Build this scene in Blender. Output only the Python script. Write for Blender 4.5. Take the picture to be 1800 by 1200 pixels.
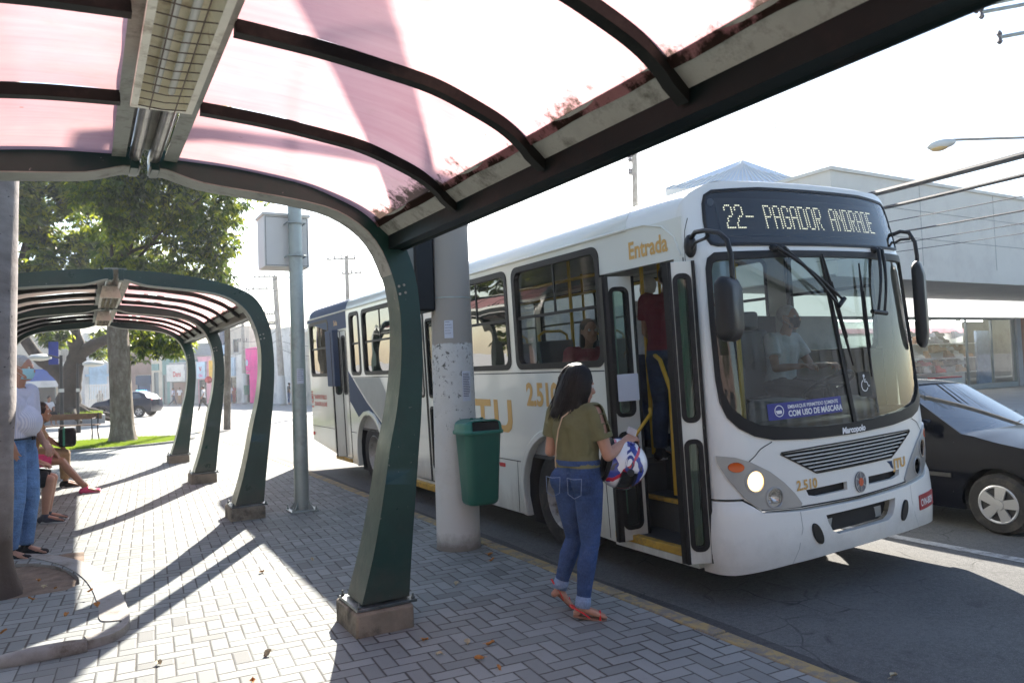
import bpy, bmesh, math, random
from math import sin, cos, pi, radians, sqrt, atan2, hypot
from mathutils import Vector, Matrix, noise
from mathutils.geometry import tessellate_polygon

# ------------------------------------------------------------ scene, camera, light
for o in list(bpy.data.objects):
    bpy.data.objects.remove(o)
scene = bpy.context.scene
COL = scene.collection
random.seed(7)

F_PX, EYE = 1300.0, 1.6                      # focal length in photo pixels (26 mm), eye height

def _basis():
    y = Vector((148.0 - 900, 676.0 - 600, F_PX)).normalized()
    h = Vector((148.0 + 1000 - 900, 676.0 - 36 - 600, F_PX))
    z = h.cross(y).normalized()
    if z.y > 0: z = -z
    x = y.cross(z)
    return x, y, z
_bx, _by, _bz = _basis()

def ray(px, py):
    c = Vector((px - 900, py - 600, F_PX))
    return Vector((_bx.dot(c), _by.dot(c), _bz.dot(c)))

def at(px, py, depth):
    """world point seen in direction (px, py), `depth` metres ahead of the camera"""
    return Vector((0, 0, EYE)) + ray(px, py) * (depth / F_PX)

cam_data = bpy.data.cameras.new("camera")
cam = bpy.data.objects.new("camera", cam_data)
COL.objects.link(cam)
cam_data.sensor_width = 36.0
cam_data.lens = 36.0 * F_PX / 1800.0
cam_data.clip_start = 0.05
cam_data.clip_end = 3000
cam_data.dof.use_dof = True
cam_data.dof.focus_distance = 5.6
cam_data.dof.aperture_fstop = 4.0
_r = Vector((_bx.x, _by.x, _bz.x)); _u = -Vector((_bx.y, _by.y, _bz.y)); _b = -Vector((_bx.z, _by.z, _bz.z))
cam.matrix_world = Matrix(((_r.x, _u.x, _b.x, 0), (_r.y, _u.y, _b.y, 0), (_r.z, _u.z, _b.z, EYE), (0, 0, 0, 1)))
scene.camera = cam

SUN_EL, SUN_AZ = radians(30.8), radians(29.7)     # azimuth clockwise from +Y
world = bpy.data.worlds.new("World"); scene.world = world
world.use_nodes = True
wn = world.node_tree; wn.nodes.clear()
sky = wn.nodes.new('ShaderNodeTexSky'); sky.sky_type = 'NISHITA'; sky.sun_disc = False
sky.sun_elevation = SUN_EL; sky.sun_rotation = SUN_AZ
sky.air_density = 1.0; sky.dust_density = 0.8; sky.ozone_density = 1.0
bg = wn.nodes.new('ShaderNodeBackground'); bg.inputs[1].default_value = 0.082
wo = wn.nodes.new('ShaderNodeOutputWorld')
wn.links.new(sky.outputs[0], bg.inputs[0]); wn.links.new(bg.outputs[0], wo.inputs[0])

sd = bpy.data.lights.new("sun", 'SUN'); sd.energy = 5.0; sd.angle = radians(0.55); sd.color = (1.0, 0.925, 0.82)
sun = bpy.data.objects.new("sun", sd); COL.objects.link(sun)
_s = Vector((sin(SUN_AZ) * cos(SUN_EL), cos(SUN_AZ) * cos(SUN_EL), sin(SUN_EL)))
sun.rotation_euler = _s.to_track_quat('Z', 'Y').to_euler()
sun.location = _s * 60

scene.view_settings.view_transform = 'Standard'
scene.view_settings.look = 'None'
scene.view_settings.exposure = 2.05
scene.view_settings.gamma = 1.0
scene.render.engine = 'CYCLES'
scene.cycles.max_bounces = 8
scene.cycles.transparent_max_bounces = 24
scene.cycles.caustics_reflective = False
scene.cycles.caustics_refractive = False
scene.cycles.sample_clamp_indirect = 6.0

# ------------------------------------------------------------ node maths
class NX:
    def __init__(s, t, sock): s.t = t; s.s = sock
    def _m(s, op, b=None, c=None):
        n = s.t.nodes.new('ShaderNodeMath'); n.operation = op
        for i, v in enumerate((s, b, c)):
            if v is None: continue
            if isinstance(v, NX): s.t.links.new(v.s, n.inputs[i])
            else: n.inputs[i].default_value = v
        return NX(s.t, n.outputs[0])
    def __add__(s, b): return s._m('ADD', b)
    def __sub__(s, b): return s._m('SUBTRACT', b)
    def __mul__(s, b): return s._m('MULTIPLY', b)
    def __truediv__(s, b): return s._m('DIVIDE', b)
    def floor(s): return s._m('FLOOR')
    def fract(s): return s._m('FRACT')
    def abs(s): return s._m('ABSOLUTE')
    def min(s, b): return s._m('MINIMUM', b)
    def max(s, b): return s._m('MAXIMUM', b)
    def lt(s, b): return s._m('LESS_THAN', b)
    def gt(s, b): return s._m('GREATER_THAN', b)
    def eq(s, b): return s._m('COMPARE', b, 0.1)
    def mod(s, b): return s._m('FLOORED_MODULO', b)
    def pw(s, b): return s._m('POWER', b)
    def sin(s): return s._m('SINE')

class Mat:
    """small wrapper for building procedural materials"""
    def __init__(s, name, col=(.5, .5, .5), rough=.6, metal=0.0, spec=.5):
        s.m = bpy.data.materials.new(name); s.m.use_nodes = True
        s.t = s.m.node_tree; s.b = s.t.nodes['Principled BSDF']
        s.out = s.t.nodes['Material Output']
        s.b.inputs['Base Color'].default_value = (*col, 1); s.b.inputs['Roughness'].default_value = rough
        s.b.inputs['Metallic'].default_value = metal; s.b.inputs['Specular IOR Level'].default_value = spec
        s.col = col; s._c = None; s._bump = None
    def co(s, kind='Object'):
        if not s._c:
            s._c = s.t.nodes.new('ShaderNodeTexCoord')
        return s._c.outputs[kind]
    def pos(s):
        g = s.t.nodes.new('ShaderNodeNewGeometry'); return g.outputs['Position']
    def xyz(s, sock):
        n = s.t.nodes.new('ShaderNodeSeparateXYZ'); s.t.links.new(sock, n.inputs[0])
        return NX(s.t, n.outputs[0]), NX(s.t, n.outputs[1]), NX(s.t, n.outputs[2])
    def vec(s, x, y, z=0.0):
        n = s.t.nodes.new('ShaderNodeCombineXYZ')
        for i, v in enumerate((x, y, z)):
            if isinstance(v, NX): s.t.links.new(v.s, n.inputs[i])
            else: n.inputs[i].default_value = v
        return n.outputs[0]
    def noise(s, scale=5, detail=4, rough=.6, vec=None, stretch=None, dist=0.0):
        n = s.t.nodes.new('ShaderNodeTexNoise'); n.inputs['Scale'].default_value = scale
        n.inputs['Detail'].default_value = detail; n.inputs['Roughness'].default_value = rough
        n.inputs['Distortion'].default_value = dist
        v = vec or s.co()
        if stretch:
            mp = s.t.nodes.new('ShaderNodeMapping'); mp.inputs['Scale'].default_value = stretch
            s.t.links.new(v, mp.inputs[0]); v = mp.outputs[0]
        s.t.links.new(v, n.inputs['Vector'])
        return NX(s.t, n.outputs[0])
    def white(s, vec):
        n = s.t.nodes.new('ShaderNodeTexWhiteNoise'); n.noise_dimensions = '3D'
        s.t.links.new(vec, n.inputs['Vector']); return NX(s.t, n.outputs[0])
    def voronoi(s, scale, feature='F1', vec=None):
        n = s.t.nodes.new('ShaderNodeTexVoronoi'); n.feature = feature
        n.inputs['Scale'].default_value = scale
        s.t.links.new(vec or s.co(), n.inputs['Vector']); return NX(s.t, n.outputs[0])
    def ramp(s, x, stops):
        n = s.t.nodes.new('ShaderNodeValToRGB'); s.t.links.new(x.s, n.inputs[0])
        e = n.color_ramp.elements
        while len(e) < len(stops): e.new(0.5)
        for i, (p, c) in enumerate(stops):
            e[i].position = p; e[i].color = (*c, 1) if not isinstance(c, (int, float)) else (c, c, c, 1)
        return n.outputs[0]
    def mix(s, f, a, b):
        n = s.t.nodes.new('ShaderNodeMix'); n.data_type = 'RGBA'
        if isinstance(f, NX): s.t.links.new(f.s, n.inputs[0])
        elif isinstance(f, (int, float)): n.inputs[0].default_value = f
        else: s.t.links.new(f, n.inputs[0])
        for i, v in ((6, a), (7, b)):
            if isinstance(v, (tuple, list)): n.inputs[i].default_value = (*v[:3], 1)
            else: s.t.links.new(v, n.inputs[i])
        return n.outputs[2]
    def setcol(s, c): s.t.links.new(c, s.b.inputs['Base Color']); return s
    def setrough(s, x): s.t.links.new(x.s if isinstance(x, NX) else x, s.b.inputs['Roughness']); return s
    def bump(s, h, strength=.3, dist=.01):
        n = s.t.nodes.new('ShaderNodeBump'); n.inputs['Strength'].default_value = strength
        n.inputs['Distance'].default_value = dist
        s.t.links.new(h.s if isinstance(h, NX) else h, n.inputs['Height'])
        if s._bump: s.t.links.new(s._bump, n.inputs['Normal'])
        s._bump = n.outputs[0]; s.t.links.new(s._bump, s.b.inputs['Normal']); return s

def mk(name, col, rough=.6, metal=0., var=.25, scale=4., bump=0., bscale=60., dirt=None, dscale=2.0, spec=.5, rv=0.0):
    """painted / plain surface with tonal variation, optional dirt and fine bump"""
    M = Mat(name, col, rough, metal, spec)
    n = M.noise(scale, 5, .65)
    lo = tuple(c * (1 - var) for c in col); hi = tuple(min(1, c * (1 + var)) for c in col)
    c = M.ramp(n, [(.28, lo), (.72, hi)])
    if dirt:
        d = M.noise(dscale, 7, .72)
        c = M.mix(M.ramp(d, [(.50, 0.), (.66, 1.)]), c, dirt)
    M.setcol(c)
    if rv: M.setrough(M.noise(scale * 2, 3) * rv + (rough - rv * .5))
    if bump: M.bump(M.noise(bscale, 4), bump, .004)
    return M.m

def emit(name, col, strength):
    M = Mat(name, col, .5)
    M.b.inputs['Emission Color'].default_value = (*col, 1); M.b.inputs['Emission Strength'].default_value = strength
    return M.m

def glassmat(name, tint=(.8, .86, .84), refl=1.0, ior=1.5, rough=.02, wob=.0, dust=.0):
    M = Mat(name, (1, 1, 1), rough)
    t = M.t; t.nodes.remove(M.b)
    tr = t.nodes.new('ShaderNodeBsdfTransparent'); tr.inputs[0].default_value = (*tint, 1)
    gl = t.nodes.new('ShaderNodeBsdfGlossy'); gl.inputs['Roughness'].default_value = rough
    gl.inputs[0].default_value = (refl, refl, refl, 1)
    fr = t.nodes.new('ShaderNodeFresnel'); fr.inputs[0].default_value = ior
    if wob:
        bp = t.nodes.new('ShaderNodeBump'); bp.inputs['Strength'].default_value = wob; bp.inputs['Distance'].default_value = .02
        t.links.new(M.noise(1.6, 1).s, bp.inputs['Height'])
        t.links.new(bp.outputs[0], gl.inputs['Normal']); t.links.new(bp.outputs[0], fr.inputs['Normal'])
    mx = t.nodes.new('ShaderNodeMixShader')
    t.links.new(fr.outputs[0], mx.inputs[0]); t.links.new(tr.outputs[0], mx.inputs[1]); t.links.new(gl.outputs[0], mx.inputs[2])
    res = mx.outputs[0]
    if dust:
        df = t.nodes.new('ShaderNodeBsdfDiffuse'); df.inputs[0].default_value = (.6, .58, .52, 1)
        m2 = t.nodes.new('ShaderNodeMixShader')
        f = M.noise(3, 5) * dust
        t.links.new(f.s, m2.inputs[0]); t.links.new(res, m2.inputs[1]); t.links.new(df.outputs[0], m2.inputs[2]); res = m2.outputs[0]
    t.links.new(res, M.out.inputs[0])
    return M.m

# ------------------------------------------------------------ mesh building
def rot2(p, a): return (p[0] * cos(a) - p[1] * sin(a), p[0] * sin(a) + p[1] * cos(a))

class MB:
    def __init__(s): s.v = []; s.f = []; s.mi = []
    def add(s, vs, fs, mi=0, M=None):
        o = len(s.v)
        s.v += [tuple(M @ Vector(v)) if M else tuple(v) for v in vs]
        s.f += [tuple(i + o for i in f) for f in fs]; s.mi += [mi] * len(fs); return s
    def box(s, x0, x1, y0, y1, z0, z1, mi=0, M=None):
        x0, x1 = min(x0, x1), max(x0, x1); y0, y1 = min(y0, y1), max(y0, y1); z0, z1 = min(z0, z1), max(z0, z1)
        v = [(x0, y0, z0), (x1, y0, z0), (x1, y1, z0), (x0, y1, z0), (x0, y0, z1), (x1, y0, z1), (x1, y1, z1), (x0, y1, z1)]
        f = [(0, 3, 2, 1), (4, 5, 6, 7), (0, 1, 5, 4), (1, 2, 6, 5), (2, 3, 7, 6), (3, 0, 4, 7)]
        return s.add(v, f, mi, M)
    def prism(s, poly, f3, d0, d1, mi=0, M=None, cap=True):
        """polygon (2-D) swept from d0 to d1; f3(u, v, d) -> xyz"""
        n = len(poly)
        v = [f3(p[0], p[1], d0) for p in poly] + [f3(p[0], p[1], d1) for p in poly]
        f = [(i, (i + 1) % n, (i + 1) % n + n, i + n) for i in range(n)]
        if cap:
            tris = tessellate_polygon([[Vector((p[0], p[1], 0)) for p in poly]])
            f += [tuple(t[::-1]) for t in tris] + [tuple(i + n for i in t) for t in tris]
        return s.add(v, f, mi, M)
    def tube(s, path, r, n=10, mi=0, cap=True, M=None, closed=False):
        path = [Vector(p) for p in path]; m = len(path)
        rs = r if isinstance(r, (list, tuple)) else [r] * m
        vs = []; fs = []; prev = None
        for i, p in enumerate(path):
            if closed: t = path[(i + 1) % m] - path[i - 1]
            else: t = path[min(i + 1, m - 1)] - path[max(i - 1, 0)]
            t = t.normalized()
            if prev is None:
                a = Vector((0, 0, 1)) if abs(t.z) < .9 else Vector((1, 0, 0)); u = t.cross(a).normalized()
            else:
                u = (prev - t * prev.dot(t)).normalized()
            prev = u; w = t.cross(u)
            rr = rs[i]; rx, ry = rr if isinstance(rr, (list, tuple)) else (rr, rr)
            for k in range(n):
                a = 2 * pi * k / n; vs.append(p + u * cos(a) * rx + w * sin(a) * ry)
        for i in range(m if closed else m - 1):
            j = (i + 1) % m
            for k in range(n):
                fs.append((i * n + k, i * n + (k + 1) % n, j * n + (k + 1) % n, j * n + k))
        if cap and not closed:
            fs.append(tuple(range(n))[::-1]); fs.append(tuple((m - 1) * n + k for k in range(n)))
        return s.add(vs, fs, mi, M)
    def lathe(s, prof, n=24, mi=0, M=None, axis='z', cap=True, c=(0, 0, 0)):
        vs = []; fs = []
        for (r, z) in prof:
            for k in range(n):
                a = 2 * pi * k / n; x, y = r * cos(a), r * sin(a)
                p = (x, y, z) if axis == 'z' else ((z, x, y) if axis == 'x' else (x, z, y))
                vs.append((p[0] + c[0], p[1] + c[1], p[2] + c[2]))
        m = len(prof)
        for i in range(m - 1):
            for k in range(n):
                q = (i * n + k, i * n + (k + 1) % n, (i + 1) * n + (k + 1) % n, (i + 1) * n + k)
                fs.append(q if axis != 'y' else q[::-1])
        if cap:
            fs.append(tuple(range(n))[::-1]); fs.append(tuple((m - 1) * n + k for k in range(n)))
        return s.add(vs, fs, mi, M)
    def ball(s, c, r, nu=16, nv=10, mi=0, M=None):
        rx, ry, rz = r if isinstance(r, (list, tuple)) else (r, r, r)
        vs = [(c[0], c[1], c[2] - rz)]; fs = []
        for j in range(1, nv):
            b = -pi / 2 + pi * j / nv
            for i in range(nu):
                a = 2 * pi * i / nu; vs.append((c[0] + rx * cos(b) * cos(a), c[1] + ry * cos(b) * sin(a), c[2] + rz * sin(b)))
        vs.append((c[0], c[1], c[2] + rz)); last = len(vs) - 1
        for i in range(nu):
            fs.append((0, 1 + (i + 1) % nu, 1 + i)); fs.append((last, 1 + (nv - 2) * nu + i, 1 + (nv - 2) * nu + (i + 1) % nu))
        for j in range(nv - 2):
            for i in range(nu):
                fs.append((1 + j * nu + i, 1 + j * nu + (i + 1) % nu, 1 + (j + 1) * nu + (i + 1) % nu, 1 + (j + 1) * nu + i))
        return s.add(vs, fs, mi, M)
    def cap(s, a, b, ra, rb, n=14, mi=0):
        """tapered capsule"""
        a = Vector(a); b = Vector(b); d = b - a; L = d.length
        t = d.normalized() if L > 1e-6 else Vector((0, 0, 1))
        pts = []; rs = []
        for k in (80, 60, 38, 18): pts.append(a - t * ra * sin(radians(k))); rs.append(ra * cos(radians(k)))
        for k in range(5): pts.append(a + d * k / 4); rs.append(ra + (rb - ra) * k / 4)
        for k in (18, 38, 60, 80): pts.append(b + t * rb * sin(radians(k))); rs.append(rb * cos(radians(k)))
        return s.tube(pts, rs, n, mi)
    def grid(s, fn, nu, nv, mi=0, wrap=False):
        vs = [fn(i / nu, j / nv) for j in range(nv + 1) for i in range(nu + 1)]
        fs = [(j * (nu + 1) + i, j * (nu + 1) + i + 1, (j + 1) * (nu + 1) + i + 1, (j + 1) * (nu + 1) + i) for j in range(nv) for i in range(nu)]
        return s.add(vs, fs, mi)
    def panel(s, outer, holes, f3, d0, d1, cu=(), cv=(), mi=0, mi_edge=None):
        """flat outline with holes, cut by lines u=cu, v=cv, bent by f3(u, v, d), thickness d0..d1"""
        rings = [outer] + list(holes)
        bm = bmesh.new(); vv = []
        for r in rings:
            vv += [bm.verts.new((p[0], p[1], 0)) for p in r]
        for t in tessellate_polygon([[Vector((p[0], p[1], 0)) for p in r] for r in rings]):
            try: bm.faces.new([vv[i] for i in t])
            except ValueError: pass
        for c in cu:
            bmesh.ops.bisect_plane(bm, geom=bm.verts[:] + bm.edges[:] + bm.faces[:], plane_co=(c, 0, 0), plane_no=(1, 0, 0), dist=1e-5)
        for c in cv:
            bmesh.ops.bisect_plane(bm, geom=bm.verts[:] + bm.edges[:] + bm.faces[:], plane_co=(0, c, 0), plane_no=(0, 1, 0), dist=1e-5)
        bmesh.ops.recalc_face_normals(bm, faces=bm.faces[:])
        bm.verts.index_update(); n = len(bm.verts)
        P = [(v.co.x, v.co.y) for v in bm.verts]
        top = [f3(u, v, d0) for u, v in P]; bot = [f3(u, v, d1) for u, v in P]
        fs = []; fe = []
        for f in bm.faces:
            ids = [v.index for v in f.verts]
            if f.normal.z < 0: ids = ids[::-1]
            fs.append(tuple(ids)); fs.append(tuple(i + n for i in ids[::-1]))
        for e in bm.edges:
            if len(e.link_faces) == 1:
                a, b = e.verts[0].index, e.verts[1].index; fe.append((a, b, b + n, a + n))
        bm.free()
        o = len(s.v); s.v += [tuple(p) for p in top + bot]
        s.f += [tuple(i + o for i in f) for f in fs + fe]
        s.mi += [mi] * len(fs) + [mi if mi_edge is None else mi_edge] * len(fe)
        return s
    def build(s, name, mats, parent=None, bevel=0, smooth=40, world=True, fixn=True, subsurf=0):
        me = bpy.data.meshes.new(name)
        off = Vector((0, 0, 0))
        if parent is not None and world: off = origin(parent)
        me.from_pydata([tuple(Vector(v) - off) for v in s.v], [], s.f)
        if not isinstance(mats, (list, tuple)): mats = [mats]
        for m in mats: me.materials.append(m)
        me.polygons.foreach_set('material_index', s.mi)
        if fixn:
            bm = bmesh.new(); bm.from_mesh(me); bmesh.ops.recalc_face_normals(bm, faces=bm.faces[:]); bm.to_mesh(me); bm.free()
        if smooth:
            me.shade_smooth(); me.set_sharp_from_angle(angle=radians(smooth))
        me.update()
        o = bpy.data.objects.new(name, me); COL.objects.link(o)
        if parent is not None: o.parent = parent
        if bevel:
            b = o.modifiers.new('bevel', 'BEVEL'); b.width = bevel; b.segments = 2; b.limit_method = 'ANGLE'; b.angle_limit = radians(40)
            b.harden_normals = False
        return o

def origin(o):
    v = Vector((0, 0, 0))
    while o is not None: v = v + o.location; o = o.parent
    return v

def empty(name, loc=(0, 0, 0), rz=0.0):
    o = bpy.data.objects.new(name, None); o.empty_display_size = .2; COL.objects.link(o)
    o.location = loc; o.rotation_euler = (0, 0, rz); return o

def tag(o, label=None, cat=None, group=None, kind=None):
    if label: o['label'] = label
    if cat: o['category'] = cat
    if group: o['group'] = group
    if kind: o['kind'] = kind
    return o

def thing(name, loc, label, cat, group=None, rz=0.0):
    return tag(empty(name, loc, rz), label, cat, group)

def copy_tree(o, parent=None):
    c = o.copy(); COL.objects.link(c); c.parent = parent
    for ch in [x for x in bpy.data.objects if x.parent is o]: copy_tree(ch, c)
    return c

def rrect(u0, v0, u1, v1, r, n=6):
    P = []
    for cx, cy, a0 in ((u1 - r, v1 - r, 0), (u0 + r, v1 - r, 90), (u0 + r, v0 + r, 180), (u1 - r, v0 + r, 270)):
        for k in range(n + 1):
            a = radians(a0 + 90 * k / n); P.append((cx + r * cos(a), cy + r * sin(a)))
    return P

def ell(cx, cy, rx, ry, n=24, a0=0.0, rot=0.0):
    P = []
    for k in range(n):
        a = a0 + 2 * pi * k / n; p = rot2((rx * cos(a), ry * sin(a)), rot); P.append((cx + p[0], cy + p[1]))
    return P

def inset(poly, d):
    """offset a polygon inwards by d (counter-clockwise or clockwise, handled)"""
    n = len(poly); A = sum(poly[i][0] * poly[(i + 1) % n][1] - poly[(i + 1) % n][0] * poly[i][1] for i in range(n))
    sg = 1 if A > 0 else -1; out = []
    for i in range(n):
        p0, p1, p2 = Vector(poly[i - 1]), Vector(poly[i]), Vector(poly[(i + 1) % n])
        e1 = (p1 - p0); e2 = (p2 - p1)
        if e1.length < 1e-7 or e2.length < 1e-7: out.append(tuple(p1)); continue
        e1.normalize(); e2.normalize()
        n1 = Vector((-e1.y, e1.x)) * sg; n2 = Vector((-e2.y, e2.x)) * sg
        b = (n1 + n2); L = b.length
        if L < 1e-5: out.append(tuple(p1 + n1 * d)); continue
        b /= L; k = d / max(.35, b.dot(n1)); out.append(tuple(p1 + b * k))
    return out

def text_mb(txt, size, f3, thick=.002, bold=0.0, spacing=1.0, condense=1.0):
    """text mesh, laid from u=0, v=0 (baseline); f3(u, v, d) -> xyz; returns an MB"""
    cu = bpy.data.curves.new('lettering', 'FONT'); cu.body = txt; cu.size = size; cu.space_character = spacing
    cu.offset = bold; cu.resolution_u = 4; cu.fill_mode = 'FRONT'
    ob = bpy.data.objects.new('lettering', cu)
    me = bpy.data.meshes.new_from_object(ob)
    mb = MB()
    vs = [(v.co.x * condense, v.co.y) for v in me.vertices]; fs = [tuple(p.vertices) for p in me.polygons]
    mb.add([f3(u, v, thick) for u, v in vs], fs)
    w = max((u for u, v in vs), default=0)
    bpy.data.objects.remove(ob); bpy.data.curves.remove(cu); bpy.data.meshes.remove(me)
    return mb, w

def fine(poly, step=.05):
    out = []; n = len(poly)
    for i in range(n):
        a, b = poly[i], poly[(i + 1) % n]; L = hypot(b[0] - a[0], b[1] - a[1]); k = max(1, int(L / step))
        for j in range(k): out.append((a[0] + (b[0] - a[0]) * j / k, a[1] + (b[1] - a[1]) * j / k))
    return out

def smooth_closed(pts, n=6):
    """Catmull-Rom through a closed list of 2-D points"""
    m = len(pts); out = []
    for i in range(m):
        p0, p1, p2, p3 = [Vector(pts[(i + k - 1) % m]) for k in range(4)]
        for j in range(n):
            t = j / n
            out.append(tuple(.5 * ((2 * p1) + (p2 - p0) * t + (2 * p0 - 5 * p1 + 4 * p2 - p3) * t * t + (3 * p1 - p0 - 3 * p2 + p3) * t ** 3)))
    return out

def smooth_open(pts, n=6):
    m = len(pts); out = []
    P = [Vector(p) for p in pts]
    for i in range(m - 1):
        p0 = P[max(i - 1, 0)]; p1 = P[i]; p2 = P[i + 1]; p3 = P[min(i + 2, m - 1)]
        for j in range(n):
            t = j / n
            out.append(tuple(.5 * ((2 * p1) + (p2 - p0) * t + (2 * p0 - 5 * p1 + 4 * p2 - p3) * t * t + (3 * p1 - p0 - 3 * p2 + p3) * t ** 3)))
    out.append(tuple(P[-1])); return out
# ------------------------------------------------------------ materials of the setting
def paver_material(name, base, joint, unit=.1, ang=-4.0, grime=True):
    M = Mat(name, base, .82, 0, .3)
    x, y, z = M.xyz(M.pos())
    ca, sa = cos(radians(ang)), sin(radians(ang))
    wob = (M.noise(3.0, 2, vec=M.pos()) - .5) * .06
    X = (x * ca + y * sa) * (1 / unit) + 400.0 + wob; Y = (y * ca - x * sa) * (1 / unit) + 400.0 + wob
    i = X.floor(); j = Y.floor(); fx = X - i; fy = Y - j
    k = (i - j).mod(4.0)
    gx = M.white; one = lambda v: v * -1.0 + 1.0
    ix, iy = one(fx), one(fy)
    k0, k1, k2, k3 = k.eq(0.0), k.eq(1.0), k.eq(2.0), k.eq(3.0)
    dy = fy.min(iy); dx = fx.min(ix)
    d = k0 * fx.min(dy) + k1 * ix.min(dy) + k2 * iy.min(dx) + k3 * fy.min(dx)
    ci = i - k1; cj = j - k2
    rnd = M.white(M.vec(ci, cj, 3.0))
    jit = M.noise(60, 2, vec=M.pos()) * .05
    jm = M.ramp(d + jit - (M.noise(1.7, 3, .6, vec=M.pos()) - .5) * .12, [(.045, 1.0), (.10, 0.0)])
    big = M.noise(.9, 5, .7, vec=M.pos()); fin = M.noise(180, 3, .7, vec=M.pos())
    lo = tuple(c * .78 for c in base); hi = tuple(min(1, c * 1.2) for c in base)
    c = M.ramp(rnd * .6 + fin * .5, [(.2, lo), (.85, hi)])
    c = M.mix(M.ramp(big, [(.35, .45), (.7, 0.)]), c, tuple(c_ * .62 for c_ in base))
    if grime:
        sp = M.noise(14, 6, .75, vec=M.pos())
        c = M.mix(M.ramp(sp, [(.60, 0.), (.74, .6)]), c, (.11, .105, .095))
    gum = M.voronoi(5.0, vec=M.pos()); gm = M.white(M.vec(x * 2.0, y * 2.0, 1.0)); c = M.mix(M.ramp(gum + M.noise(40, 2, vec=M.pos()) * .05, [(.055, .5), (.075, 0.)]), c, (.07, .065, .06))
    od = M.white(M.vec(ci, cj, 8.0)); c = M.mix(M.ramp(od, [(.955, 0.), (.96, .55)]), c, (.12, .12, .118))
    c = M.mix(jm, c, joint)
    M.setcol(c)
    h = M.ramp(d + jit, [(.02, 0.), (.14, 1.)])
    tA = M.white(M.vec(ci, cj, 21.0)) - .5; tB = M.white(M.vec(ci, cj, 33.0)) - .5
    tilt = (X - ci) * tA + (Y - cj) * tB
    M.bump(tilt, .5, .012); M.bump(h, .6, .007); M.bump(fin, .25, .002)
    return M.m

def asphalt_material(name, base=.055, crack=True):
    M = Mat(name, (base,) * 3, .85, 0, .35)
    P = M.pos()
    big = M.noise(.5, 6, .65, vec=P); ag = M.noise(130, 3, .8, vec=P); sp = M.voronoi(95, vec=P)
    ag2 = M.noise(42, 3, .8, vec=P)
    c = M.ramp(ag * .35 + ag2 * .4 + big * .3, [(.36, (base * .40,) * 3), (.68, (base * 1.7, base * 1.7, base * 1.62))])
    c = M.mix(M.ramp(sp, [(.0, .9), (.22, 0.)]), c, (base * 3.6,) * 3)
    sp2 = M.voronoi(31, vec=P); c = M.mix(M.ramp(sp2, [(.0, .8), (.12, 0.)]), c, (base * 3.0,) * 3)
    if crack:
        w = M.noise(1.3, 4, .6, vec=P)
        mp = M.t.nodes.new('ShaderNodeMix'); mp.data_type = 'VECTOR'; mp.inputs[0].default_value = .22
        M.t.links.new(P, mp.inputs[4]); n3 = M.t.nodes.new('ShaderNodeTexNoise'); n3.inputs['Scale'].default_value = 1.7
        M.t.links.new(P, n3.inputs['Vector']); M.t.links.new(n3.outputs['Color'], mp.inputs[5])
        v = M.voronoi(3.2, 'DISTANCE_TO_EDGE', vec=mp.outputs[1])
        k = M.ramp(v, [(.0, .8), (.022, 0.)])
        kk = M.t.nodes.new('ShaderNodeMath'); kk.operation = 'MULTIPLY'
        M.t.links.new(k, kk.inputs[0]); M.t.links.new(M.ramp(w, [(.5, 0.), (.62, 1.)]), kk.inputs[1])
        c = M.mix(kk.outputs[0], c, (.012,) * 3)
    oil = M.noise(2.2, 5, .7, vec=P)
    c = M.mix(M.ramp(oil, [(.6, 0.), (.75, .5)]), c, (.02,) * 3)
    M.setcol(c); M.bump(ag, .7, .006); M.bump(sp, .4, .004)
    return M.m

m_pave = paver_material('paver_blocks', (.24, .258, .25), (.062, .06, .055))
m_asph = asphalt_material('asphalt', .105)
m_asph2 = asphalt_material('asphalt_patch', .06)
m_conc = mk('worn_concrete', (.30, .285, .26), .9, var=.2, scale=3, bump=.5, bscale=70, dirt=(.10, .09, .075), dscale=2.3)
m_kerb = mk('kerb_stone', (.30, .29, .27), .9, var=.25, scale=6, bump=.5, bscale=60, dirt=(.14, .12, .10), dscale=3)
M = Mat('kerb_yellow_paint', (.42, .31, .10), .8)
M.setcol(M.mix(M.ramp(M.noise(9, 6, .75), [(.42, 0.), (.58, 1.)]), (.34, .25, .10), (.17, .155, .13))); M.bump(M.noise(50, 4), .4, .004)
m_kerby = M.m
m_white_paint = mk('road_paint', (.36, .36, .35), .8, var=.3, scale=14, dirt=(.10, .10, .098), dscale=9)
m_soil = mk('dry_soil', (.17, .12, .085), .95, var=.4, scale=9, bump=.9, bscale=40)
m_grass = mk('grass_ground', (.09, .16, .03), .95, var=.4, scale=10, bump=.8, bscale=30)
m_far = mk('light_pavement', (.33, .32, .30), .9, var=.15, scale=1.0)

def gz(y): return -.0095 * max(0.0, y - 16.0)

# ------------------------------------------------------------ ground sheets
def sheet(name, fx, y0, y1, z, mat, n=40, step=None):
    """strip between fx(y) -> (x0, x1), following the street's gentle fall"""
    mb = MB(); vs = []; fs = []
    for k in range(n + 1):
        y = y0 + (y1 - y0) * k / n; a, b = fx(y); zz = z + gz(y)
        vs += [(a, y, zz), (b, y, zz)]
    fs = [(2 * k, 2 * k + 1, 2 * k + 3, 2 * k + 2) for k in range(n)]
    mb.add(vs, fs); return tag(mb.build(name, mat, smooth=0, fixn=False), kind='structure')

sheet('ground', lambda y: (-900, 900), -300, 1500, -.26, m_far, 90)
sheet('road', lambda y: (3.29, 70), -30, 30, -.13, m_asph, 60)
sheet('crossing_road', lambda y: (-70, 70), 30, 100, -.134, m_far, 30)
sheet('pavement', lambda y: (-14, 3.16), -12, 29.5, 0.0, m_pave, 40)
sheet('far_pavement', lambda y: (14.15, 70), 9.7, 46, 0.0, m_far, 20)

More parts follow.
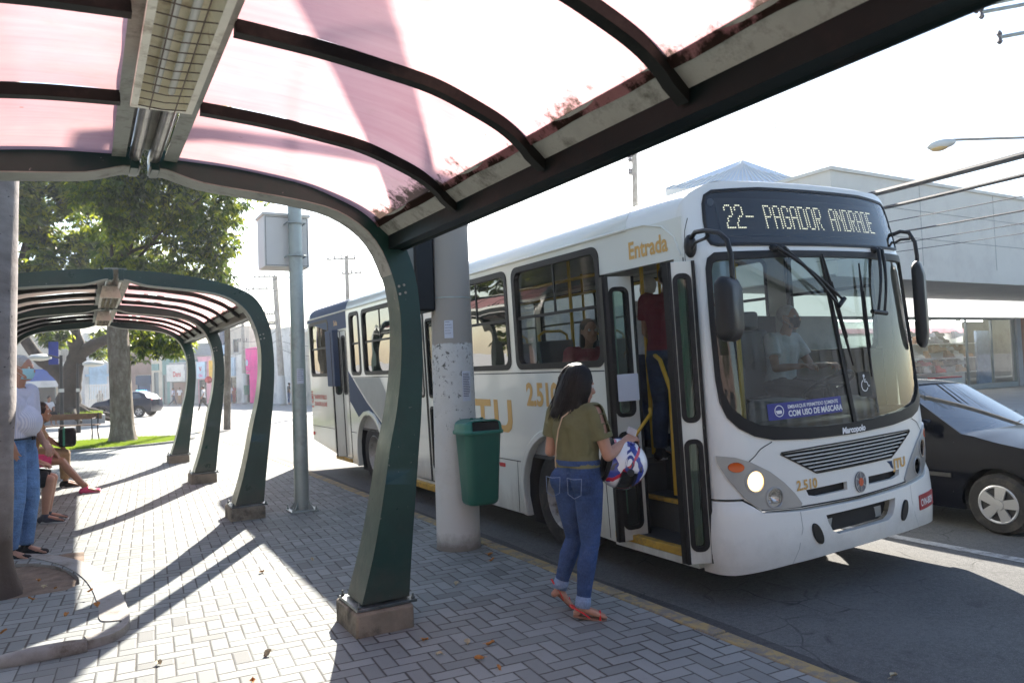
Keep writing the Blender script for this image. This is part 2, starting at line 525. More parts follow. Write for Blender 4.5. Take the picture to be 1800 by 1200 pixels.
def kerb(name, x0, x1, y0, y1, ztop, mat, seg=1.0):
    mb = MB(); y = y0; random.seed(4)
    while y < y1:
        g = .006; e = min(y + seg, y1); dz = random.uniform(-.003, .003)
        M = None
        za, zb = gz(y), gz(e)
        v = [(x0, y + g, -.3 + za), (x1, y + g, -.3 + za), (x1, e - g, -.3 + zb), (x0, e - g, -.3 + zb),
             (x0, y + g, ztop + dz + za), (x1, y + g, ztop + dz + za), (x1, e - g, ztop + dz + zb), (x0, e - g, ztop + dz + zb)]
        mb.add(v, [(0, 3, 2, 1), (4, 5, 6, 7), (0, 1, 5, 4), (1, 2, 6, 5), (2, 3, 7, 6), (3, 0, 4, 7)])
        y = e
    return tag(mb.build(name, mat, bevel=.012, smooth=0), kind='structure')
kerb('kerb', 3.165, 3.29, -11, 29.5, .004, m_kerby, .95)
kerb('far_kerb', 14.0, 14.15, 9.7, 46, .0, m_kerb, 2.0)
mb = MB(); mb.box(14.0, 70, 9.55, 9.7, -.3, .0); tag(mb.build('corner_kerb', m_kerb), kind='structure')

# white line on the road beside the bus
sheet('lane_marking', lambda y: (6.62, 6.76), -6, 7.0, -.1255, m_white_paint, 8)
# narrow strip of older asphalt along the kerb
sheet('gutter_strip', lambda y: (3.29, 3.62 + .03 * sin(y * 2.1)), -11, 29, -.1262, m_asph2, 80)

# ------------------------------------------------------------ tree bed with its stone edging (left foreground)
bed_out = [(-4.0, 5.30), (-.02, 5.28), (.10, 5.34), (.165, 5.46), (.19, 5.62), (.185, 5.9), (.16, 6.4), (.09, 6.95), (-.05, 7.5), (-.30, 8.02), (-.62, 8.35), (-1.1, 8.6), (-4.0, 8.6)]
bed_in = [(-3.9, 6.58), (-.14, 6.66), (-.05, 6.80), (-.06, 7.05), (-.12, 7.3), (-.24, 7.62), (-.42, 7.86), (-.75, 8.05), (-1.2, 8.15), (-3.9, 8.15)]
mb = MB(); mb.panel(smooth_closed(bed_out[1:-1], 4)[:0] + bed_out, [bed_in], lambda u, v, d: (u, v, d), .045, -.02, mi_edge=1)
tag(mb.build('tree_bed_paving', [m_pave, m_kerb], smooth=0), kind='structure')
mb = MB()
for k in range(9):          # round edging stones along the front
    x1 = .0 - k * .47; mb.tube([(x1 - .46, 5.24, .02), (x1 - .3, 5.238, .024), (x1 - .1, 5.243, .022), (x1 - .005, 5.25, .02)], [.044, .056, .055, .046], 12)
edge = [(.0, 5.25), (.13, 5.30), (.215, 5.44), (.245, 5.65), (.235, 6.0), (.205, 6.5), (.13, 7.03), (-.02, 7.58), (-.28, 8.10), (-.62, 8.42), (-1.1, 8.66)]
e2 = smooth_open(edge, 5)
i2 = smooth_open([(p[0] - .17 if i > 2 else p[0] - .02, p[1] + (.0 if i > 2 else .12)) for i, p in enumerate(edge)], 5)
mb.panel(e2 + i2[::-1], [], lambda u, v, d: (u, v, d), .052, -.02)
tag(mb.build('tree_bed_kerb', m_kerb, bevel=.012, smooth=50), kind='structure')
mb = MB(); mb.grid(lambda u, v: (-3.85 + u * 3.83, 6.5 + v * 1.7, .022 + .014 * noise.noise(Vector((u * 22, v * 14, 0))) - (.004 if u > .97 or v < .04 else 0)), 60, 36)
tag(mb.build('tree_bed_soil', m_soil), kind='structure')
# ------------------------------------------------------------ bus shelters
m_green = mk('dark_green_paint', (.012, .058, .047), .30, var=.3, scale=2.5, bump=.10, bscale=30, dirt=(.06, .085, .078), dscale=3.2, rv=.2)
M = Mat('chipped_green_paint', (.012, .058, .047), .3); n_ = M.noise(2.5, 5, .65); c = M.ramp(n_, [(.3, (.0025, .025, .021)), (.72, (.006, .045, .037))])
c = M.mix(M.ramp(M.noise(3.2, 7, .75), [(.56, 0.), (.68, .8)]), c, (.022, .042, .038)); c = M.mix(M.ramp(M.noise(5.5, 8, .8, stretch=(1, 1, .5)), [(.665, 0.), (.675, .85)]), c, (.17, .17, .18)); c = M.mix(M.ramp(M.noise(38, 3, .6), [(.72, 0.), (.74, .8)]), c, (.22, .24, .22))
x, y, z = M.xyz(M.co()); c = M.mix(M.ramp(z + (M.noise(9, 5, .7) - .5) * .4, [(.16, .7), (.42, 0.)]), c, (.05, .05, .04)); M.setcol(c); M.setrough(M.noise(4, 5, .7) * .45 + .12); M.bump(M.noise(30, 4), .12, .004); M.bump(n_, .15, .03); m_green = M.m
m_green2 = mk('beam_paint', (.004, .010, .010), .4, var=.3, scale=2.5, bump=.15, bscale=25, spec=.12, dirt=(.014, .013, .012), dscale=3.0)
m_rib = mk('rib_metal', (.008, .010, .009), .5, var=.3, scale=4, spec=.15, dirt=(.025, .024, .02), dscale=5)
m_flash = mk('flashing_metal', (.30, .31, .27), .5, var=.2, scale=5, dirt=(.10, .10, .08), dscale=5)
m_tube = mk('galvanised_tube', (.35, .34, .32), .3, .85, var=.25, scale=6, dirt=(.12, .11, .10), dscale=9)
m_plate = mk('steel_plate', (.07, .09, .09), .35, .3, var=.3, scale=6, dirt=(.2, .2, .2), dscale=9)
m_foot = mk('footing_concrete', (.20, .17, .13), .92, var=.3, scale=6, bump=.6, bscale=60, dirt=(.05, .045, .035), dscale=3.5)

M = Mat('pink_roof_sheet', (.75, .42, .43), .5)
t = M.t; t.nodes.remove(M.b)
n1 = M.noise(1.2, 5, .6); n2 = M.noise(3.5, 6, .7, stretch=(.35, 5.0, 1)); gr = M.noise(60, 3, .7)
base = M.mix(M.ramp(n1 * .6 + n2 * .45, [(.35, 0.), (.75, 1.)]), (.56, .285, .30), (.69, .44, .43))
base = M.mix(M.ramp(M.noise(2.0, 6, .75), [(.52, 0.), (.8, .45)]), base, (.42, .28, .22))
x, y, z = M.xyz(M.co())
ed = (x.abs() * 1.0) + (M.noise(7, 7, .7) - .5) * .38 + (M.noise(1.2, 2) - .5) * .25
base = M.mix(M.ramp(ed, [(.0, 0.), (1.0, 0.)]) if False else M.ramp(ed * .5, [(.648, 0.), (.668, .93)]), base, (.035, .03, .02))
sp = M.noise(9, 3, .5)
base = M.mix(M.ramp(sp, [(.765, 0.), (.785, .8)]), base, (.25, .10, .06))
di = t.nodes.new('ShaderNodeBsdfDiffuse'); tr = t.nodes.new('ShaderNodeBsdfTranslucent'); t.links.new(base, di.inputs[0]); t.links.new(base, tr.inputs[0])
mx = t.nodes.new('ShaderNodeMixShader'); mx.inputs[0].default_value = .68
t.links.new(di.outputs[0], mx.inputs[1]); t.links.new(tr.outputs[0], mx.inputs[2])
bp = t.nodes.new('ShaderNodeBump'); bp.inputs['Strength'].default_value = .25; bp.inputs['Distance'].default_value = .004
wv = (y * 380.0).sin(); t.links.new(wv.s, bp.inputs['Height']); t.links.new(bp.outputs[0], di.inputs['Normal'])
rfr = t.nodes.new('ShaderNodeBsdfRefraction'); rfr.inputs['Roughness'].default_value = .62; rfr.inputs['IOR'].default_value = 1.02; t.links.new(base, rfr.inputs[0])
mx2 = t.nodes.new('ShaderNodeMixShader'); mx2.inputs[0].default_value = .14; t.links.new(mx.outputs[0], mx2.inputs[1]); t.links.new(rfr.outputs[0], mx2.inputs[2])
t.links.new(mx2.outputs[0], M.out.inputs[0]); m_roof = M.m

M = Mat('weathered_roof_sheet', (.4, .34, .30), .6); t = M.t; t.nodes.remove(M.b)  # tree shade on the left slope, put into a browner, duller sheet colour
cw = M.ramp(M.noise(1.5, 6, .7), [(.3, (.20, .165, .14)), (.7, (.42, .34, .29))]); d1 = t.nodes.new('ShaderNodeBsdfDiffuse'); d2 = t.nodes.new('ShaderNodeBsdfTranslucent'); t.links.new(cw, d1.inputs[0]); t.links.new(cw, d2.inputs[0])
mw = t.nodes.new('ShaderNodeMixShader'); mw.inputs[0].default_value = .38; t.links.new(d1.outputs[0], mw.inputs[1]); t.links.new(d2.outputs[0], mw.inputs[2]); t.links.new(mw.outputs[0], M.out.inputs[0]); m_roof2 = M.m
RX = .31                                   # ridge line
INN = [(1.47, .175), (1.555, .46), (1.63, .79), (1.69, 1.11), (1.75, 1.37), (1.79, 1.66), (1.80, 1.93), (1.785, 2.10), (1.75, 2.25), (1.69, 2.40), (1.60, 2.52), (1.47, 2.61), (1.32, 2.665), (1.08, 2.70), (.80, 2.725), (.61, 2.745), (.50, 2.775), (.42, 2.80), (.335, 2.805)]
OUT = [(1.785, .175), (1.81, .42), (1.85, .76), (1.89, 1.09), (1.92, 1.35), (1.945, 1.72), (1.94, 2.0), (1.915, 2.24), (1.86, 2.42), (1.79, 2.56), (1.69, 2.665), (1.5, 2.755), (1.3, 2.81), (1.06, 2.855), (.71, 2.895), (.50, 2.905), (.335, 2.91)]
ROOFC = smooth_open([(1.665, 2.555), (1.62, 2.605), (1.53, 2.665), (1.40, 2.72), (1.22, 2.78), (1.0, 2.815), (.75, 2.845), (.47, 2.862)], 4)

def half(z): return .15 - .055 * min(1, z / 2.4)

def frame_side(root, Y, sgn):
    inn = smooth_open(INN, 3); out = smooth_open(OUT, 3)
    f = (lambda u, v, d: (RX + sgn * (u - RX), Y + d * half(v), v))
    mb = MB(); ring_i = [(p[0], p[1]) for p in inn]; ring_o = [(p[0], p[1]) for p in out]
    # box section: front web, back web, inner and outer flanges standing 8 mm proud
    mb.panel(ring_o + ring_i[::-1], [], f, -1.0, 1.0, cv=[.3, .6, .9, 1.2, 1.5, 1.8, 2.1, 2.4])
    fl = mb.build('column', m_green, root, bevel=.006, smooth=30)
    return fl

def strip(mb, pts, Y0, Y1, thick, sgn=1, mi=0):
    """bent flat bar following pts (x, z) between Y0 and Y1"""
    up = []
    for i, p in enumerate(pts):
        a = pts[max(i - 1, 0)]; b = pts[min(i + 1, len(pts) - 1)]
        tx, tz = b[0] - a[0], b[1] - a[1]; L = hypot(tx, tz) or 1; nx, nz = tz / L, -tx / L
        if nz < 0: nx, nz = -nx, -nz
        up.append((p[0] + nx * thick, p[1] + nz * thick))
    poly = [(RX + sgn * (q[0] - RX), q[1]) for q in pts] + [(RX + sgn * (q[0] - RX), q[1]) for q in up[::-1]]
    n = len(pts)
    v = []; f = []
    for Y in (Y0, Y1): v += [(p[0], Y, p[1]) for p in poly]
    m = 2 * n
    for i in range(m): f.append((i, (i + 1) % m, (i + 1) % m + m, i + m))
    for i in range(n - 1):
        f.append((i, i + 1, m - 2 - i, m - 1 - i)); f.append((m + i, m + m - 1 - i, m + m - 2 - i, m + i + 1))
    mb.add(v, f, mi)

def shelter(frames, ribs, y_lo, y_hi, label, base_y, left_mat=None):
    root = thing('bus_shelter', (RX, base_y, 0), label, 'bus shelter', 'bus shelters along the pavement')
    for Y in frames:
        for sgn in (1, -1):
            c = frame_side(root, Y, sgn)
            mb = MB(); strip(mb, [(p[0] + (-.004), p[1] - .004) for p in smooth_open(INN[8:], 2)], Y - .098, Y + .098, .006, sgn)
            mb.build('lower_flange', m_flash, c, smooth=30)
            bx = RX + sgn * (1.60 - RX)
            mb = MB(); mb.box(bx - .19, bx + .19, Y - .215, Y + .215, -.05, .145); mb.build('concrete_footing', m_foot, root, bevel=.018, smooth=30)
            mb = MB(); mb.box(RX + sgn * (1.425 - RX), RX + sgn * (1.82 - RX), Y - .19, Y + .19, .147, .165)
            for ax, ay in ((1.445, -.17), (1.445, .17), (1.80, -.17), (1.80, .17)):
                mb.lathe([(.014, .165), (.014, .178), (.008, .180), (.008, .20)], 6, c=(RX + sgn * (ax - RX), Y + ay, 0))
            mb.build('base_plate', m_plate, root, bevel=.003)
            mb = MB()
            for q in ((1.765, 2.17), (1.77, 2.12), (1.80, 2.18), (1.81, 2.13)):
                mb.lathe([(.009, 0), (.009, .004)], 10, axis='y', c=(RX + sgn * (q[0] - RX + .03), Y - half(2.1) - .004, q[1]))
            mb.build('bolt_cap', m_flash, c)
        mb = MB()                                         # ridge joint plates
        for sgn in (1, -1): mb.box(RX + sgn * .03, RX + sgn * .075, Y - .10, Y + .10, 2.79, 2.915)
        mb.build('ridge_joint', m_green, root, bevel=.004)
    ys = sorted(list(ribs) + list(frames) + [y_lo, y_hi]); ys = sorted(set(ys))
    for sgn in (1, -1):
        for Y in ribs:
            mb = MB(); cur = [(p[0] * 1.0, p[1] - .052) for p in ROOFC]; strip(mb, [(1.73, 2.46)] + cur[1:], Y - .018, Y + .018, .046, sgn)
            rb = mb.build('roof_rib', m_rib, root, smooth=30)
            mb = MB(); strip(mb, [(1.725, 2.453)] + [(p[0], p[1] - .007) for p in cur[1:]], Y - .026, Y + .026, .005, sgn)
            mb.build('rib_flange', m_rib, rb, smooth=30)
        for a, b in zip(ys[:-1], ys[1:]):
            if b - a < .05: continue
            mb = MB(); n = len(ROOFC); k = 8
            vs = [(RX + sgn * (p[0] - RX), a + (b - a) * j / k + 0, p[1] + .004 * sin(j * 1.3 + p[0] * 5)) for j in range(k + 1) for p in ROOFC]
            fs = [(j * n + i, j * n + i + 1, (j + 1) * n + i + 1, (j + 1) * n + i) for j in range(k) for i in range(n - 1)]
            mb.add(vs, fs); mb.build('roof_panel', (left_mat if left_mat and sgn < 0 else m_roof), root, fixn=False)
        e = MB(); X = lambda x: RX + sgn * (x - RX)
        yb0, yb1 = y_lo + .06, y_hi - .06; e.box(X(1.735), X(1.84), yb0, yb1, 2.415, 2.505)
        e.tube([(X(1.835), yb0, 2.437), (X(1.835), yb1, 2.437)], .031, 14)
        e.box(X(1.80), X(1.858), yb0, yb1, 2.47, 2.53)
        eb = e.build('eave_beam', m_green2, root, smooth=30)
        e = MB(); e.prism([(1.640, 2.585), (1.738, 2.500), (1.741, 2.508), (1.645, 2.593)], lambda u, v, d: (X(u), d, v), y_lo, y_hi)
        e.build('eave_flashing', m_flash, eb, smooth=0)
        e = MB(); e.prism([(.405, 2.85), (.475, 2.846), (.475, 2.852), (.405, 2.857)], lambda u, v, d: (X(u), d, v), y_lo, y_hi)
        e.build('ridge_flashing', m_flash, root, smooth=0)
        e = MB(); e.tube([(RX + sgn * .048, y_lo, 2.86), (RX + sgn * .048, y_hi, 2.86)], .032, 14); e.build('ridge_tube', m_tube, root)
    e = MB(); e.box(RX - .11, RX + .11, y_lo, y_hi, 2.925, 2.94); e.build('ridge_cap', m_flash, root)
    return root

shelter([4.65, -1.1], [3.55, 2.67, 1.79, .91, .03], -1.1, 4.65, 'near bus shelter, its green arch and pink translucent roof filling the top of the view', 1.8)
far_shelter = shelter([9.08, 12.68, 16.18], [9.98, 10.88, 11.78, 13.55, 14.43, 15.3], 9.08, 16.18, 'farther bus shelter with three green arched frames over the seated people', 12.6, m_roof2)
far_shelter.scale = (1, 1, .972)

m_lamp = mk('lamp_tray_enamel', (.86, .82, .70), .5, var=.12, scale=5, dirt=(.45, .38, .28), dscale=7)
m_refl = mk('lamp_reflector', (.84, .78, .60), .5, .0, var=.1, scale=6, dirt=(.5, .4, .24), dscale=8)
m_flu = mk('lamp_tube_glass', (.70, .70, .66), .2, var=.05)
m_wire = mk('wire_guard', (.13, .10, .08), .5, .6)
def fixture(yc, L, label):
    z0 = 2.675 if yc < 5 else 2.60
    t = thing('ceiling_lamp', (RX - .01, yc, 2.80), label, 'lamp', 'tube lamps under the shelter ridges')
    w0, w1 = .155, .10
    y0, y1 = yc - L / 2, yc + L / 2; xc = RX - .03
    mb = MB()
    def ring(w, y_in, z): return [(xc - w, y0 + y_in, z), (xc + w, y0 + y_in, z), (xc + w, y1 - y_in, z), (xc - w, y1 - y_in, z)]
    R = [ring(.112, 0, z0), ring(.112, 0, z0 + .012), ring(.08, .05, z0 + .15), ring(.074, .058, z0 + .15), ring(.086, .03, z0)]
    vs = sum(R[:3], []) + R[4]
    fs = [(0 + k, (k + 1) % 4, 4 + (k + 1) % 4, 4 + k) for k in range(4)] + [(4 + k, 4 + (k + 1) % 4, 8 + (k + 1) % 4, 8 + k) for k in range(4)] + [(8, 9, 10, 11)]
    fs += [(k, 12 + k, 12 + (k + 1) % 4, (k + 1) % 4) for k in range(4)]
    mb.add(vs, fs); mb.build('housing', m_lamp, t, bevel=.003, smooth=0)
    mb = MB(); a = ring(.086, .03, z0 + .001); b = ring(.070, .06, z0 + .085)
    mb.add(a + b, [(k, (k + 1) % 4, 4 + (k + 1) % 4, 4 + k) for k in range(4)] + [(4, 5, 6, 7)]); mb.build('reflector', m_refl, t, smooth=0)
    for s in (-1, 1):
        mb = MB(); mb.tube([(xc + s * .028, y0 + .09, z0 + .05), (xc + s * .028, y1 - .09, z0 + .05)], .0135, 14); mb.build('tube', m_flu, t)
    mb = MB(); n = max(4, int(L / .085))
    for k in range(n + 1):
        y = y0 + .03 + (L - .06) * k / n; mb.tube([(xc - .09, y, z0 + .004), (xc, y, z0 - .004), (xc + .09, y, z0 + .004)], .0022, 6)
    for x in (-.045, .045): mb.tube([(xc + x, y0 + .02, z0 - .006), (xc + x, y1 - .02, z0 - .006)], .0024, 6)
    mb.build('wire_guard', m_wire, t)
fixture(2.42, 1.55, 'long beige tube lamp with a wire guard, hung under the near shelter roof')
fixture(10.45, 1.3, 'beige tube lamp hung behind the first arch of the farther shelter')
fixture(13.95, 1.3, 'beige tube lamp hung behind the second arch of the farther shelter')
# ------------------------------------------------------------ the city bus (local: x 0..2.48 across from the kerb side, y along, z above the road)
m_bus = mk('bus_white_paint', (.68, .71, .66), .22, var=.03, scale=1.2)
M = Mat('bus_white_paint', (.72, .74, .68), .22); x, y, z = M.xyz(M.co()); st = M.noise(3.5, 6, .75, stretch=(1, 1.6, .35)); lo_ = M.ramp(z + st * .9, [(.55, .85), (1.35, 0.)])
M.setcol(M.mix(lo_, M.ramp(M.noise(1.2, 3), [(.3, (.72, .72, .64)), (.7, (.76, .76, .68))]), (.44, .42, .37))); M.b.inputs['Coat Weight'].default_value = .4; M.bump(M.noise(1.6, 2, .5), .16, .03); m_bus = M.m
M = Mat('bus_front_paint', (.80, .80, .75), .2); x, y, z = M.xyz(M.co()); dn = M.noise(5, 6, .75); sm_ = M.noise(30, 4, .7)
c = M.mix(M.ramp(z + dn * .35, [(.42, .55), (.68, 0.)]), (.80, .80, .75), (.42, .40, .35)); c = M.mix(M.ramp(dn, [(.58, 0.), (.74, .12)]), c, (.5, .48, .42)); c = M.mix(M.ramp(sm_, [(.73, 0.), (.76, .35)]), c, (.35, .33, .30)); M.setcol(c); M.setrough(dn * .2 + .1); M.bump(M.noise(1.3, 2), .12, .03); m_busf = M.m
m_seam = mk('panel_gap', (.02, .02, .02), .8, var=.1)
m_rub = mk('black_rubber', (.008, .008, .009), .5, var=.3, scale=8, spec=.3)
m_blk = mk('black_plastic', (.008, .0085, .010), .42, var=.25, scale=8, spec=.35)
m_gold = mk('ochre_lettering', (.62, .36, .10), .45, var=.08)
m_navy = mk('navy_stripe', (.018, .045, .11), .55, var=.1, spec=.2)
m_gst = mk('grey_stripe', (.34, .35, .33), .5, var=.08)
m_redt = mk('red_lettering', (.50, .05, .04), .5, var=.1)
m_tyre = mk('tyre_rubber', (.022, .021, .02), .85, var=.35, scale=10, bump=.5, bscale=50, dirt=(.07, .06, .05), dscale=6)
m_rim = mk('painted_rim', (.42, .40, .36), .5, .2, var=.25, scale=8, dirt=(.10, .08, .06), dscale=6)
m_int = mk('interior_panel', (.30, .30, .29), .6, var=.12)
m_intd = mk('interior_dark', (.05, .052, .055), .6, var=.2)
m_seat = mk('seat_shell_dark', (.045, .05, .06), .5, var=.2)
m_ylw = mk('yellow_handrail', (.60, .36, .02), .35, var=.1)
m_step = mk('yellow_step_edge', (.50, .30, .04), .6, var=.25, scale=9, dirt=(.2, .14, .05), dscale=7)
m_win = glassmat('window_glass', (.62, .66, .65), .30, 1.16, .015, wob=.25)
m_wsc = glassmat('windscreen_glass', (.60, .71, .70), 1.0, 1.58, .01, wob=.05, dust=.05)
m_dgl = glassmat('door_glass', (.60, .72, .66), 1.0, 1.5, .02, wob=.1, dust=.06)
m_sgl = glassmat('sign_glass', (.35, .38, .42), 1.0, 1.6, .02)
m_silver = mk('headlight_bezel', (.36, .37, .38), .3, .6, var=.08)
m_lens = glassmat('lens_glass', (.95, .95, .95), 1.0, 1.5, .03)
m_lit = emit('lit_bulb', (1.0, .62, .26), 1.3)
m_amber = mk('amber_lens', (.75, .13, .02), .2, var=.15)
m_red = mk('red_reflector', (.55, .02, .02), .25, var=.1)
m_chrome = mk('chrome', (.6, .6, .6), .15, 1.0, var=.05)
m_led = emit('led_dots', (1.0, .93, .62), .85)
m_mesh = mk('grille_bar', (.50, .52, .52), .35, .2, var=.05)
m_white = mk('white_print', (.75, .75, .75), .5, var=.03)
m_bluestk = mk('blue_sticker', (.03, .035, .22), .4, var=.08)
m_plater = mk('plate_red', (.33, .03, .035), .45, var=.12)
m_plast = mk('pale_green_board', (.25, .45, .38), .5, var=.1)

BY0, BY1 = 4.0, 14.45
TILT = -.035
bus = thing('bus', (3.87, 0.0, -.13), 'white city bus stopped at the kerb with its front door open', 'bus')
bus.rotation_euler = (0, TILT, 0)
def B(mb, name, mat, parent=None, **k): return mb.build(name, mat, parent or bus, world=False, **k)
side = lambda u, v, d: (-d, u, v)                       # near side skin: u = y, v = z, d outwards
fside = lambda u, v, d: (2.48 + d, u, v)

def arch(yc, r, zc, z0, n=12):
    a0 = math.asin((z0 - zc) / r) if abs(z0 - zc) < r else -.5
    return [(yc + r * cos(a), zc + r * sin(a)) for a in [a0 + (pi - 2 * a0) * k / n for k in range(n + 1)]]
YF, YR = 5.87, 11.12
def skirt(y):                                             # lower edge of the body
    if y < 11.9: return .26
    return .26 + (y - 11.9) * .10
def side_outline():
    P = [(4.0, .25), (4.0, 2.80), (BY1, 2.80), (BY1, skirt(BY1)), (12.0, skirt(12.0))]
    a = arch(YR, .60, .50, .26); P += a if a[0][0] > a[-1][0] else a[::-1]
    a = arch(YF, .60, .50, .26); P += a if a[0][0] > a[-1][0] else a[::-1]
    P += [(5.02, .25), (5.02, 2.50), (4.10, 2.50), (4.10, .25)]
    return P
WIN = [(5.02, 6.47), (6.60, 8.05), (9.72, 11.20), (11.36, 11.84), (13.05, 14.30)]
WZ0, WZ1 = 1.735, 2.74
mdoor = rrect(8.20, .33, 9.45, 2.50, .02, 2); rdoor = rrect(12.06, .34, 12.98, 2.50, .02, 2)
holes = [rrect(a, WZ0, b, WZ1, .09, 6) for a, b in WIN] + [mdoor, rdoor]
mb = MB(); mb.panel(side_outline(), holes, side, 0.0, -.045, cu=[i * .5 for i in range(8, 29)], cv=[1.2, 2.2])
side_panel = B(mb, 'side_panel', m_bus, smooth=30)
# wheel-arch lips
for yc in (YF, YR):
    mb = MB(); a = arch(yc, .60, .50, .26, 20); ao = arch(yc, .665, .50, .26, 20)
    mb.panel(a + ao[::-1], [], side, .028, -.03); B(mb, 'wheel_arch_lip', m_bus, side_panel, bevel=.01)
    mb = MB(); mb.panel(arch(yc, .64, .5, .20, 18), [], side, -.50, -.52); B(mb, 'wheel_well', m_seam, side_panel, smooth=0)
    mb = MB(); a = arch(yc, .61, .5, .2, 18); mb.prism(a, lambda u, v, d: (d, u, v), .045, .5, cap=False); B(mb, 'wheel_housing', m_seam, side_panel, smooth=30)
# seams
def seam(pts, w=.010, parent=side_panel):
    mb = MB()
    for a, b in zip(pts[:-1], pts[1:]):
        L = hypot(b[0] - a[0], b[1] - a[1]); nx, ny = -(b[1] - a[1]) / L * w / 2, (b[0] - a[0]) / L * w / 2
        mb.add([side(a[0] + nx, a[1] + ny, .0015), side(b[0] + nx, b[1] + ny, .0015), side(b[0] - nx, b[1] - ny, .0015), side(a[0] - nx, a[1] - ny, .0015)], [(0, 1, 2, 3)])
    return mb
mb = MB()
for s in ([(6.53, .79), (8.18, .79)], [(9.47, .79), (10.48, .79)], [(6.60, .79), (6.62, .27)], [(11.75, .79), (12.05, .79)], [(13.0, .79), (BY1, .79)],
          [(4.0, 2.50), (4.0, .26)], [(5.10, .27), (5.12, .9)], [(7.9, .27), (7.9, .79)], [(5.03, 1.69), (8.15, 1.69)], [(9.5, 1.69), (12.0, 1.69)], [(8.18, .3), (8.18, 2.52)], [(9.47, .3), (9.47, 2.52)], [(12.04, .35), (12.04, 2.52)], [(13.0, .35), (13.0, 2.52)]):
    q = seam(s); mb.add(q.v, q.f)
B(mb, 'panel_seam', m_seam, side_panel, smooth=0)
# gutter rail above the windows
mb = MB(); mb.tube([(-.008, 4.62, 2.815), (-.008, BY1, 2.815)], [.014, .014], 8)
mb.tube([(-.006, 4.62, 2.815), (-.006, 4.40, 2.81), (-.004, 4.2, 2.76), (-.004, 4.08, 2.66), (-.004, 4.02, 2.52)], .008, 8)
B(mb, 'gutter_rail', m_bus)
# inner lining and stripes
mb = MB(); mb.panel([(12.03, 1.80), (11.80, 1.66), (11.20, 1.30), (10.15, .80), (10.46, .80), (10.62, .98), (10.85, 1.125), (11.12, 1.175), (11.40, 1.14), (11.62, 1.05), (12.03, 1.30)], [], side, .0025, 0)
B(mb, 'blue_stripe', m_navy, side_panel, smooth=0)
mb = MB(); mb.panel([(11.78, 1.68), (11.15, 1.31), (10.05, .80), (9.62, .80), (10.55, 1.68)], [], side, .0028, 0); B(mb, 'grey_stripe', m_gst, side_panel, smooth=0)
mb = MB(); mb.panel([(12.98, 2.52), (14.30, 2.75), (BY1, 2.75), (BY1, 2.80), (12.0, 2.80), (12.0, 2.52)], [], side, .0025, 0); B(mb, 'blue_band', m_navy, side_panel, smooth=0)

# roof: cross-section swept, with a rounded front cap that meets the front mask
SEC = [(0.0, 2.80), (.004, 2.86), (.03, 2.93), (.085, 2.985), (.18, 3.025), (.40, 3.065), (.75, 3.095), (1.24, 3.105)]
SEC = smooth_open(SEC, 3); SEC = SEC + [(2.48 - p[0], p[1]) for p in SEC[::-1][1:]]
mb = MB(); ys = [4.62 + (BY1 - .25 - 4.62) * k / 12 for k in range(13)]
rows = [[(x, y, z) for x, z in SEC] for y in ys]
for k, (dy, s) in enumerate(((.10, .985), (.18, .95), (.235, .85), (.25, .6))):
    rows.append([(1.24 + (x - 1.24) * (1 - (1 - s) * .15), BY1 - .25 + dy, 2.80 + (z - 2.8) * s) for x, z in SEC])
n = len(SEC)
mb.add(sum(rows, []), [(j * n + i, j * n + i + 1, (j + 1) * n + i + 1, (j + 1) * n + i) for j in range(len(rows) - 1) for i in range(n - 1)])
roof = B(mb, 'roof', m_bus, smooth=50, fixn=False)
mb = MB(); r2 = [[(x, y, z + .0025) for x, z in SEC[:26]] for y in (11.95, 14.2)]
r2 = [[(x - (.003 if x < .1 else 0), y, z) for x, y, z in r] for r in r2]
mb.add(sum(r2, []), [(i, i + 1, 26 + i + 1, 26 + i) for i in range(25)]); B(mb, 'roof_blue_band', m_navy, roof, fixn=False)
mb = MB(); mb.box(.75, 1.75, 7.0, 8.0, 3.06, 3.17); mb.box(.75, 1.75, 11.0, 12, 3.06, 3.17); B(mb, 'roof_hatch', m_bus, roof, bevel=.04)
mb = MB(); mb.tube([(.9, 6.2, 3.08), (.9, 6.2, 3.28)], [.008, .004], 6); B(mb, 'aerial', m_blk, roof)

# front mask surface ---------------------------------------------------------
NS = 400; _U = [-1 + 2 * k / NS for k in range(NS + 1)]
_FX = [(1.24 * (1 + u), 3.60 + .10 * u * u + .28 * (1 - max(0, 1 - u ** 4) ** .25)) for u in _U]
_S = [0.0]
for k in range(NS): _S.append(_S[-1] + hypot(_FX[k + 1][0] - _FX[k][0], _FX[k + 1][1] - _FX[k][1]))
_h = _S[-1] / 2; _S = [s - _h for s in _S]; SMAX = _h
def _lerp(x, xs, ys):
    if x <= xs[0]: return ys[0]
    for a in range(len(xs) - 1):
        if x <= xs[a + 1]:
            t = (x - xs[a]) / (xs[a + 1] - xs[a]); return ys[a] + (ys[a + 1] - ys[a]) * t
    return ys[-1]
def _plan(s):
    s = max(-SMAX, min(SMAX, s))
    lo, hi = 0, NS
    while hi - lo > 1:
        m = (lo + hi) // 2
        if _S[m] <= s: lo = m
        else: hi = m
    t = (s - _S[lo]) / (_S[hi] - _S[lo]); a, b = _FX[lo], _FX[hi]
    dx, dy = b[0] - a[0], b[1] - a[1]; L = hypot(dx, dy)
    return a[0] + dx * t, a[1] + dy * t, dy / L, -dx / L           # point, outward normal
def smoothstep(t): t = max(0, min(1, t)); return t * t * (3 - 2 * t)
def front(s, z, d):
    x, y, nx, ny = _plan(s)
    y += _lerp(z, [0, 1.1, 2.5, 3.05], [0, 0, .10, .22]) * (1 - max(0, abs(s) - 1.2) * 2.4)
    if z > 3.0: pass
    return (x + nx * d, y + ny * d, z)
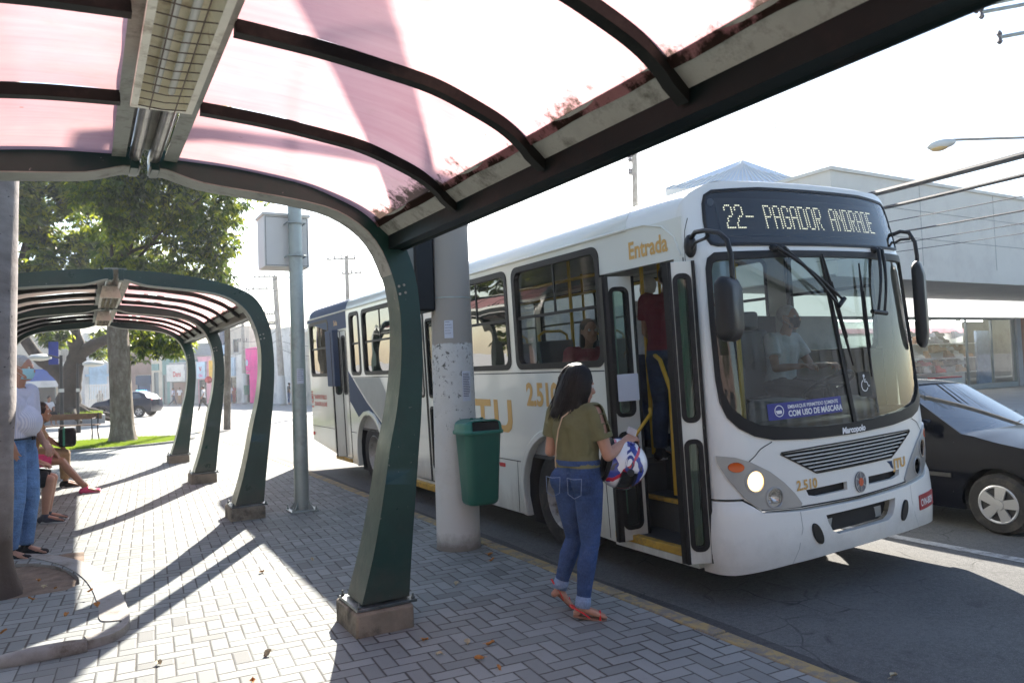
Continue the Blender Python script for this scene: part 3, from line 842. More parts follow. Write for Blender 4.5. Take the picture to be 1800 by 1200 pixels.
CU = [-1.4 + .05 * k for k in range(57)]; CV = [.3 + .15 * k for k in range(19)]
sym = lambda P: P + [(-a, b) for a, b in P[::-1]]
ws_out = sym([(-0.0, 1.108), (-.50, 1.12), (-.83, 1.147), (-.975, 1.185), (-1.09, 1.25), (-1.165, 1.33), (-1.205, 1.44), (-1.215, 1.60), (-1.205, 2.0), (-1.185, 2.40), (-1.165, 2.475), (-1.11, 2.512), (-.6, 2.518)])
ws_in = sym([(0.0, 1.193), (-.30, 1.197), (-.66, 1.22), (-.93, 1.262), (-1.04, 1.32), (-1.125, 1.40), (-1.165, 1.50), (-1.175, 1.62), (-1.165, 2.0), (-1.145, 2.38), (-1.13, 2.43), (-1.10, 2.452), (-.5, 2.468)])
sg_out = sym([(0.0, 2.555), (-.6, 2.553), (-1.07, 2.555), (-1.12, 2.57), (-1.14, 2.61), (-1.135, 2.75), (-1.115, 2.88), (-1.085, 2.95), (-1.02, 2.985), (-.6, 3.012)])
gr_out = sym([(-.45, .862), (-.78, 1.035), (-.77, 1.055), (-.4, 1.062)])
hl = [(-1.27, 1.07), (-1.14, 1.052), (-1.04, 1.015), (-.885, .93), (-.77, .84), (-.68, .75), (-.62, .67), (-.635, .648), (-.79, .655), (-.968, .671), (-1.035, .711), (-1.10, .77), (-1.20, .90), (-1.265, 1.02)]
hr = [(-a, b) for a, b in hl]
slotL = [(-.565, .758), (-.13, .762), (-.13, .700), (-.46, .698), (-.545, .715)]; slotR = [(-a, b) for a, b in slotL]
def clean(P):
    out = []
    for p in P:
        if not out or hypot(p[0] - out[-1][0], p[1] - out[-1][1]) > 1e-4: out.append(p)
    if hypot(out[0][0] - out[-1][0], out[0][1] - out[-1][1]) < 1e-4: out.pop()
    return out
ws_out, ws_in, sg_out = [clean(p) for p in (ws_out, ws_in, sg_out)]
TOPZ = 3.04
def top_edge(s): return 3.055 - max(0, abs(s) - .95) ** 1.5 * .75
mask = [(-SMAX, .758), (-1.10, .752), (-1.035, .711), (-.968, .655), (-.62, .635), (0, .625), (.62, .635), (.968, .655), (1.035, .711), (1.10, .752), (SMAX, .758), (SMAX, 2.78)]
mask += [(SMAX - .05 - k * (SMAX * 2 - .1) / 24, top_edge(SMAX - .05 - k * (SMAX * 2 - .1) / 24)) for k in range(25)] + [(-SMAX, 2.78)]
hl_c = [p for p in hl if p[1] > .68]; 
hlh = [(-1.24, 1.045), (-1.14, 1.03), (-1.04, .995), (-.89, .91), (-.78, .82), (-.70, .74), (-.68, .70), (-.95, .70), (-1.02, .73), (-1.09, .79), (-1.18, .90), (-1.235, 1.0)]
mb = MB(); mb.panel(mask, [ws_out, sg_out, gr_out, slotL, slotR, hlh, [(-a, b) for a, b in hlh]], front, 0.0, -.03, CU, CV)
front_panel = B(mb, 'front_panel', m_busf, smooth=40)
# cap between front mask top edge and roof start
capn = 48; rows = []
rf = []
for i in range(capn + 1):
    s = -SMAX + 2 * SMAX * i / capn
    z = top_edge(s) if abs(s) < SMAX - .04 else 2.78
    rf.append(Vector(front(s, z, 0)))
def sec_at(x):
    xs = [p[0] for p in SEC]; zs = [p[1] for p in SEC]; return _lerp(x, xs, zs)
mb = MB(); K = 10; vs = []
for j in range(K + 1):
    t = j / K
    for i, p in enumerate(rf):
        xr = p.x; zr = sec_at(xr); y = p.y + (4.62 - p.y) * (1 - cos(t * pi / 2)) ; 
        z = p.z + (zr - p.z) * sin(t * pi / 2); y = p.y + (4.62 - p.y) * (1 - cos(t * pi / 2)) if t < 1 else 4.62
        vs.append((p.x, y, z))
n = capn + 1
mb.add(vs, [(j * n + i, j * n + i + 1, (j + 1) * n + i + 1, (j + 1) * n + i) for j in range(K) for i in range(capn)])
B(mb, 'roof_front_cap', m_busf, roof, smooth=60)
# upper side corner between mask and body (above the door pillar)
# windscreen
mb = MB(); mb.panel(ws_out, [ws_in], front, .012, -.03, CU, CV); frm = None
ws = MB(); ws.panel(inset(ws_in, -.01), [], front, -.004, -.0045, CU, CV)
ws = MB(); 
def sheet_panel(outer, f3, d, cu, cv):
    q = MB(); q.panel(outer, [], f3, d, d - .001, cu, cv); k = len(q.v) // 2
    r = MB(); r.v = q.v[:k]; r.f = [f for f in q.f if all(i < k for i in f)]; r.mi = [0] * len(r.f); return r
windscreen = B(sheet_panel(inset(ws_in, -.012), front, -.006, CU, CV), 'windscreen', m_wsc, smooth=60, fixn=False)
B(mb, 'windscreen_seal', m_rub, windscreen, smooth=40)
mb = MB(); mb.panel([(-.115, 2.50), (-.085, 2.50), (.045, 1.18), (.005, 1.18)], [], front, .008, -.01, CU, CV); B(mb, 'windscreen_divider', m_rub, windscreen)
mb = MB(); mb.panel([(-1.14, 2.44), (-1.0, 2.45), (-1.0, 2.22), (-1.15, 2.22)], [], front, -.009, -.010, CU, CV); B(mb, 'paper_notice', mk('pale_sticker', (.45, .55, .65), .5, var=.1), windscreen)
# stickers
stk = MB(); stk.panel(rrect(-.845, 1.283, -.105, 1.402, .004, 1), [], front, .0022, .0006, CU); st = B(stk, 'blue_notice', m_bluestk, windscreen)
def fr(s0, z0): return lambda u, v, d: front(s0 + u, z0 + v, .0045)
q, w = text_mb('EMBARQUE PERMITIDO SOMENTE', .036, fr(-.665, 1.356), bold=.0008, condense=.95); B(q, 'lettering', m_white, windscreen, smooth=0, fixn=False)
q, w = text_mb('COM USO DE MÁSCARA', .058, fr(-.665, 1.300), bold=.002, condense=.88); B(q, 'lettering', m_white, windscreen, smooth=0, fixn=False)
mb = MB(); mb.panel(ell(-.745, 1.345, .042, .042), [ell(-.745, 1.345, .036, .036)], front, .005, .004); mb.panel(rrect(-.768, 1.325, -.722, 1.350, .008, 3), [], front, .005, .004); mb.panel([(-.776, 1.352), (-.768, 1.348), (-.768, 1.335), (-.776, 1.34)], [], front, .005, .004)
B(mb, 'mask_pictogram', m_white, windscreen, smooth=0)
mb = MB(); mb.panel(rrect(.135, 1.372, .29, 1.562, .003, 1), [], front, .0022, .0006, CU); B(mb, 'access_sticker', m_blk, windscreen)
mb = MB()
def stroke(pts, w, s0, z0, sc):
    for a, b in zip(pts[:-1], pts[1:]):
        L = hypot(b[0] - a[0], b[1] - a[1]); nx, ny = -(b[1] - a[1]) / L * w, (b[0] - a[0]) / L * w
        P = [(a[0] + nx, a[1] + ny), (b[0] + nx, b[1] + ny), (b[0] - nx, b[1] - ny), (a[0] - nx, a[1] - ny)]
        mb.add([front(s0 + p[0] * sc, z0 + p[1] * sc, .0048) for p in P], [(0, 1, 2, 3)])
mb.add([front(.205 + .013 * cos(a), 1.531 + .013 * sin(a), .0048) for a in [k * pi / 6 for k in range(12)]], [tuple(range(12))])
stroke([(-.05, .75), (-.02, .3), (.35, .28), (.55, -.15), (.75, -.08)], .05, .205, 1.46, .085)
stroke([(-.03, .5), (.25, .48)], .04, .205, 1.46, .085)
stroke([(-.22, .45), (-.45, .2), (-.5, -.1), (-.38, -.4), (-.1, -.55), (.2, -.5), (.4, -.25)], .05, .205, 1.46, .085)
B(mb, 'wheelchair_pictogram', m_white, windscreen, smooth=0, fixn=False)
q, w = text_mb('Marcopolo', .062, lambda u, v, d: front(-.155 + u + v * .15, 1.122 + v, .0155), bold=.003); B(q, 'maker_lettering', m_white, windscreen, smooth=0, fixn=False)

# destination sign
sign = B(sheet_panel(inset(sg_out, .02), front, .004, CU, CV), 'destination_sign', m_sgl, smooth=60, fixn=False)
mb = MB(); mb.panel(sg_out, [inset(sg_out, .022)], front, .010, -.03, CU, CV); B(mb, 'sign_frame', m_rub, sign)
mb = MB(); mb.panel(inset(sg_out, .003), [], front, -.05, -.055, CU, CV); B(mb, 'sign_backing', mk('sign_backing', (.018, .02, .028), .5, var=.2), sign)
mb = MB(); mb.panel(rrect(-.99, 2.64, 1.0, 2.93, .01, 2), [], front, -.035, -.04, CU, CV); B(mb, 'led_board', mk('led_board', (.07, .075, .08), .6, var=.1), sign)
FONT = {'2': '01110 10001 00001 00110 01000 10000 11111', '-': '00000 00000 00000 11111 00000 00000 00000', 'P': '11110 10001 10001 11110 10000 10000 10000',
 'A': '01110 10001 10001 11111 10001 10001 10001', 'G': '01110 10001 10000 10111 10001 10001 01110', 'D': '11110 10001 10001 10001 10001 10001 11110',
 'O': '01110 10001 10001 10001 10001 10001 01110', 'R': '11110 10001 10001 11110 10100 10010 10001', 'N': '10001 11001 10101 10011 10001 10001 10001',
 'E': '11111 10000 10000 11110 10000 10000 11111', ' ': '00000 ' * 7}
mb = MB(); px = .0172; pz = .0172; s0 = -.925; zb = 2.700
for ci, ch in enumerate('22- PAGADOR ANDRADE'):
    rows_ = FONT[ch].split()
    for rr in range(11):
        bits = rows_[round(rr * 6 / 10)]
        for cc in range(5):
            if bits[cc] == '1':
                sx = s0 + (ci * 5.95 + cc) * px * .90; zz = zb + (10 - rr) * pz
                mb.add([front(sx + a, zz + b, -.031) for a, b in ((-.0048, -.0048), (.0048, -.0048), (.0048, .0048), (-.0048, .0048))], [(0, 1, 2, 3)])
B(mb, 'led_lettering', m_led, sign, smooth=0, fixn=False)
for sx in (-1.03, 1.03):
    mb = MB(); c = front(sx, 2.895, -.01); mb.lathe([(.0, 0), (.026, .0), (.030, .012)], 16, axis='y', c=c, cap=False); B(mb, 'marker_light', mk('marker_lens', (.6, .6, .58), .3, var=.05), sign)

# grille
grl = MB()
for k in range(7):
    z = .885 + k * .027; hw = _lerp(z, [.862, 1.035, 1.06], [.44, .775, .77]) - .01
    grl.panel([(-hw, z - .004), (hw, z - .004), (hw, z + .005), (-hw, z + .005)], [], front, .002, -.018, CU)
B(grl, 'grille_bars', m_mesh, front_panel, smooth=30)
mb = MB(); mb.panel(gr_out, [inset(gr_out, .010)], front, .006, -.03, CU); B(mb, 'grille_frame', m_blk, front_panel)
mb = MB()
for s in (-.42, -.14, .14, .42): mb.panel([(s - .006, .87), (s + .006, .87), (s + .006, 1.05), (s - .006, 1.05)], [], front, -.02, -.03)
B(mb, 'grille_support', m_blk, front_panel)
mb = MB(); mb.panel([(-.9, .62), (.9, .62), (.9, 1.09), (-.9, 1.09)], [], front, -.055, -.06, CU); B(mb, 'grille_backing', m_seam, front_panel)
# emblem: oval rosette
mb = MB(); mb.panel(ell(.02, .737, .064, .080), [], front, .010, 0); em = B(mb, 'emblem', mk('emblem_grey', (.16, .17, .2), .4, .4, var=.1), front_panel, bevel=.003)
mb = MB()
for k in range(6):
    a = pi / 6 + k * pi / 3; mb.panel([(.02 + .058 * cos(a - .09), .737 + .073 * sin(a - .09)), (.02 + .058 * cos(a + .09), .737 + .073 * sin(a + .09)), (.02 + .02 * cos(a + .2), .737 + .026 * sin(a + .2)), (.02 + .02 * cos(a - .2), .737 + .026 * sin(a - .2))], [], front, .0125, .01)
mb.panel(ell(.02, .737, .064, .080), [ell(.02, .737, .058, .074)], front, .0125, .01)
B(mb, 'emblem_rays', m_silver, front_panel)
mb = MB(); mb.panel(ell(.02, .737, .026, .033, 8), [], front, .015, .01); B(mb, 'emblem_centre', mk('emblem_orange', (.62, .10, .03), .4, var=.05), front_panel)
q, w = text_mb('JTU', .105, fr(.475, .775), bold=.004, condense=1.12); B(q, 'lettering', m_gold, front_panel, smooth=0, fixn=False)
mb = MB(); mb.panel([(.385, .845), (.455, .84), (.47, .775), (.44, .79), (.425, .815)], [], front, .003, .001); B(mb, 'blue_flash', m_navy, front_panel)
q, w = text_mb('2.510', .098, fr(-.655, .765), bold=.003, condense=.93); B(q, 'lettering', m_gold, front_panel, smooth=0, fixn=False)
# seams on the front
def fseam(pts, w=.007, d=.0015):
    q = MB(); pts = fine(pts, .04)[:-1] if False else pts
    for a, b in zip(pts[:-1], pts[1:]):
        k = max(1, int(hypot(b[0] - a[0], b[1] - a[1]) / .04))
        for j in range(k):
            p = (a[0] + (b[0] - a[0]) * j / k, a[1] + (b[1] - a[1]) * j / k); r = (a[0] + (b[0] - a[0]) * (j + 1) / k, a[1] + (b[1] - a[1]) * (j + 1) / k)
            L = hypot(r[0] - p[0], r[1] - p[1]) or 1; nx, ny = -(r[1] - p[1]) / L * w / 2, (r[0] - p[0]) / L * w / 2
            q.add([front(p[0] + nx, p[1] + ny, d), front(r[0] + nx, r[1] + ny, d), front(r[0] - nx, r[1] - ny, d), front(p[0] - nx, p[1] - ny, d)], [(0, 1, 2, 3)])
    return q
mb = MB()
for sg in (1, -1):
    for L in ([(1.04, 1.015), (.99, 1.05), (.94, 1.095), (.84, 1.135)], [(1.36, .76), (1.10, .755)], [(1.365, .76), (1.365, 2.3), (1.33, 2.62), (1.25, 2.78)]):
        q = fseam([(sg * a, b) for a, b in smooth_open(L, 3)] if len(L) > 2 else [(sg * a, b) for a, b in L]); mb.add(q.v, q.f)
q = fseam([(-.97, .668), (-.62, .645), (0, .632), (.62, .645), (.97, .668)], .012); mb.add(q.v, q.f)
B(mb, 'panel_seam', m_seam, front_panel, smooth=0, fixn=False)

# head-light units
def hlunit(P, sg):
    mb = MB(); bl = (-1.138 * sg * -1 if False else sg * -1.14, .983); hlp = (sg * -1.003, .873); fg = (sg * -.858, .742)
    holes = [ell(bl[0], bl[1], .058, .036, 20, 0, sg * -.1), ell(hlp[0], hlp[1], .064, .072, 24), ell(fg[0], fg[1], .060, .064, 24)]
    mb.panel(P, holes, front, .012, -.03, CU, CV)
    u = B(mb, 'headlight_unit', m_silver, smooth=35, bevel=.004)
    for (c, r, nm, mt) in ((hlp, .066, 'headlight', m_lit), (fg, .062, 'fog_light', m_chrome)):
        q = MB(); steps = 6
        for a in range(steps):
            r0, r1 = r * (1 - a / steps), r * (1 - (a + 1) / steps); d0, d1 = .004 - .05 * (a / steps) ** .6, .004 - .05 * ((a + 1) / steps) ** .6
            for k in range(20):
                A0, A1 = 2 * pi * k / 20, 2 * pi * (k + 1) / 20
                q.add([front(c[0] + r0 * cos(A0), c[1] + r0 * 1.1 * sin(A0), d0), front(c[0] + r0 * cos(A1), c[1] + r0 * 1.1 * sin(A1), d0), front(c[0] + r1 * cos(A1), c[1] + r1 * 1.1 * sin(A1), d1), front(c[0] + r1 * cos(A0), c[1] + r1 * 1.1 * sin(A0), d1)], [(0, 1, 2, 3)])
        B(q, nm, m_chrome, u, fixn=False)
        if nm == 'headlight':
            q = MB(); q.panel(ell(c[0], c[1], r * .93, r * 1.02, 20), [], front, .002, -.004); B(q, 'lit_bulb', m_lit, u)
        q = MB(); q.panel(ell(c[0], c[1], r * .97, r * 1.07, 24), [], front, .0085, .008); B(q, 'lens', m_lens, u)
        q = MB(); q.panel(ell(c[0], c[1], r * 1.28, r * 1.28, 24), [ell(c[0], c[1], r, r * 1.1, 24)], front, .017, .01); B(q, 'lamp_ring', m_silver, u, bevel=.003)
    q = MB(); q.panel(ell(bl[0], bl[1], .056, .034, 20, 0, sg * -.1), [], front, .018, 0); B(q, 'indicator_lamp', m_amber, u, bevel=.008)
hlunit(hl, 1); hlunit(hr, -1)

# bumper, 25 mm proud
BE = .025
def bump(s, z, d):
    x, y, nx, ny = _plan(s); k = BE * smoothstep((.75 - z) / .10) + .01 * math.sin(max(0, min(1, (z - .25) / .4)) * pi)
    return (x + nx * (d + k), y + ny * (d + k), z)
bt = [(-SMAX, .748), (-1.11, .742), (-1.04, .700), (-.968, .648), (-.62, .620), (0, .608)]; bt = bt + [(-a, b) for a, b in bt[::-1][1:]]
bb = [(SMAX, .24), (1.2, .235), (.8, .262), (.3, .275), (-.3, .275), (-.8, .262), (-1.2, .235), (-SMAX, .24)]
lg = [(-.415, .558), (.415, .558), (.40, .50), (.36, .435), (.30, .405), (-.30, .405), (-.36, .435), (-.40, .50)]
mb = MB(); mb.panel(bt + bb, [rrect(-.40, .40, .40, .558, .03, 4) if False else lg], bump, 0.0, -.05, CU, [.3, .35, .4, .45, .5, .55, .6, .65, .7])
bumper = B(mb, 'bumper', m_busf, smooth=35, bevel=.006)
mb = MB(); mb.panel([(p[0] * 1.02, p[1]) for p in lg], [], bump, -.09, -.095, CU); B(mb, 'bumper_opening', m_seam, bumper)
mb = MB(); mb.box(-.32, .34, 3.66, 3.70, .42, .50); q = MB(); q.add([(v[0] + 1.24, v[1], v[2]) for v in mb.v], mb.f); B(q, 'tow_beam', m_gst, bumper)
for sg in (-1, 1):
    mb = MB(); c = (sg * .52, .437)
    pts = [(c[0] + .042 * cos(a) + sg * .10 * (sin(a)) * .28, c[1] + .085 * sin(a) * (1 if sin(a) > 0 else .85)) for a in [k * pi / 12 for k in range(24)]]
    mb.panel(pts, [], bump, .014, -.01); B(mb, 'tow_eye_cover', m_blk, bumper, bevel=.008)
mb = MB()
for sg in (-1, 1):
    q = MB()
    L = [(sg * .66, .62), (sg * .655, .5), (sg * .70, .36), (sg * .76, .265)]
    for a, b in zip(L[:-1], L[1:]):
        nx = .003; q.add([bump(a[0] + nx, a[1], .0012), bump(b[0] + nx, b[1], .0012), bump(b[0] - nx, b[1], .0012), bump(a[0] - nx, a[1], .0012)], [(0, 1, 2, 3)])
    mb.add(q.v, q.f)
B(mb, 'panel_seam', m_gst, bumper, smooth=0, fixn=False)
mb = MB(); mb.panel(rrect(.775, .395, 1.10, .515, .008, 3), [], bump, .008, .001, CU); lp = B(mb, 'licence_plate', m_plater)
q, w = text_mb('CVN-8829', .080, lambda u, v, d: bump(.792 + u, .425 + v, .0095), bold=.002, condense=.72); B(q, 'plate_lettering', m_white, bumper, smooth=0, fixn=False)

# wipers
def fp(s, z, d): return Vector(front(s, z, d))
def wiper(a1, a2, joint, blade):
    q = MB()
    for (s0, z0), (s1, z1) in (tuple(a1), tuple(a2)):
        q.tube([fp(s0 + (s1 - s0) * k / 6, z0 + (z1 - z0) * k / 6, .045 + .02 * sin(pi * k / 6)) for k in range(7)], [.016, .014, .013, .012, .011, .011, .011], 8)
    w_ = B(q, 'wiper', m_blk)
    q = MB(); (s0, z0), (s1, z1) = blade
    q.tube([fp(s0 + (s1 - s0) * k / 8, z0 + (z1 - z0) * k / 8, .022) for k in range(9)], [.006, .009, .012, .014, .016, .014, .012, .009, .006], 8)
    q.tube([fp(s0 + (s1 - s0) * k / 8, z0 + (z1 - z0) * k / 8, .036) for k in range(2, 7)], .008, 6)
    B(q, 'wiper_blade', m_rub, w_)
    q = MB(); q.tube([fp(*joint[0], .055), fp(*joint[1], .055)], .018, 10); B(q, 'wiper_joint', m_blk, w_)
    for (s0, z0) in (a1[0], a2[0]):
        q = MB(); p = fp(s0, z0, .012); q.ball(p, (.035, .035, .03), 12, 8); B(q, 'wiper_pivot', m_blk, w_)
wiper(((-.60, 2.535), (.025, 2.13)), ((-.53, 2.53), (-.035, 2.085)), ((.03, 2.14), (-.05, 2.08)), ((-.115, 2.49), (.07, 1.62)))
wiper(((.66, 2.535), (.555, 2.02)), ((.60, 2.535), (.46, 2.02)), ((.56, 2.01), (.36, 2.03)), ((.325, 2.42), (.285, 1.52)))

# mirrors
def mirror(sg, arm, head, tilt):
    root = None; q = MB()
    q.tube(arm, [.017] * len(arm), 10)
    q.tube([arm[0] + Vector((0, 0, -.085)), arm[1] + Vector((0, 0, -.07)), arm[2] + Vector((0, .0, -.055)), arm[2] + Vector((sg * -.02, -.02, -.03))], .012, 8)
    m_ = B(q, 'mirror', m_blk)
    q = MB(); q.ball(arm[0] + Vector((0, 0, -.045)), (.045, .05, .085), 12, 8); B(q, 'mirror_mount', m_blk, m_)
    q = MB(); w, h, t = head[1]; P = rrect(-w / 2, -h / 2, w / 2, h / 2, .055, 5)
    Mx = Matrix.Translation(head[0]) @ Matrix.Rotation(tilt, 4, 'Z') @ Matrix.Rotation(radians(2.5), 4, 'Y')
    rings = [(0.0, .9), (.02, .98), (.045, 1.0), (t * .75, .93), (t, .72)]
    vs = []
    for d, s in rings: vs += [Mx @ Vector((p[0] * s, -d if sg < 0 else -d, p[1] * (s if d > .05 else s))) for p in P]
    n = len(P)
    fs = [(j * n + i, j * n + (i + 1) % n, (j + 1) * n + (i + 1) % n, (j + 1) * n + i) for j in range(len(rings) - 1) for i in range(n)] + [tuple(range(n)), tuple((len(rings) - 1) * n + i for i in range(n))]
    q.add(vs, fs); B(q, 'mirror_head', m_blk, m_, smooth=50)
    q = MB(); q.add([Mx @ Vector((p[0] * .86, .004, p[1] * .9)) for p in P], [tuple(range(n))]); B(q, 'mirror_glass', m_chrome, m_, smooth=0, fixn=False)
mirror(-1, [Vector((.01, 3.93, 2.615)), Vector((-.04, 3.82, 2.65)), Vector((-.07, 3.70, 2.64)), Vector((-.08, 3.56, 2.60)), Vector((-.08, 3.495, 2.54)), Vector((-.08, 3.47, 2.44)), Vector((-.08, 3.47, 2.25)), Vector((-.09, 3.47, 1.98))],
       (Vector((-.13, 3.53, 2.08)), (.23, .43, .11)), radians(18))
mirror(1, [Vector((2.40, 3.95, 2.70)), Vector((2.44, 3.86, 2.73)), Vector((2.47, 3.80, 2.71)), Vector((2.48, 3.76, 2.62)), Vector((2.48, 3.75, 2.5)), Vector((2.48, 3.76, 2.3)), Vector((2.48, 3.78, 2.1))],
       (Vector((2.485, 3.80, 2.08)), (.20, .76, .085)), radians(24))

# wheels
def wheel(x0, yc, r=.485, sgn=-1, front_w=True):
    q = MB(); w = .27
    prof = [(r * .60, 0.0), (r * .80, -.012), (r * .93, .0), (r * .985, .025), (r, .05), (r, w - .05), (r * .985, w - .02), (r * .9, w), (r * .6, w)]
    f = [(a, x0 + b) for a, b in prof]
    q.lathe(f, 48, axis='x', c=(0, yc, r), cap=False)
    wh = B(q, 'wheel', m_tyre, smooth=35)
    q = MB(); R = r * .605
    q.lathe([(R, x0 + .0), (R * .97, x0 - .006), (R * .93, x0 + .012), (R * .90, x0 + .07), (R * .82, x0 + .10), (R * .55, x0 + .085), (R * .48, x0 + .04 if front_w else x0 + .14), (R * .30, x0 + .0 if front_w else x0 + .13), (R * .28, x0 - .03 if front_w else x0 + .08), (R * .1, x0 - .035 if front_w else x0 + .07), (.001, x0 - .035 if front_w else x0 + .07)], 40, axis='x', c=(0, yc, r), cap=False)
    B(q, 'rim', m_rim, wh, smooth=35)
    q = MB()
    for k in range(8):
        a = 2 * pi * k / 8; q.lathe([(.016, x0 + .085 if not front_w else x0 + .03), (.016, x0 + .06 if not front_w else x0 + .005), (.001, x0 + .055 if not front_w else x0 + .0)], 6, axis='x', c=(0, yc + R * .40 * cos(a), r + R * .40 * sin(a)), cap=False)
    B(q, 'wheel_nut', m_rim, wh)
    return wh
wheel(.06, YF); wheel(.06, YR, front_w=False)
for yc in (YF, YR): wheel(2.48 - .33, yc, sgn=1)
mb = MB(); mb.tube([(.3, YF, .485), (2.2, YF, .485)], .06, 10); mb.tube([(.3, YR, .485), (2.2, YR, .485)], .09, 10); mb.box(.75, .85, 4.3, 14.0, .55, .78); mb.box(1.65, 1.75, 4.3, 14.0, .55, .78); mb.box(.4, 2.1, 7.2, 8.6, .42, .7); mb.box(.5, 2.0, 12.2, 14.1, .55, .9)
B(mb, 'chassis', m_seam)

# far side, rear, floor, ceiling
FW = [(4.15, 5.1), (5.35, 6.6), (6.75, 8.2), (8.35, 9.8), (9.95, 11.4), (11.55, 13.0), (13.15, 14.2)]
P = [(4.0, .25), (4.0, 2.80), (BY1, 2.80), (BY1, .5), (12, .27)]
a = arch(YR, .60, .50, .26); P += a; a = arch(YF, .60, .50, .26); P += a
mb = MB(); mb.panel(P, [rrect(a, 1.70, b, 2.72, .09, 4) for a, b in FW], fside, 0, -.045); B(mb, 'far_side_panel', m_bus, smooth=30)
for a, b in FW:
    q = MB(); q.panel(rrect(a - .01, 1.69, b + .01, 2.73, .09, 4), [rrect(a + .03, 1.73, b - .03, 2.69, .07, 4)], fside, .008, -.05); w_ = B(q, 'far_window', m_rub)
    q = MB(); q.box(2.445, 2.46, a + .02, b - .02, 2.28, 2.31); B(q, 'window_bar', m_rub, w_)
    q = MB(); q.add([(2.455, a, 1.7), (2.455, b, 1.7), (2.455, b, 2.72), (2.455, a, 2.72)], [(0, 1, 2, 3)]); B(q, 'pane', m_win, w_, smooth=0)
mb = MB(); mb.panel([(0.02, .5), (2.46, .5), (2.48, 2.8), (2.36, 2.98), (.12, 2.98), (0, 2.8)], [rrect(.3, 1.75, 2.18, 2.6, .1, 5)], lambda u, v, d: (u, BY1 + d, v), 0, -.05); rear = B(mb, 'rear_panel', m_bus, bevel=.02)
q = MB(); q.add([(.25, BY1 - .02, 1.7), (2.2, BY1 - .02, 1.7), (2.2, BY1 - .02, 2.65), (.25, BY1 - .02, 2.65)], [(0, 1, 2, 3)]); B(q, 'rear_pane', m_win, rear, smooth=0)
mb = MB(); mb.box(.05, 2.43, 5.05, 14.4, .84, .90); mb.box(.62, 2.43, 4.05, 5.05, .84, .90); mb.box(.05, .62, 3.95, 5.03, .30, .345); mb.box(.33, .62, 4.0, 5.03, .345, .60); mb.box(.60, .64, 4.0, 5.03, .60, .90); mb.box(.02, .6, 5.03, 5.08, .345, .85); mb.box(.02, .6, 3.98, 4.02, .345, .9)
B(mb, 'floor', m_intd, smooth=0)
mb = MB(); mb.box(-.012, .05, 4.10, 5.02, .29, .352); mb.box(.30, .35, 4.05, 5.02, .58, .612); B(mb, 'step_edge', m_step, bevel=.006)
mb = MB(); mb.box(-.008, .04, 4.05, 5.02, .235, .288); B(mb, 'door_sill', m_bus)
mb = MB(); mb.box(.06, 2.42, 4.4, 14.35, 2.90, 2.93); mb.box(.05, .35, 5.0, 14.3, 2.78, 2.90); mb.box(2.13, 2.43, 4.5, 14.3, 2.78, 2.90); B(mb, 'ceiling', m_int, smooth=0)
for sx in (.048, 2.432):
    mb = MB()
    segs = WIN if sx < 1 else FW
    y0 = 5.03 if sx < 1 else 4.1
    mb.box(sx - .004, sx + .004, y0 if sx > 1 else 5.05, 8.15 if sx < 1 else 14.4, .88, 1.72)
    if sx < 1: mb.box(sx - .004, sx + .004, 9.5, 12.0, .88, 1.72); mb.box(sx - .004, sx + .004, 13.0, 14.4, .88, 1.72)
    B(mb, 'side_lining', m_int, smooth=0)

# side windows
for i, (a, b) in enumerate(WIN):
    q = MB(); q.panel(rrect(a - .012, WZ0 - .012, b + .012, WZ1 + .012, .10, 7), [rrect(a + .045, WZ0 + .045, b - .045, WZ1 - .045, .075, 7)], side, .010, -.05)
    w_ = B(q, 'side_window', m_rub, bevel=.004)
    q = MB(); q.box(.012, .030, a + .03, b - .03, 2.225, 2.255); 
    if b - a > .8:
        q.box(.014, .028, (a + b) / 2 - .012, (a + b) / 2 + .012, 2.25, WZ1 - .04)
    B(q, 'window_bar', m_rub, w_)
    q = MB(); q.grid(lambda u, v: (.022, a + .02 + (b - a - .04) * u, WZ0 + .02 + (WZ1 - WZ0 - .04) * v), 2, 2); B(q, 'pane', m_win, w_, smooth=0, fixn=False)

# middle door (closed) and rear door (leaf half open)
def door_leaf(y0, y1, z0, z1, xf=None, panes=((.12, .42), (.45, .95)), glass=m_dgl, name='door_leaf', fr=.065):
    f = xf or side
    hs = [rrect(y0 + fr, z0 + (z1 - z0) * p, y1 - fr, z0 + (z1 - z0) * q_, min(.05, (y1 - y0 - 2 * fr) * .4), 4) for p, q_ in panes]
    q = MB(); q.panel(rrect(y0, z0, y1, z1, .012, 2), hs, f, -.008, -.045); L = B(q, name, m_bus, bevel=.004)
    for h in hs:
        q = MB(); q.panel(inset(h, -.012), [inset(h, .022)], f, -.002, -.05); B(q, 'pane_seal', m_rub, L)
        q = MB(); q.panel(inset(h, .005), [], f, -.026, -.0265); B(q, 'door_pane', glass, L, smooth=0)
    q = MB(); q.box(0, 0, 0, 0, 0, 0); q = MB(); q.panel([(y0 - .012, z0), (y0 + .012, z0), (y0 + .012, z1), (y0 - .012, z1)], [], f, .0, -.05); q.panel([(y1 - .012, z0), (y1 + .012, z0), (y1 + .012, z1), (y1 - .012, z1)], [], f, .0, -.05); B(q, 'rubber_edge', m_rub, L)
    return L
door_leaf(8.22, 8.82, .34, 2.49, panes=((.50, .96), (.08, .44)) if False else ((.08, .44), (.50, .96)), name='middle_door')
door_leaf(8.84, 9.44, .34, 2.49, panes=((.50, .96),), name='middle_door')
mb = MB(); mb.box(-.05, .06, 8.25, 9.42, .22, .30); B(mb, 'yellow_step', m_step, bevel=.008)
mb = MB(); mb.box(-.02, .06, 12.08, 12.95, .27, .335); B(mb, 'yellow_step', m_step, bevel=.008)
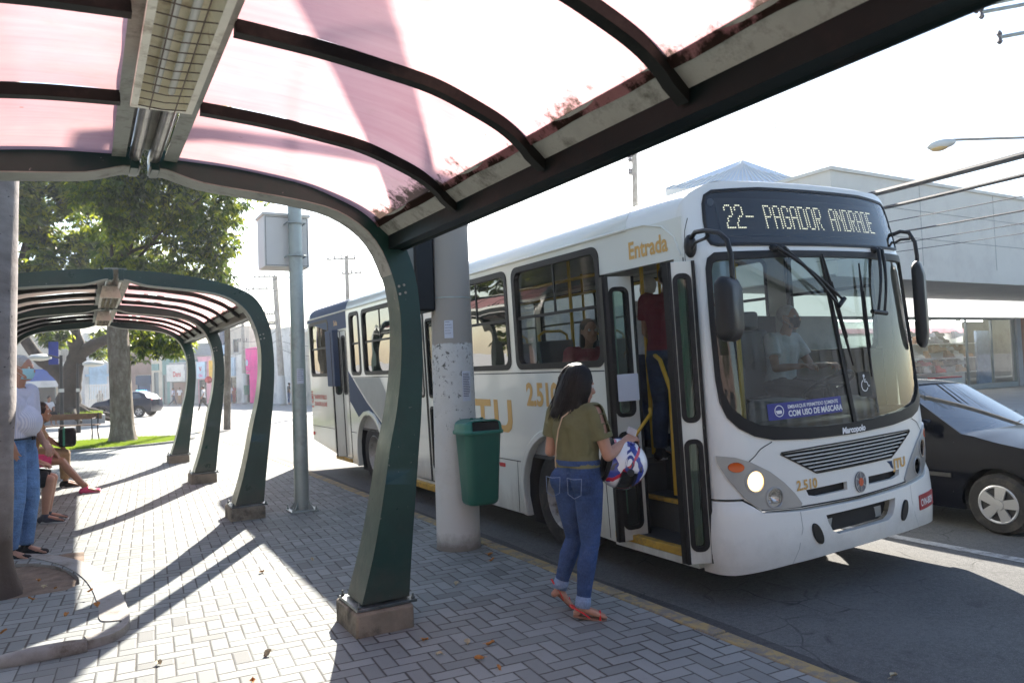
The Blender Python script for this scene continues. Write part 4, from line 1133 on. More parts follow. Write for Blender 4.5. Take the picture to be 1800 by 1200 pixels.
def hinge(y_h, x_h, ang):                                    # leaf hinged at (x_h, y_h), u measured along the leaf, d across it
    ca, sa = cos(ang), sin(ang)
    return lambda u, v, d: (x_h + u * sa + d * ca, y_h + u * -ca * 0 + (-u * cos(ang) if False else u * ca) * 1 - d * sa, v)
def leaf_open(p0, p1, z0, z1, panes, nm='entrance_door', fr=.055):
    """door leaf standing between ground points p0 -> p1 (local x, y)"""
    dx, dy = p1[0] - p0[0], p1[1] - p0[1]; L = hypot(dx, dy); tx, ty = dx / L, dy / L; nx, ny = ty, -tx
    f = lambda u, v, d: (p0[0] + tx * u + nx * d, p0[1] + ty * u + ny * d, v)
    return door_leaf(0, L, z0, z1, f, panes, name=nm, fr=fr)
PN = ((.045, .405), (.47, .955))
leaf_open((-.13, 4.80), (.14, 4.755), .31, 2.46, PN)
leaf_open((-.03, 4.97), (-.13, 4.82), .31, 2.46, ((.045, .405),) if False else PN)
leaf_open((-.165, 3.975), (-.02, 3.885), .31, 2.46, PN, fr=.03)
leaf_open((-.155, 3.99), (.04, 4.06), .31, 2.46, ())
leaf_open((.02, 12.93), (-.10, 12.62), .35, 2.48, ((.50, .96),), 'rear_door')
leaf_open((-.10, 12.60), (.03, 12.42), .35, 2.48, ((.50, .96), ), 'rear_door')
door_leaf(12.08, 12.40, .35, 2.48, panes=((.50, .96),), name='rear_door')
mb = MB(); mb.box(-.10, .02, 12.48, 12.93, 1.55, 2.52); B(mb, 'rear_door_blue_film', m_navy, bevel=.01)
# white notice on the entrance glass, green board
mb = MB(); mb.box(-.115, .075, 4.685, 4.69, 1.46, 1.68)
q = MB(); f = lambda u, v: (-.13 + .2949 * 1.0 * u, 0, v)
tx, ty = .3 / hypot(.3, -.1), -.1 / hypot(.3, -.1)
pp = lambda u, v, d: (-.13 + tx * u + ty * d, 4.80 + ty * u - tx * d, v)
q.panel(rrect(.065, 1.44, .245, 1.66, .004, 1), [], pp, .003, .001); B(q, 'paper_notice', mk('white_paper', (.62, .66, .74), .7, var=.04))
q = MB(); q.tube([pp(.30, .98, .05), pp(.30, 1.10, .055), pp(.27, 1.25, .075)], .02, 10) if False else q.tube([(.20, 4.72, 1.36), (.12, 4.62, 1.33), (-.02, 4.60, 1.22), (-.12, 4.66, 1.07), (-.16, 4.74, 1.03)], .014, 10)
B(q, 'door_handrail', m_ylw)
q = MB(); q.box(.02, .05, 4.90, 5.0, .5, 2.4); B(q, 'door_post', m_plast)

# lettering on the side (text runs towards the front, i.e. towards smaller y)
def sd_(y0, z0): return lambda u, v, d: side(y0 - u, z0 + v, .0035)
q, w = text_mb('Entrada', .185, sd_(4.61, 2.575), bold=.005, condense=.80); B(q, 'lettering', m_gold, side_panel, smooth=0, fixn=False)
q, w = text_mb('2.510', .30, sd_(6.33, 1.375), bold=.012, condense=.86); B(q, 'lettering', m_gold, side_panel, smooth=0, fixn=False)
q = MB(); z0, z1, st = 1.075, 1.415, .088
for P in ([(7.10, z1), (7.50, z1), (7.50, z1 - .075), (7.345, z1 - .075), (7.345, z0), (7.255, z0), (7.255, z1 - .075), (7.10, z1 - .075)],
          [(7.03, z1), (7.03 - st, z1), (7.03 - st, z0 + .13), (6.915, z0 + .085), (6.88, z0 + .072), (6.80, z0 + .072), (6.765, z0 + .085), (6.735, z0 + .13), (6.735, z1), (6.647, z1), (6.647, z0 + .11), (6.675, z0 + .04), (6.74, z0), (6.94, z0), (7.0, z0 + .04), (7.03, z0 + .11)],
          [(7.58, z1), (7.668, z1), (7.668, z0 + .12), (7.64, z0 + .04), (7.58, z0), (7.72 + .10, z0), (7.82, z0 + .072), (7.72, z0 + .072)][:0] or [(7.56, z1), (7.648, z1), (7.648, z0 + .13), (7.675, z0 + .085), (7.71, z0 + .072), (7.86, z0 + .072), (7.86, z0), (7.66, z0), (7.60, z0 + .04), (7.56, z0 + .11)]):
    q.panel(P, [], side, .0035, .0015)
B(q, 'lettering', m_gold, side_panel, smooth=0)
q, w = text_mb('TRANSPORTE PÚBLICO', .10, sd_(14.22, 1.31), bold=.003, condense=.80); B(q, 'lettering', m_redt, side_panel, smooth=0, fixn=False)
q, w = text_mb('DO MUNICÍPIO DE JACAREÍ', .10, sd_(14.22, 1.18), bold=.003, condense=.67); B(q, 'lettering', m_redt, side_panel, smooth=0, fixn=False)
q, w = text_mb('Saída', .12, sd_(12.70, 2.60), bold=.001, condense=.85); B(q, 'lettering', m_gold, side_panel, smooth=0, fixn=False)
mb = MB()
mb.panel([(14.30, 1.40), (14.42, 1.40), (14.42, 1.26), (14.36, 1.20), (14.30, 1.26)], [[(14.32, 1.38), (14.40, 1.38), (14.40, 1.28), (14.36, 1.24), (14.32, 1.28)]], side, .004, .001)
mb.panel([(14.335, 1.36), (14.385, 1.36), (14.385, 1.30), (14.335, 1.30)], [], side, .004, .001); mb.panel([(14.31, 1.42), (14.41, 1.42), (14.41, 1.45), (14.385, 1.43), (14.36, 1.46), (14.335, 1.43), (14.31, 1.45)], [], side, .004, .001)
mb.panel([(14.29, 1.14), (14.43, 1.14), (14.43, 1.17), (14.29, 1.17)], [], side, .004, .001)
B(mb, 'crest', m_redt, side_panel, smooth=0)
mb = MB(); mb.panel(ell(14.36, .64, .04, .035), [], side, .02, 0); B(mb, 'side_marker', m_red, side_panel)
mb = MB(); mb.panel(rrect(6.86, .705, 6.98, .745, .004, 1), [], side, .006, 0); B(mb, 'side_marker', m_red, side_panel)
mb = MB(); mb.panel(ell(5.13, .79, .045, .028, 16), [], side, .022, 0); B(mb, 'side_indicator', m_amber, side_panel, bevel=.006)

# seats, rails, driver's cab
def seat(x, y, col=m_seat, head=True):
    q = MB(); q.box(x - .21, x + .21, y - .20, y + .22, 1.28, 1.35); q.prism([(y + .18, 1.32), (y + .24, 1.32), (y + .34, 1.98), (y + .29, 2.0)], lambda u, v, d: (d, u, v), x - .21, x + .21)
    q.tube([(x, y, .9), (x, y, 1.3)], .035, 8)
    s_ = B(q, 'passenger_seat', col, bevel=.03)
    q = MB(); q.tube([(x - .17, y + .31, 1.92), (x - .17, y + .34, 2.05), (x - .10, y + .345, 2.09), (x + .10, y + .345, 2.09), (x + .17, y + .34, 2.05), (x + .17, y + .31, 1.92)], .014, 8); B(q, 'seat_grab_rail', m_ylw, s_)
for y in (5.95, 6.75, 7.55, 9.8, 10.6, 11.5, 13.3):
    for x in (.33, 2.13): 
        if not (x < 1 and y in ()): seat(x, y)
for y in (6.75, 9.8, 11.5): seat(1.7, y)
mb = MB()
for (x, y) in ((.62, 5.2), (.62, 6.35), (1.85, 6.35), (.62, 7.9), (1.9, 7.9), (.62, 9.5), (1.85, 10.2), (.62, 11.3)):
    mb.tube([(x, y, .9), (x, y, 2.88)], .019, 10)
mb.tube([(.62, 5.2, 2.62), (.62, 12.5, 2.62)], .018, 8); mb.tube([(1.85, 5.2, 2.62), (1.85, 12.5, 2.62)], .018, 8)
mb.tube([(.42, 4.72, .62), (.42, 4.70, 1.5), (.46, 4.85, 1.75), (.55, 5.1, 1.85)], .019, 10); mb.tube([(.72, 4.2, .9), (.72, 4.2, 2.8)], .019, 10)
B(mb, 'yellow_handrail', m_ylw)
mb = MB(); mb.box(.12, 2.36, 3.86, 4.12, .85, 1.22); mb.ball((1.75, 4.02, 1.22), (.36, .18, .13), 20, 10); B(mb, 'dashboard', m_intd, bevel=.03)
q = MB(); R_ = .23; cM = Matrix.Translation((1.88, 4.28, 1.42)) @ Matrix.Rotation(radians(-32), 4, 'X')
q.tube([cM @ Vector((R_ * cos(a), R_ * sin(a), 0)) for a in [k * pi / 14 for k in range(28)]], .016, 8, closed=True)
q.tube([cM @ Vector((-R_, 0, 0)), cM @ Vector((R_, 0, 0))], .014, 6); q.tube([cM @ Vector((0, 0, 0)), (1.78, 4.12, 1.15)], .03, 8); B(q, 'steering_wheel', m_blk)
q = MB(); q.box(1.62, 2.14, 4.62, 5.06, 1.20, 1.32); q.prism([(5.0, 1.28), (5.10, 1.28), (5.20, 1.95), (5.12, 1.97)], lambda u, v, d: (d, u, v), 1.62, 2.12); q.box(1.74, 2.02, 5.12, 5.2, 1.97, 2.15); q.box(1.7, 2.0, 4.7, 5.0, .9, 1.2); B(q, 'driver_seat', m_seat, bevel=.03)
q = MB(); q.box(.86, 1.30, 4.72, 5.10, 1.28, 1.38); q.prism([(5.05, 1.36), (5.16, 1.36), (5.24, 1.80), (5.15, 1.82)], lambda u, v, d: (d, u, v), .88, 1.28); q.box(.94, 1.22, 5.12, 5.23, 1.86, 2.20); q.tube([(1.08, 5.18, 1.75), (1.08, 5.18, 1.9)], .02, 6); q.tube([(1.08, 4.9, .9), (1.08, 4.9, 1.3)], .05, 8); B(q, 'crew_seat', m_seat, bevel=.05)
q = MB(); q.box(1.05, 1.09, 4.5, 5.15, .9, 1.75); q.box(1.1, 2.4, 5.24, 5.28, .9, 2.1); B(q, 'cab_partition', m_intd)
q = MB(); q.box(.85, 1.25, 5.28, 5.30, 1.05, 2.0); q.box(1.28, 1.30, 5.27, 5.31, 1.1, 2.8); B(q, 'fare_panel', mk('pale_grey_panel', (.45, .46, .44), .6))
q = MB(); q.box(1.1, 1.5, 4.15, 4.55, .9, 1.35); B(q, 'engine_cover', mk('cover_grey', (.25, .25, .25), .7), bevel=.06)
# ------------------------------------------------------------ people
def skinmat(name, c): 
    m = mk(name, c, .5, var=.08, scale=14); b = m.node_tree.nodes['Principled BSDF']
    b.inputs['Subsurface Weight'].default_value = .08; b.inputs['Subsurface Radius'].default_value = (.02, .008, .004); return m
sk_light = skinmat('skin_light', (.42, .22, .15)); sk_tan = skinmat('skin_tan', (.30, .15, .09)); sk_dark = skinmat('skin_dark', (.14, .065, .04))
def cloth(name, c, weave=300, var=.15, rough=.85):
    M = Mat(name, c, rough, 0, .25)
    n = M.noise(6, 4, .6); M.setcol(M.ramp(n, [(.3, tuple(x * (1 - var) for x in c)), (.7, tuple(min(1, x * (1 + var)) for x in c))]))
    M.bump(M.noise(weave, 2), .25, .002); M.bump(M.noise(7, 3, .5, dist=1.0), .8, .028); return M.m
def denim(name, c):
    M = Mat(name, c, .85, 0, .2)
    n = M.noise(5, 4, .6); f = M.noise(240, 2, .6, stretch=(1, 1, .25))
    M.setcol(M.ramp(n * .65 + f * .35, [(.32, tuple(x * .55 for x in c)), (.66, tuple(x * 1.9 for x in c))]))
    M.bump(f, .3, .002); M.bump(M.noise(9, 3, .5, stretch=(1, 1, 3.2), dist=1.2), .8, .02); return M.m
m_jean = denim('blue_denim', (.030, .058, .14)); m_jean2 = denim('light_blue_denim', (.10, .19, .36)); m_jeandk = denim('dark_denim', (.02, .03, .06))
m_cuff = denim('denim_cuff', (.17, .23, .34))
m_olive = cloth('olive_blouse', (.15, .148, .075)); m_maroon = cloth('maroon_shirt', (.11, .012, .022)); m_whitesh = cloth('white_shirt', (.62, .62, .64))
m_redsh = cloth('red_check_shirt', (.25, .04, .05)); m_pinksh = cloth('pink_shirt', (.62, .07, .17)); m_blacksh = cloth('black_cloth', (.016, .017, .02)); m_khaki = cloth('khaki_cloth', (.30, .20, .11))
m_hair = mk('black_hair', (.007, .005, .005), .5, var=.4, scale=30, spec=.22); m_hairb = mk('dark_brown_hair', (.02, .012, .008), .5, var=.4, scale=30); m_hairg = mk('grey_hair', (.42, .40, .38), .6, var=.2, scale=30)
m_sandal = mk('red_strap', (.62, .02, .025), .35, var=.1); m_sole = mk('tan_sole', (.22, .12, .08), .7, var=.1); m_shoe = mk('dark_shoe', (.03, .035, .055), .5, var=.2); m_solew = mk('pale_sole', (.5, .5, .5), .7)
m_mask = mk('light_blue_mask', (.35, .62, .72), .8, var=.05); m_eye = mk('eye_white', (.6, .6, .58), .2, var=.02); m_dark = mk('dark_detail', (.01, .01, .01), .5)
M = Mat('lavender_striped_shirt', (.6, .6, .7), .85); x, y, z = M.xyz(M.co()); M.setcol(M.mix(M.ramp((x * 420.0).sin() * .5 + .5, [(.3, 0.), (.9, .7)]), (.66, .66, .74), (.42, .44, .60))); M.bump(M.noise(8, 3, .5, dist=.6), .5, .02); m_lav = M.m
M = Mat('black_white_stripes', (.6, .6, .6), .85); x, y, z = M.xyz(M.co()); M.setcol(M.mix((z * 210.0).sin().gt(0.0), (.6, .6, .6), (.02, .02, .02))); m_stripe = M.m

def remesh(mb, name, mats, parent, voxel=.01, smooth_it=4, factor=.5, mi_fn=None, extra=None):
    me = bpy.data.meshes.new('tmp'); me.from_pydata([tuple(v) for v in mb.v], [], mb.f)
    ob = bpy.data.objects.new('tmp', me); COL.objects.link(ob)
    m = ob.modifiers.new('r', 'REMESH'); m.mode = 'VOXEL'; m.voxel_size = voxel
    s = ob.modifiers.new('s', 'SMOOTH'); s.factor = factor; s.iterations = smooth_it
    bpy.context.view_layer.update()
    dg = bpy.context.evaluated_depsgraph_get()
    res = bpy.data.meshes.new_from_object(ob.evaluated_get(dg))
    bpy.data.objects.remove(ob); bpy.data.meshes.remove(me)
    res.name = name; res.materials.clear()
    for q in (mats if isinstance(mats, (list, tuple)) else [mats]): res.materials.append(q)
    res.polygons.foreach_set('material_index', [mi_fn(p.center) if mi_fn else 0 for p in res.polygons])
    res.shade_smooth()
    o = bpy.data.objects.new(name, res); COL.objects.link(o); o.parent = parent
    return o

V = Vector
def lerp(a, b, t): return V(a) * (1 - t) + V(b) * t

def hand(mb, wrist, d, palm, side_s, curl=.5, s=1.0):
    """palm of four metacarpals, five unequal fingers bent towards `palm`, thumb on the side"""
    d = V(d).normalized(); n = V(palm); n = (n - d * n.dot(d)).normalized(); w = d.cross(n) * side_s
    L = [.068, .076, .071, .056]
    for k in range(4):
        o = (1.5 - k) * .0195 * s
        base = V(wrist) + w * o * .55; kn = V(wrist) + d * (.088 - .006 * abs(k - 1)) * s + w * o
        mb.cap(base, kn, .0155 * s, .0115 * s, 8)
        a = 0.0; p = kn; l = L[k] * s
        for j, (fr, r0, r1) in enumerate(((.44, .0095, .0088), (.31, .0088, .008), (.25, .008, .0068))):
            a += curl * (.55, .85, .6)[j]; q = p + (d * cos(a) + n * sin(a)) * l * fr * 1.15 + w * (.002 * (1.5 - k))
            mb.cap(p, q, r0 * s, r1 * s, 8); p = q
    t0 = V(wrist) + d * .022 * s + w * .026 * s; t1 = t0 + (d * .55 + w * .62 + n * .35).normalized() * .042 * s
    t2 = t1 + (d * .82 + w * .25 + n * .5).normalized() * .032 * s; t3 = t2 + (d * .9 + n * .5).normalized() * .026 * s
    mb.cap(t0, t1, .015 * s, .0115 * s, 8); mb.cap(t1, t2, .011 * s, .0098 * s, 8); mb.cap(t2, t3, .0098 * s, .0078 * s, 8)

def foot(mb, ankle, toe, s=1.0, flat=True):
    a = V(ankle); t = V(toe); d = (t - V((a.x, a.y, t.z))); 
    if d.length < 1e-4: d = V((0, 1, 0))
    d = d.normalized(); w = d.cross(V((0, 0, 1)))
    heel = V((a.x, a.y, 0)) - d * .045 * s + V((0, 0, a.z - .055 * s))
    mb.cap(a + V((0, 0, .03)), a - V((0, 0, .02)), .036 * s, .034 * s, 10)
    mb.cap(a - V((0, 0, .02)), heel, .034 * s, .029 * s, 10)
    for o, r, l in ((-.022, .021, .92), (.0, .024, 1.0), (.022, .022, 1.0)):
        mid = lerp(heel, t, .62) + w * o * s + V((0, 0, .012)); mb.cap(lerp(a, heel, .5) + d * .02, mid, .032 * s, r * s, 10)
        mb.cap(mid, lerp(heel, t, .92 * l) + w * o * 1.2 * s, r * s, .014 * s, 10)
    for k in range(5):
        o = (2 - k) * .0155 * s; e = lerp(heel, t, .97 - .025 * k); mb.cap(lerp(heel, t, .84) + w * o, e + w * o + V((0, 0, -.002)), .011 * s, (.0125 if k == 0 else .0085) * s, 8)

def head_shape(mb, c, yaw, pitch=0.0, s=1.0, neck=None):
    R = Matrix.Translation(V(c)) @ Matrix.Rotation(yaw, 4, 'Z') @ Matrix.Rotation(pitch, 4, 'X') @ Matrix.Scale(s, 4)
    mb.ball((0, -.012, .025), (.074, .094, .088), 20, 14, M=R)               # cranium
    q = MB(); q.cap((0, .02, -.03), (0, .058, -.088), .062, .030, 16); q.cap((-.045, .0, -.02), (-.032, .045, -.078), .03, .022, 10); q.cap((.045, .0, -.02), (.032, .045, -.078), .03, .022, 10)
    q.ball((0, .045, -.02), (.056, .042, .06), 14, 10)
    q.cap((0, .086, .012), (0, .107, -.026), .009, .0135, 10); q.cap((0, .104, -.028), (.0, .09, -.034), .016, .014, 8)
    q.cap((-.028, .078, .026), (.028, .078, .026), .011, .011, 8)            # brow
    q.cap((-.018, .086, -.056), (.018, .086, -.056), .008, .008, 8)           # lips
    q.cap((-.016, .084, -.066), (.016, .084, -.066), .008, .008, 8)
    for sx in (-1, 1):
        q.ball((sx * .035, .058, -.012), (.02, .02, .018), 10, 8); q.ball((sx * .078, -.008, -.008), (.010, .019, .030), 10, 8)
    mb.add([R @ V(v) for v in q.v], q.f)
    return R

def human(name, label, cat, loc, rz, J, wear, skin, hairm, group=None, voxel=.0085, female=False, bulk=1.0, hs=1.0, eyes=True, hair_fn=None, hands=True):
    root = thing(name, loc, label, cat, group, rz)
    b = bulk; body = MB()
    pel, wai, che, nek, hed = [V(J[k]) for k in ('pelvis', 'waist', 'chest', 'neck', 'head')]
    def side_v(a, c): 
        v = V(c) - V(a); return v.normalized() if v.length > 0 else V((1, 0, 0))
    hv = side_v(J['hipL'], J['hipR']); sv = side_v(J['shL'], J['shR'])
    hw, ww, cw = (.075, .062, .078) if female else (.07, .07, .085)
    def torso(mb, inf, lo=True, tube=False):
        for t in (-1, 1):
            mb.cap(pel + hv * t * .06 * b, wai + hv * t * ww * .75 * b, .098 * b + inf, .085 * b + inf)
            mb.cap(wai + hv * t * ww * .75 * b, che + sv * t * cw * .8 * b, .085 * b + inf, .093 * b + inf)
            mb.cap(che + sv * t * cw * .8 * b, V(J['shL'] if t < 0 else J['shR']) - sv * t * .035, .093 * b + inf, .052 * b + inf)
            mb.cap(che + V((0, 0, .09)), V(J['shL'] if t < 0 else J['shR']) - sv * t * .02, .07 * b + inf, .048 * b + inf)
        mb.cap(che + V((0, -.02, .05)), nek - V((0, 0, .02)), .08 * b + inf, .05 + inf * .6)
    torso(body, 0.0)
    if female:
        f = V((-sv.y, sv.x, 0)); 
        for t in (-1, 1): body.ball(che + sv * t * .075 + f * .085 + V((0, 0, -.01)), (.062, .062, .062))
    body.cap(nek - V((0, 0, .03)), V(hed) - V((0, .005, .06)), .052 * (.9 if female else 1.05), .05)
    R = head_shape(body, hed, J.get('yaw', 0.0), J.get('pitch', 0.0), hs)
    legs = {}
    for sd in 'LR':
        hp, kn, an, to = [V(J[k + sd]) for k in ('hip', 'knee', 'ank', 'toe')]
        th, ca = (.088, .054) if not female else (.092, .054)
        body.cap(hp, lerp(hp, kn, .55), th * b, .076 * b); body.cap(lerp(hp, kn, .55), kn, .076 * b, .054 * b)
        back = V((0, -.012, 0)); body.cap(kn, lerp(kn, an, .35) + back, .05 * b, .055 * b); body.cap(lerp(kn, an, .35) + back, an, .055 * b, .034)
        foot(body, an, to, J.get('fs', 1.0))
        sh, el, wr = [V(J[k + sd]) for k in ('sh', 'el', 'wr')]
        body.cap(sh, lerp(sh, el, .4), .047 * b, .046 * b); body.cap(lerp(sh, el, .4), el, .046 * b, .036 * b); body.cap(el, lerp(el, wr, .3), .036 * b, .038 * b); body.cap(lerp(el, wr, .3), wr, .038 * b, .0235)
        if hands:
            hd = J.get('hand' + sd, (wr - el).normalized()); hand(body, wr, hd, J.get('palm' + sd, (0, 0, -1)), J.get('thumb' + sd, 1 if sd == 'L' else -1), J.get('curl' + sd, .55), .95 if female else 1.05)
        else: body.cap(wr, wr + (wr - el).normalized() * .12, .03, .02)
    bo = remesh(body, 'body', skin, root, voxel, 3, .45)
    if eyes:
        for sx in (-1, 1):
            q = MB(); q.ball((0, 0, 0), .0125, 10, 8); Rm = R @ Matrix.Translation((sx * .031, .074, .006)); e = MB(); e.add([Rm @ V(v) for v in q.v], q.f); eo = e.build('eye', m_eye, root, world=False)
            q = MB(); q.ball((0, .0075, 0), .0065, 8, 6); e = MB(); e.add([Rm @ V(v) for v in q.v], q.f); e.build('iris', m_dark, eo, world=False)
    # clothes: shells that follow the body with flat hems
    for w in wear:
        k = w[0]; mt = w[1]; mb = MB(); mi_fn = None
        if k == 'shirt':
            inf = w[2].get('inf', .012); torso(mb, inf)
            if female:
                for t in (-1, 1): mb.ball(che + sv * t * .075 + f * .085 + V((0, 0, -.01)), (.072, .072, .07))
            hem = w[2].get('hem', .9); sl = w[2].get('sleeve', .6)
            for sd in 'LR':
                sh, el, wr = [V(J[q + sd]) for q in ('sh', 'el', 'wr')]
                if sl <= 1:
                    e = lerp(sh, el, sl); mb.cap(sh, lerp(sh, e, .3), .055 * b + inf, .055 * b + inf); mb.tube([sh, lerp(sh, e, .5), e], [.052 * b + inf, .052 * b + inf + .004, .050 * b + inf + .007], 16)
                else:
                    e = lerp(el, wr, sl - 1); mb.cap(sh, el, .052 * b + inf, .042 * b + inf); mb.tube([el, lerp(el, e, .5), e], [.042 * b + inf, .044 * b + inf, .036 + inf], 16)
            if w[2].get('belly'): mb.ball(tuple(w[2]['belly'][:3]), w[2]['belly'][3])
            o = remesh(mb, w[2].get('name', 'shirt'), mt, root, voxel, 4, .5)
            bm = bmesh.new(); bm.from_mesh(o.data)
            bmesh.ops.bisect_plane(bm, geom=bm.verts[:] + bm.edges[:] + bm.faces[:], plane_co=(0, 0, hem), plane_no=w[2].get('hem_n', (0, 0, 1)), clear_inner=True)
            # neckline
            nk = V(nek) + V((0, .02, -.005 + w[2].get('neck', 0)))
            dl = [f_ for f_ in bm.faces if (f_.calc_center_median() - nk).length < .072 and f_.calc_center_median().z > nek.z - .03] + [f_ for f_ in bm.faces if f_.calc_center_median().z > nek.z + .035]
            bmesh.ops.delete(bm, geom=list(set(dl)), context='FACES')
            if w[2].get('cut'):
                dl = [f_ for f_ in bm.faces if w[2]['cut'](f_.calc_center_median())]; bmesh.ops.delete(bm, geom=list(set(dl)), context='FACES')
            bm.to_mesh(o.data); bm.free()
            sm = o.modifiers.new('thick', 'SOLIDIFY'); sm.thickness = .004; sm.offset = -1
        elif k == 'trousers':
            inf = w[2].get('inf', .008); ln = w[2].get('len', .93)
            top = w[2].get('top', pel.z + .13)
            for t in (-1, 1):
                mb.cap(pel + hv * t * .062 * b, wai + hv * t * ww * .75 * b, .100 * b + inf, .086 * b + inf)
            for sd in 'LR':
                hp, kn, an = [V(J[q + sd]) for q in ('hip', 'knee', 'ank')]
                th = .092 if female else .088
                if w[2].get('glute'): mb.ball(hp + V((0, -.052, .03)), (.086, .082, .088))
                mb.cap(hp, lerp(hp, kn, .55), th * b + inf, .077 * b + inf)
                if ln <= .5: mb.tube([lerp(hp, kn, .5), lerp(hp, kn, ln * 2)], [.08 * b + inf, .066 * b + inf + .008], 16)
                else:
                    mb.cap(lerp(hp, kn, .55), kn, .077 * b + inf, .056 * b + inf)
                    bk = V((0, -.012, 0)); m_ = lerp(kn, an, .35) + bk; e = lerp(kn, an, ln); mb.cap(kn, m_, .053 * b + inf, .056 * b + inf + w[2].get('flare', 0) * .3)
                    mb.tube([m_, lerp(m_, e, .5), e], [.056 * b + inf + w[2].get('flare', 0) * .3, .046 * b + inf + w[2].get('flare', 0) * .7, .038 + inf + w[2].get('flare', 0)], 18)
            o = remesh(mb, w[2].get('name', 'trousers'), mt, root, voxel, 4, .5)
            bm = bmesh.new(); bm.from_mesh(o.data)
            bmesh.ops.bisect_plane(bm, geom=bm.verts[:] + bm.edges[:] + bm.faces[:], plane_co=(0, 0, top), plane_no=(0, 0, 1), clear_outer=True)
            bm.to_mesh(o.data); bm.free()
            sm = o.modifiers.new('thick', 'SOLIDIFY'); sm.thickness = .003; sm.offset = -1
        elif k == 'shoes':
            for sd in 'LR':
                mb = MB(); an, to = V(J['ank' + sd]), V(J['toe' + sd]); d = V((to.x - an.x, to.y - an.y, 0)).normalized(); wv = d.cross(V((0, 0, 1)))
                zf = min(an.z - .075, to.z - .02) if False else to.z - .02
                heel = V((an.x, an.y, an.z - .055)) - d * .045; P = []
                mb.cap(heel, lerp(heel, to, .3), .042, .04, 12); 
                for o_ in (-.018, .018): mb.cap(lerp(heel, to, .25) + wv * o_, to + wv * o_ * .6 - d * .02, .036, .026, 12)
                mb.cap(an + V((0, 0, -.02)), heel + d * .05, .046, .04, 12)
                so = remesh(mb, 'shoe', mt, root, .008, 3)
                q = MB(); pts = []
                for t, hw_ in ((-.02, .022), (.05, .036), (.25, .038), (.5, .040), (.75, .045), (.95, .038), (1.05, .02)): pts.append((t, hw_))
                L = (to - heel).length; poly = [heel + (to - heel) * t + wv * h for t, h in pts] + [heel + (to - heel) * t - wv * h for t, h in pts[::-1]]
                n_ = len(poly); lo = [p + V((0, 0, -.040)) for p in poly]; hi = [p + V((0, 0, -.018)) for p in poly]
                q.add(lo + hi, [(i, (i + 1) % n_, (i + 1) % n_ + n_, i + n_) for i in range(n_)] + [tuple(range(n_))[::-1], tuple(i + n_ for i in range(n_))]); q.build('sole', w[2].get('sole', m_solew) if len(w) > 2 else m_solew, so, world=False, bevel=.004)
    if hairm and not hair_fn:
        mb = MB(); q = MB(); q.ball((0, -.024, .034), (.081, .096, .091), 20, 14)
        if female or J.get('longhair'): q.cap((0, -.05, .0), (0, -.085, -.16), .075, .05, 14); q.cap((.05, -.02, 0), (.06, -.04, -.13), .04, .03, 10); q.cap((-.05, -.02, 0), (-.06, -.04, -.13), .04, .03, 10)
        mb.add([R @ V(v) for v in q.v], q.f)
        o = remesh(mb, 'hair', hairm, root, .009, 2)
        Ri = R.inverted(); bm = bmesh.new(); bm.from_mesh(o.data)
        dl = []
        for f_ in bm.faces:
            c = Ri @ f_.calc_center_median()
            if c.y > .048 + (c.z - .04) * .25 and c.z < .075: dl.append(f_)
        bmesh.ops.delete(bm, geom=list(set(dl)), context='FACES'); bm.to_mesh(o.data); bm.free()
    if hair_fn: hair_fn(root, R)
    return root, R

def long_hair(root, R):
    """base mass plus a few hundred combed locks falling over the back"""
    rnd = random.Random(3); mb = MB()
    q = MB(); q.ball((0, -.026, .038), (.086, .100, .092), 20, 14)
    q.cap((0, -.06, .02), (-.01, -.105, -.13), .082, .062, 16); q.cap((-.05, -.05, 0), (-.075, -.09, -.15), .05, .035, 12); q.cap((.05, -.03, 0), (.075, -.035, -.14), .05, .034, 12)
    q.cap((-.01, -.10, -.12), (-.05, -.13, -.20), .058, .035, 14); q.cap((-.07, -.02, .0), (-.08, -.03, -.12), .035, .03, 10)
    mb.add([R @ V(v) for v in q.v], q.f); o = remesh(mb, 'hair', m_hair, root, .009, 4)
    st = MB()
    for k in range(900):
        a = rnd.uniform(radians(18), radians(342)); a0 = a
        side_ = sin(a); back = -cos(a) * -1
        # start on the crown, slide over the skull, then hang
        ang = rnd.uniform(0, 2 * pi); rr = rnd.uniform(.0, .045); p = V((rr * cos(ang), -.02 + rr * sin(ang), .128)); pts = []
        dirx, diry = sin(a), -cos(a) * 1.0
        if diry > .55: continue
        ln = rnd.uniform(.20, .29) * (1.0 if diry < 0 else .72); lift = rnd.uniform(.0, .016)
        for t in range(12):
            u = t / 11
            if u < .45:
                th = (u / .45) * pi / 2; x = dirx * (.090 + lift) * sin(th); y = -.026 + diry * (.103 + lift) * sin(th); z = .038 + (.094 + lift) * cos(th)
            else:
                v = (u - .45) / .55; z = .038 - v * ln; sw = .020 * sin(v * 2.4) ; x = dirx * (.090 + lift + .012 * sin(v * pi)) - .055 * v * v * (1 if diry < .2 else .2) + .009 * sin(v * 6 + k); y = -.026 + diry * (.103 + lift) - .022 * v + .005 * sin(v * 6 + k * 2)
            pts.append(R @ V((x, y, z)))
        w0 = rnd.uniform(.0028, .0055)
        st.tube(pts, [(w0 * 1.4, w0 * .6)] * 9 + [(w0, w0 * .5), (w0 * .6, w0 * .4), (.0006, .0006)], 5)
    st.build('hair_locks', m_hair, o, world=False, smooth=60, fixn=False)

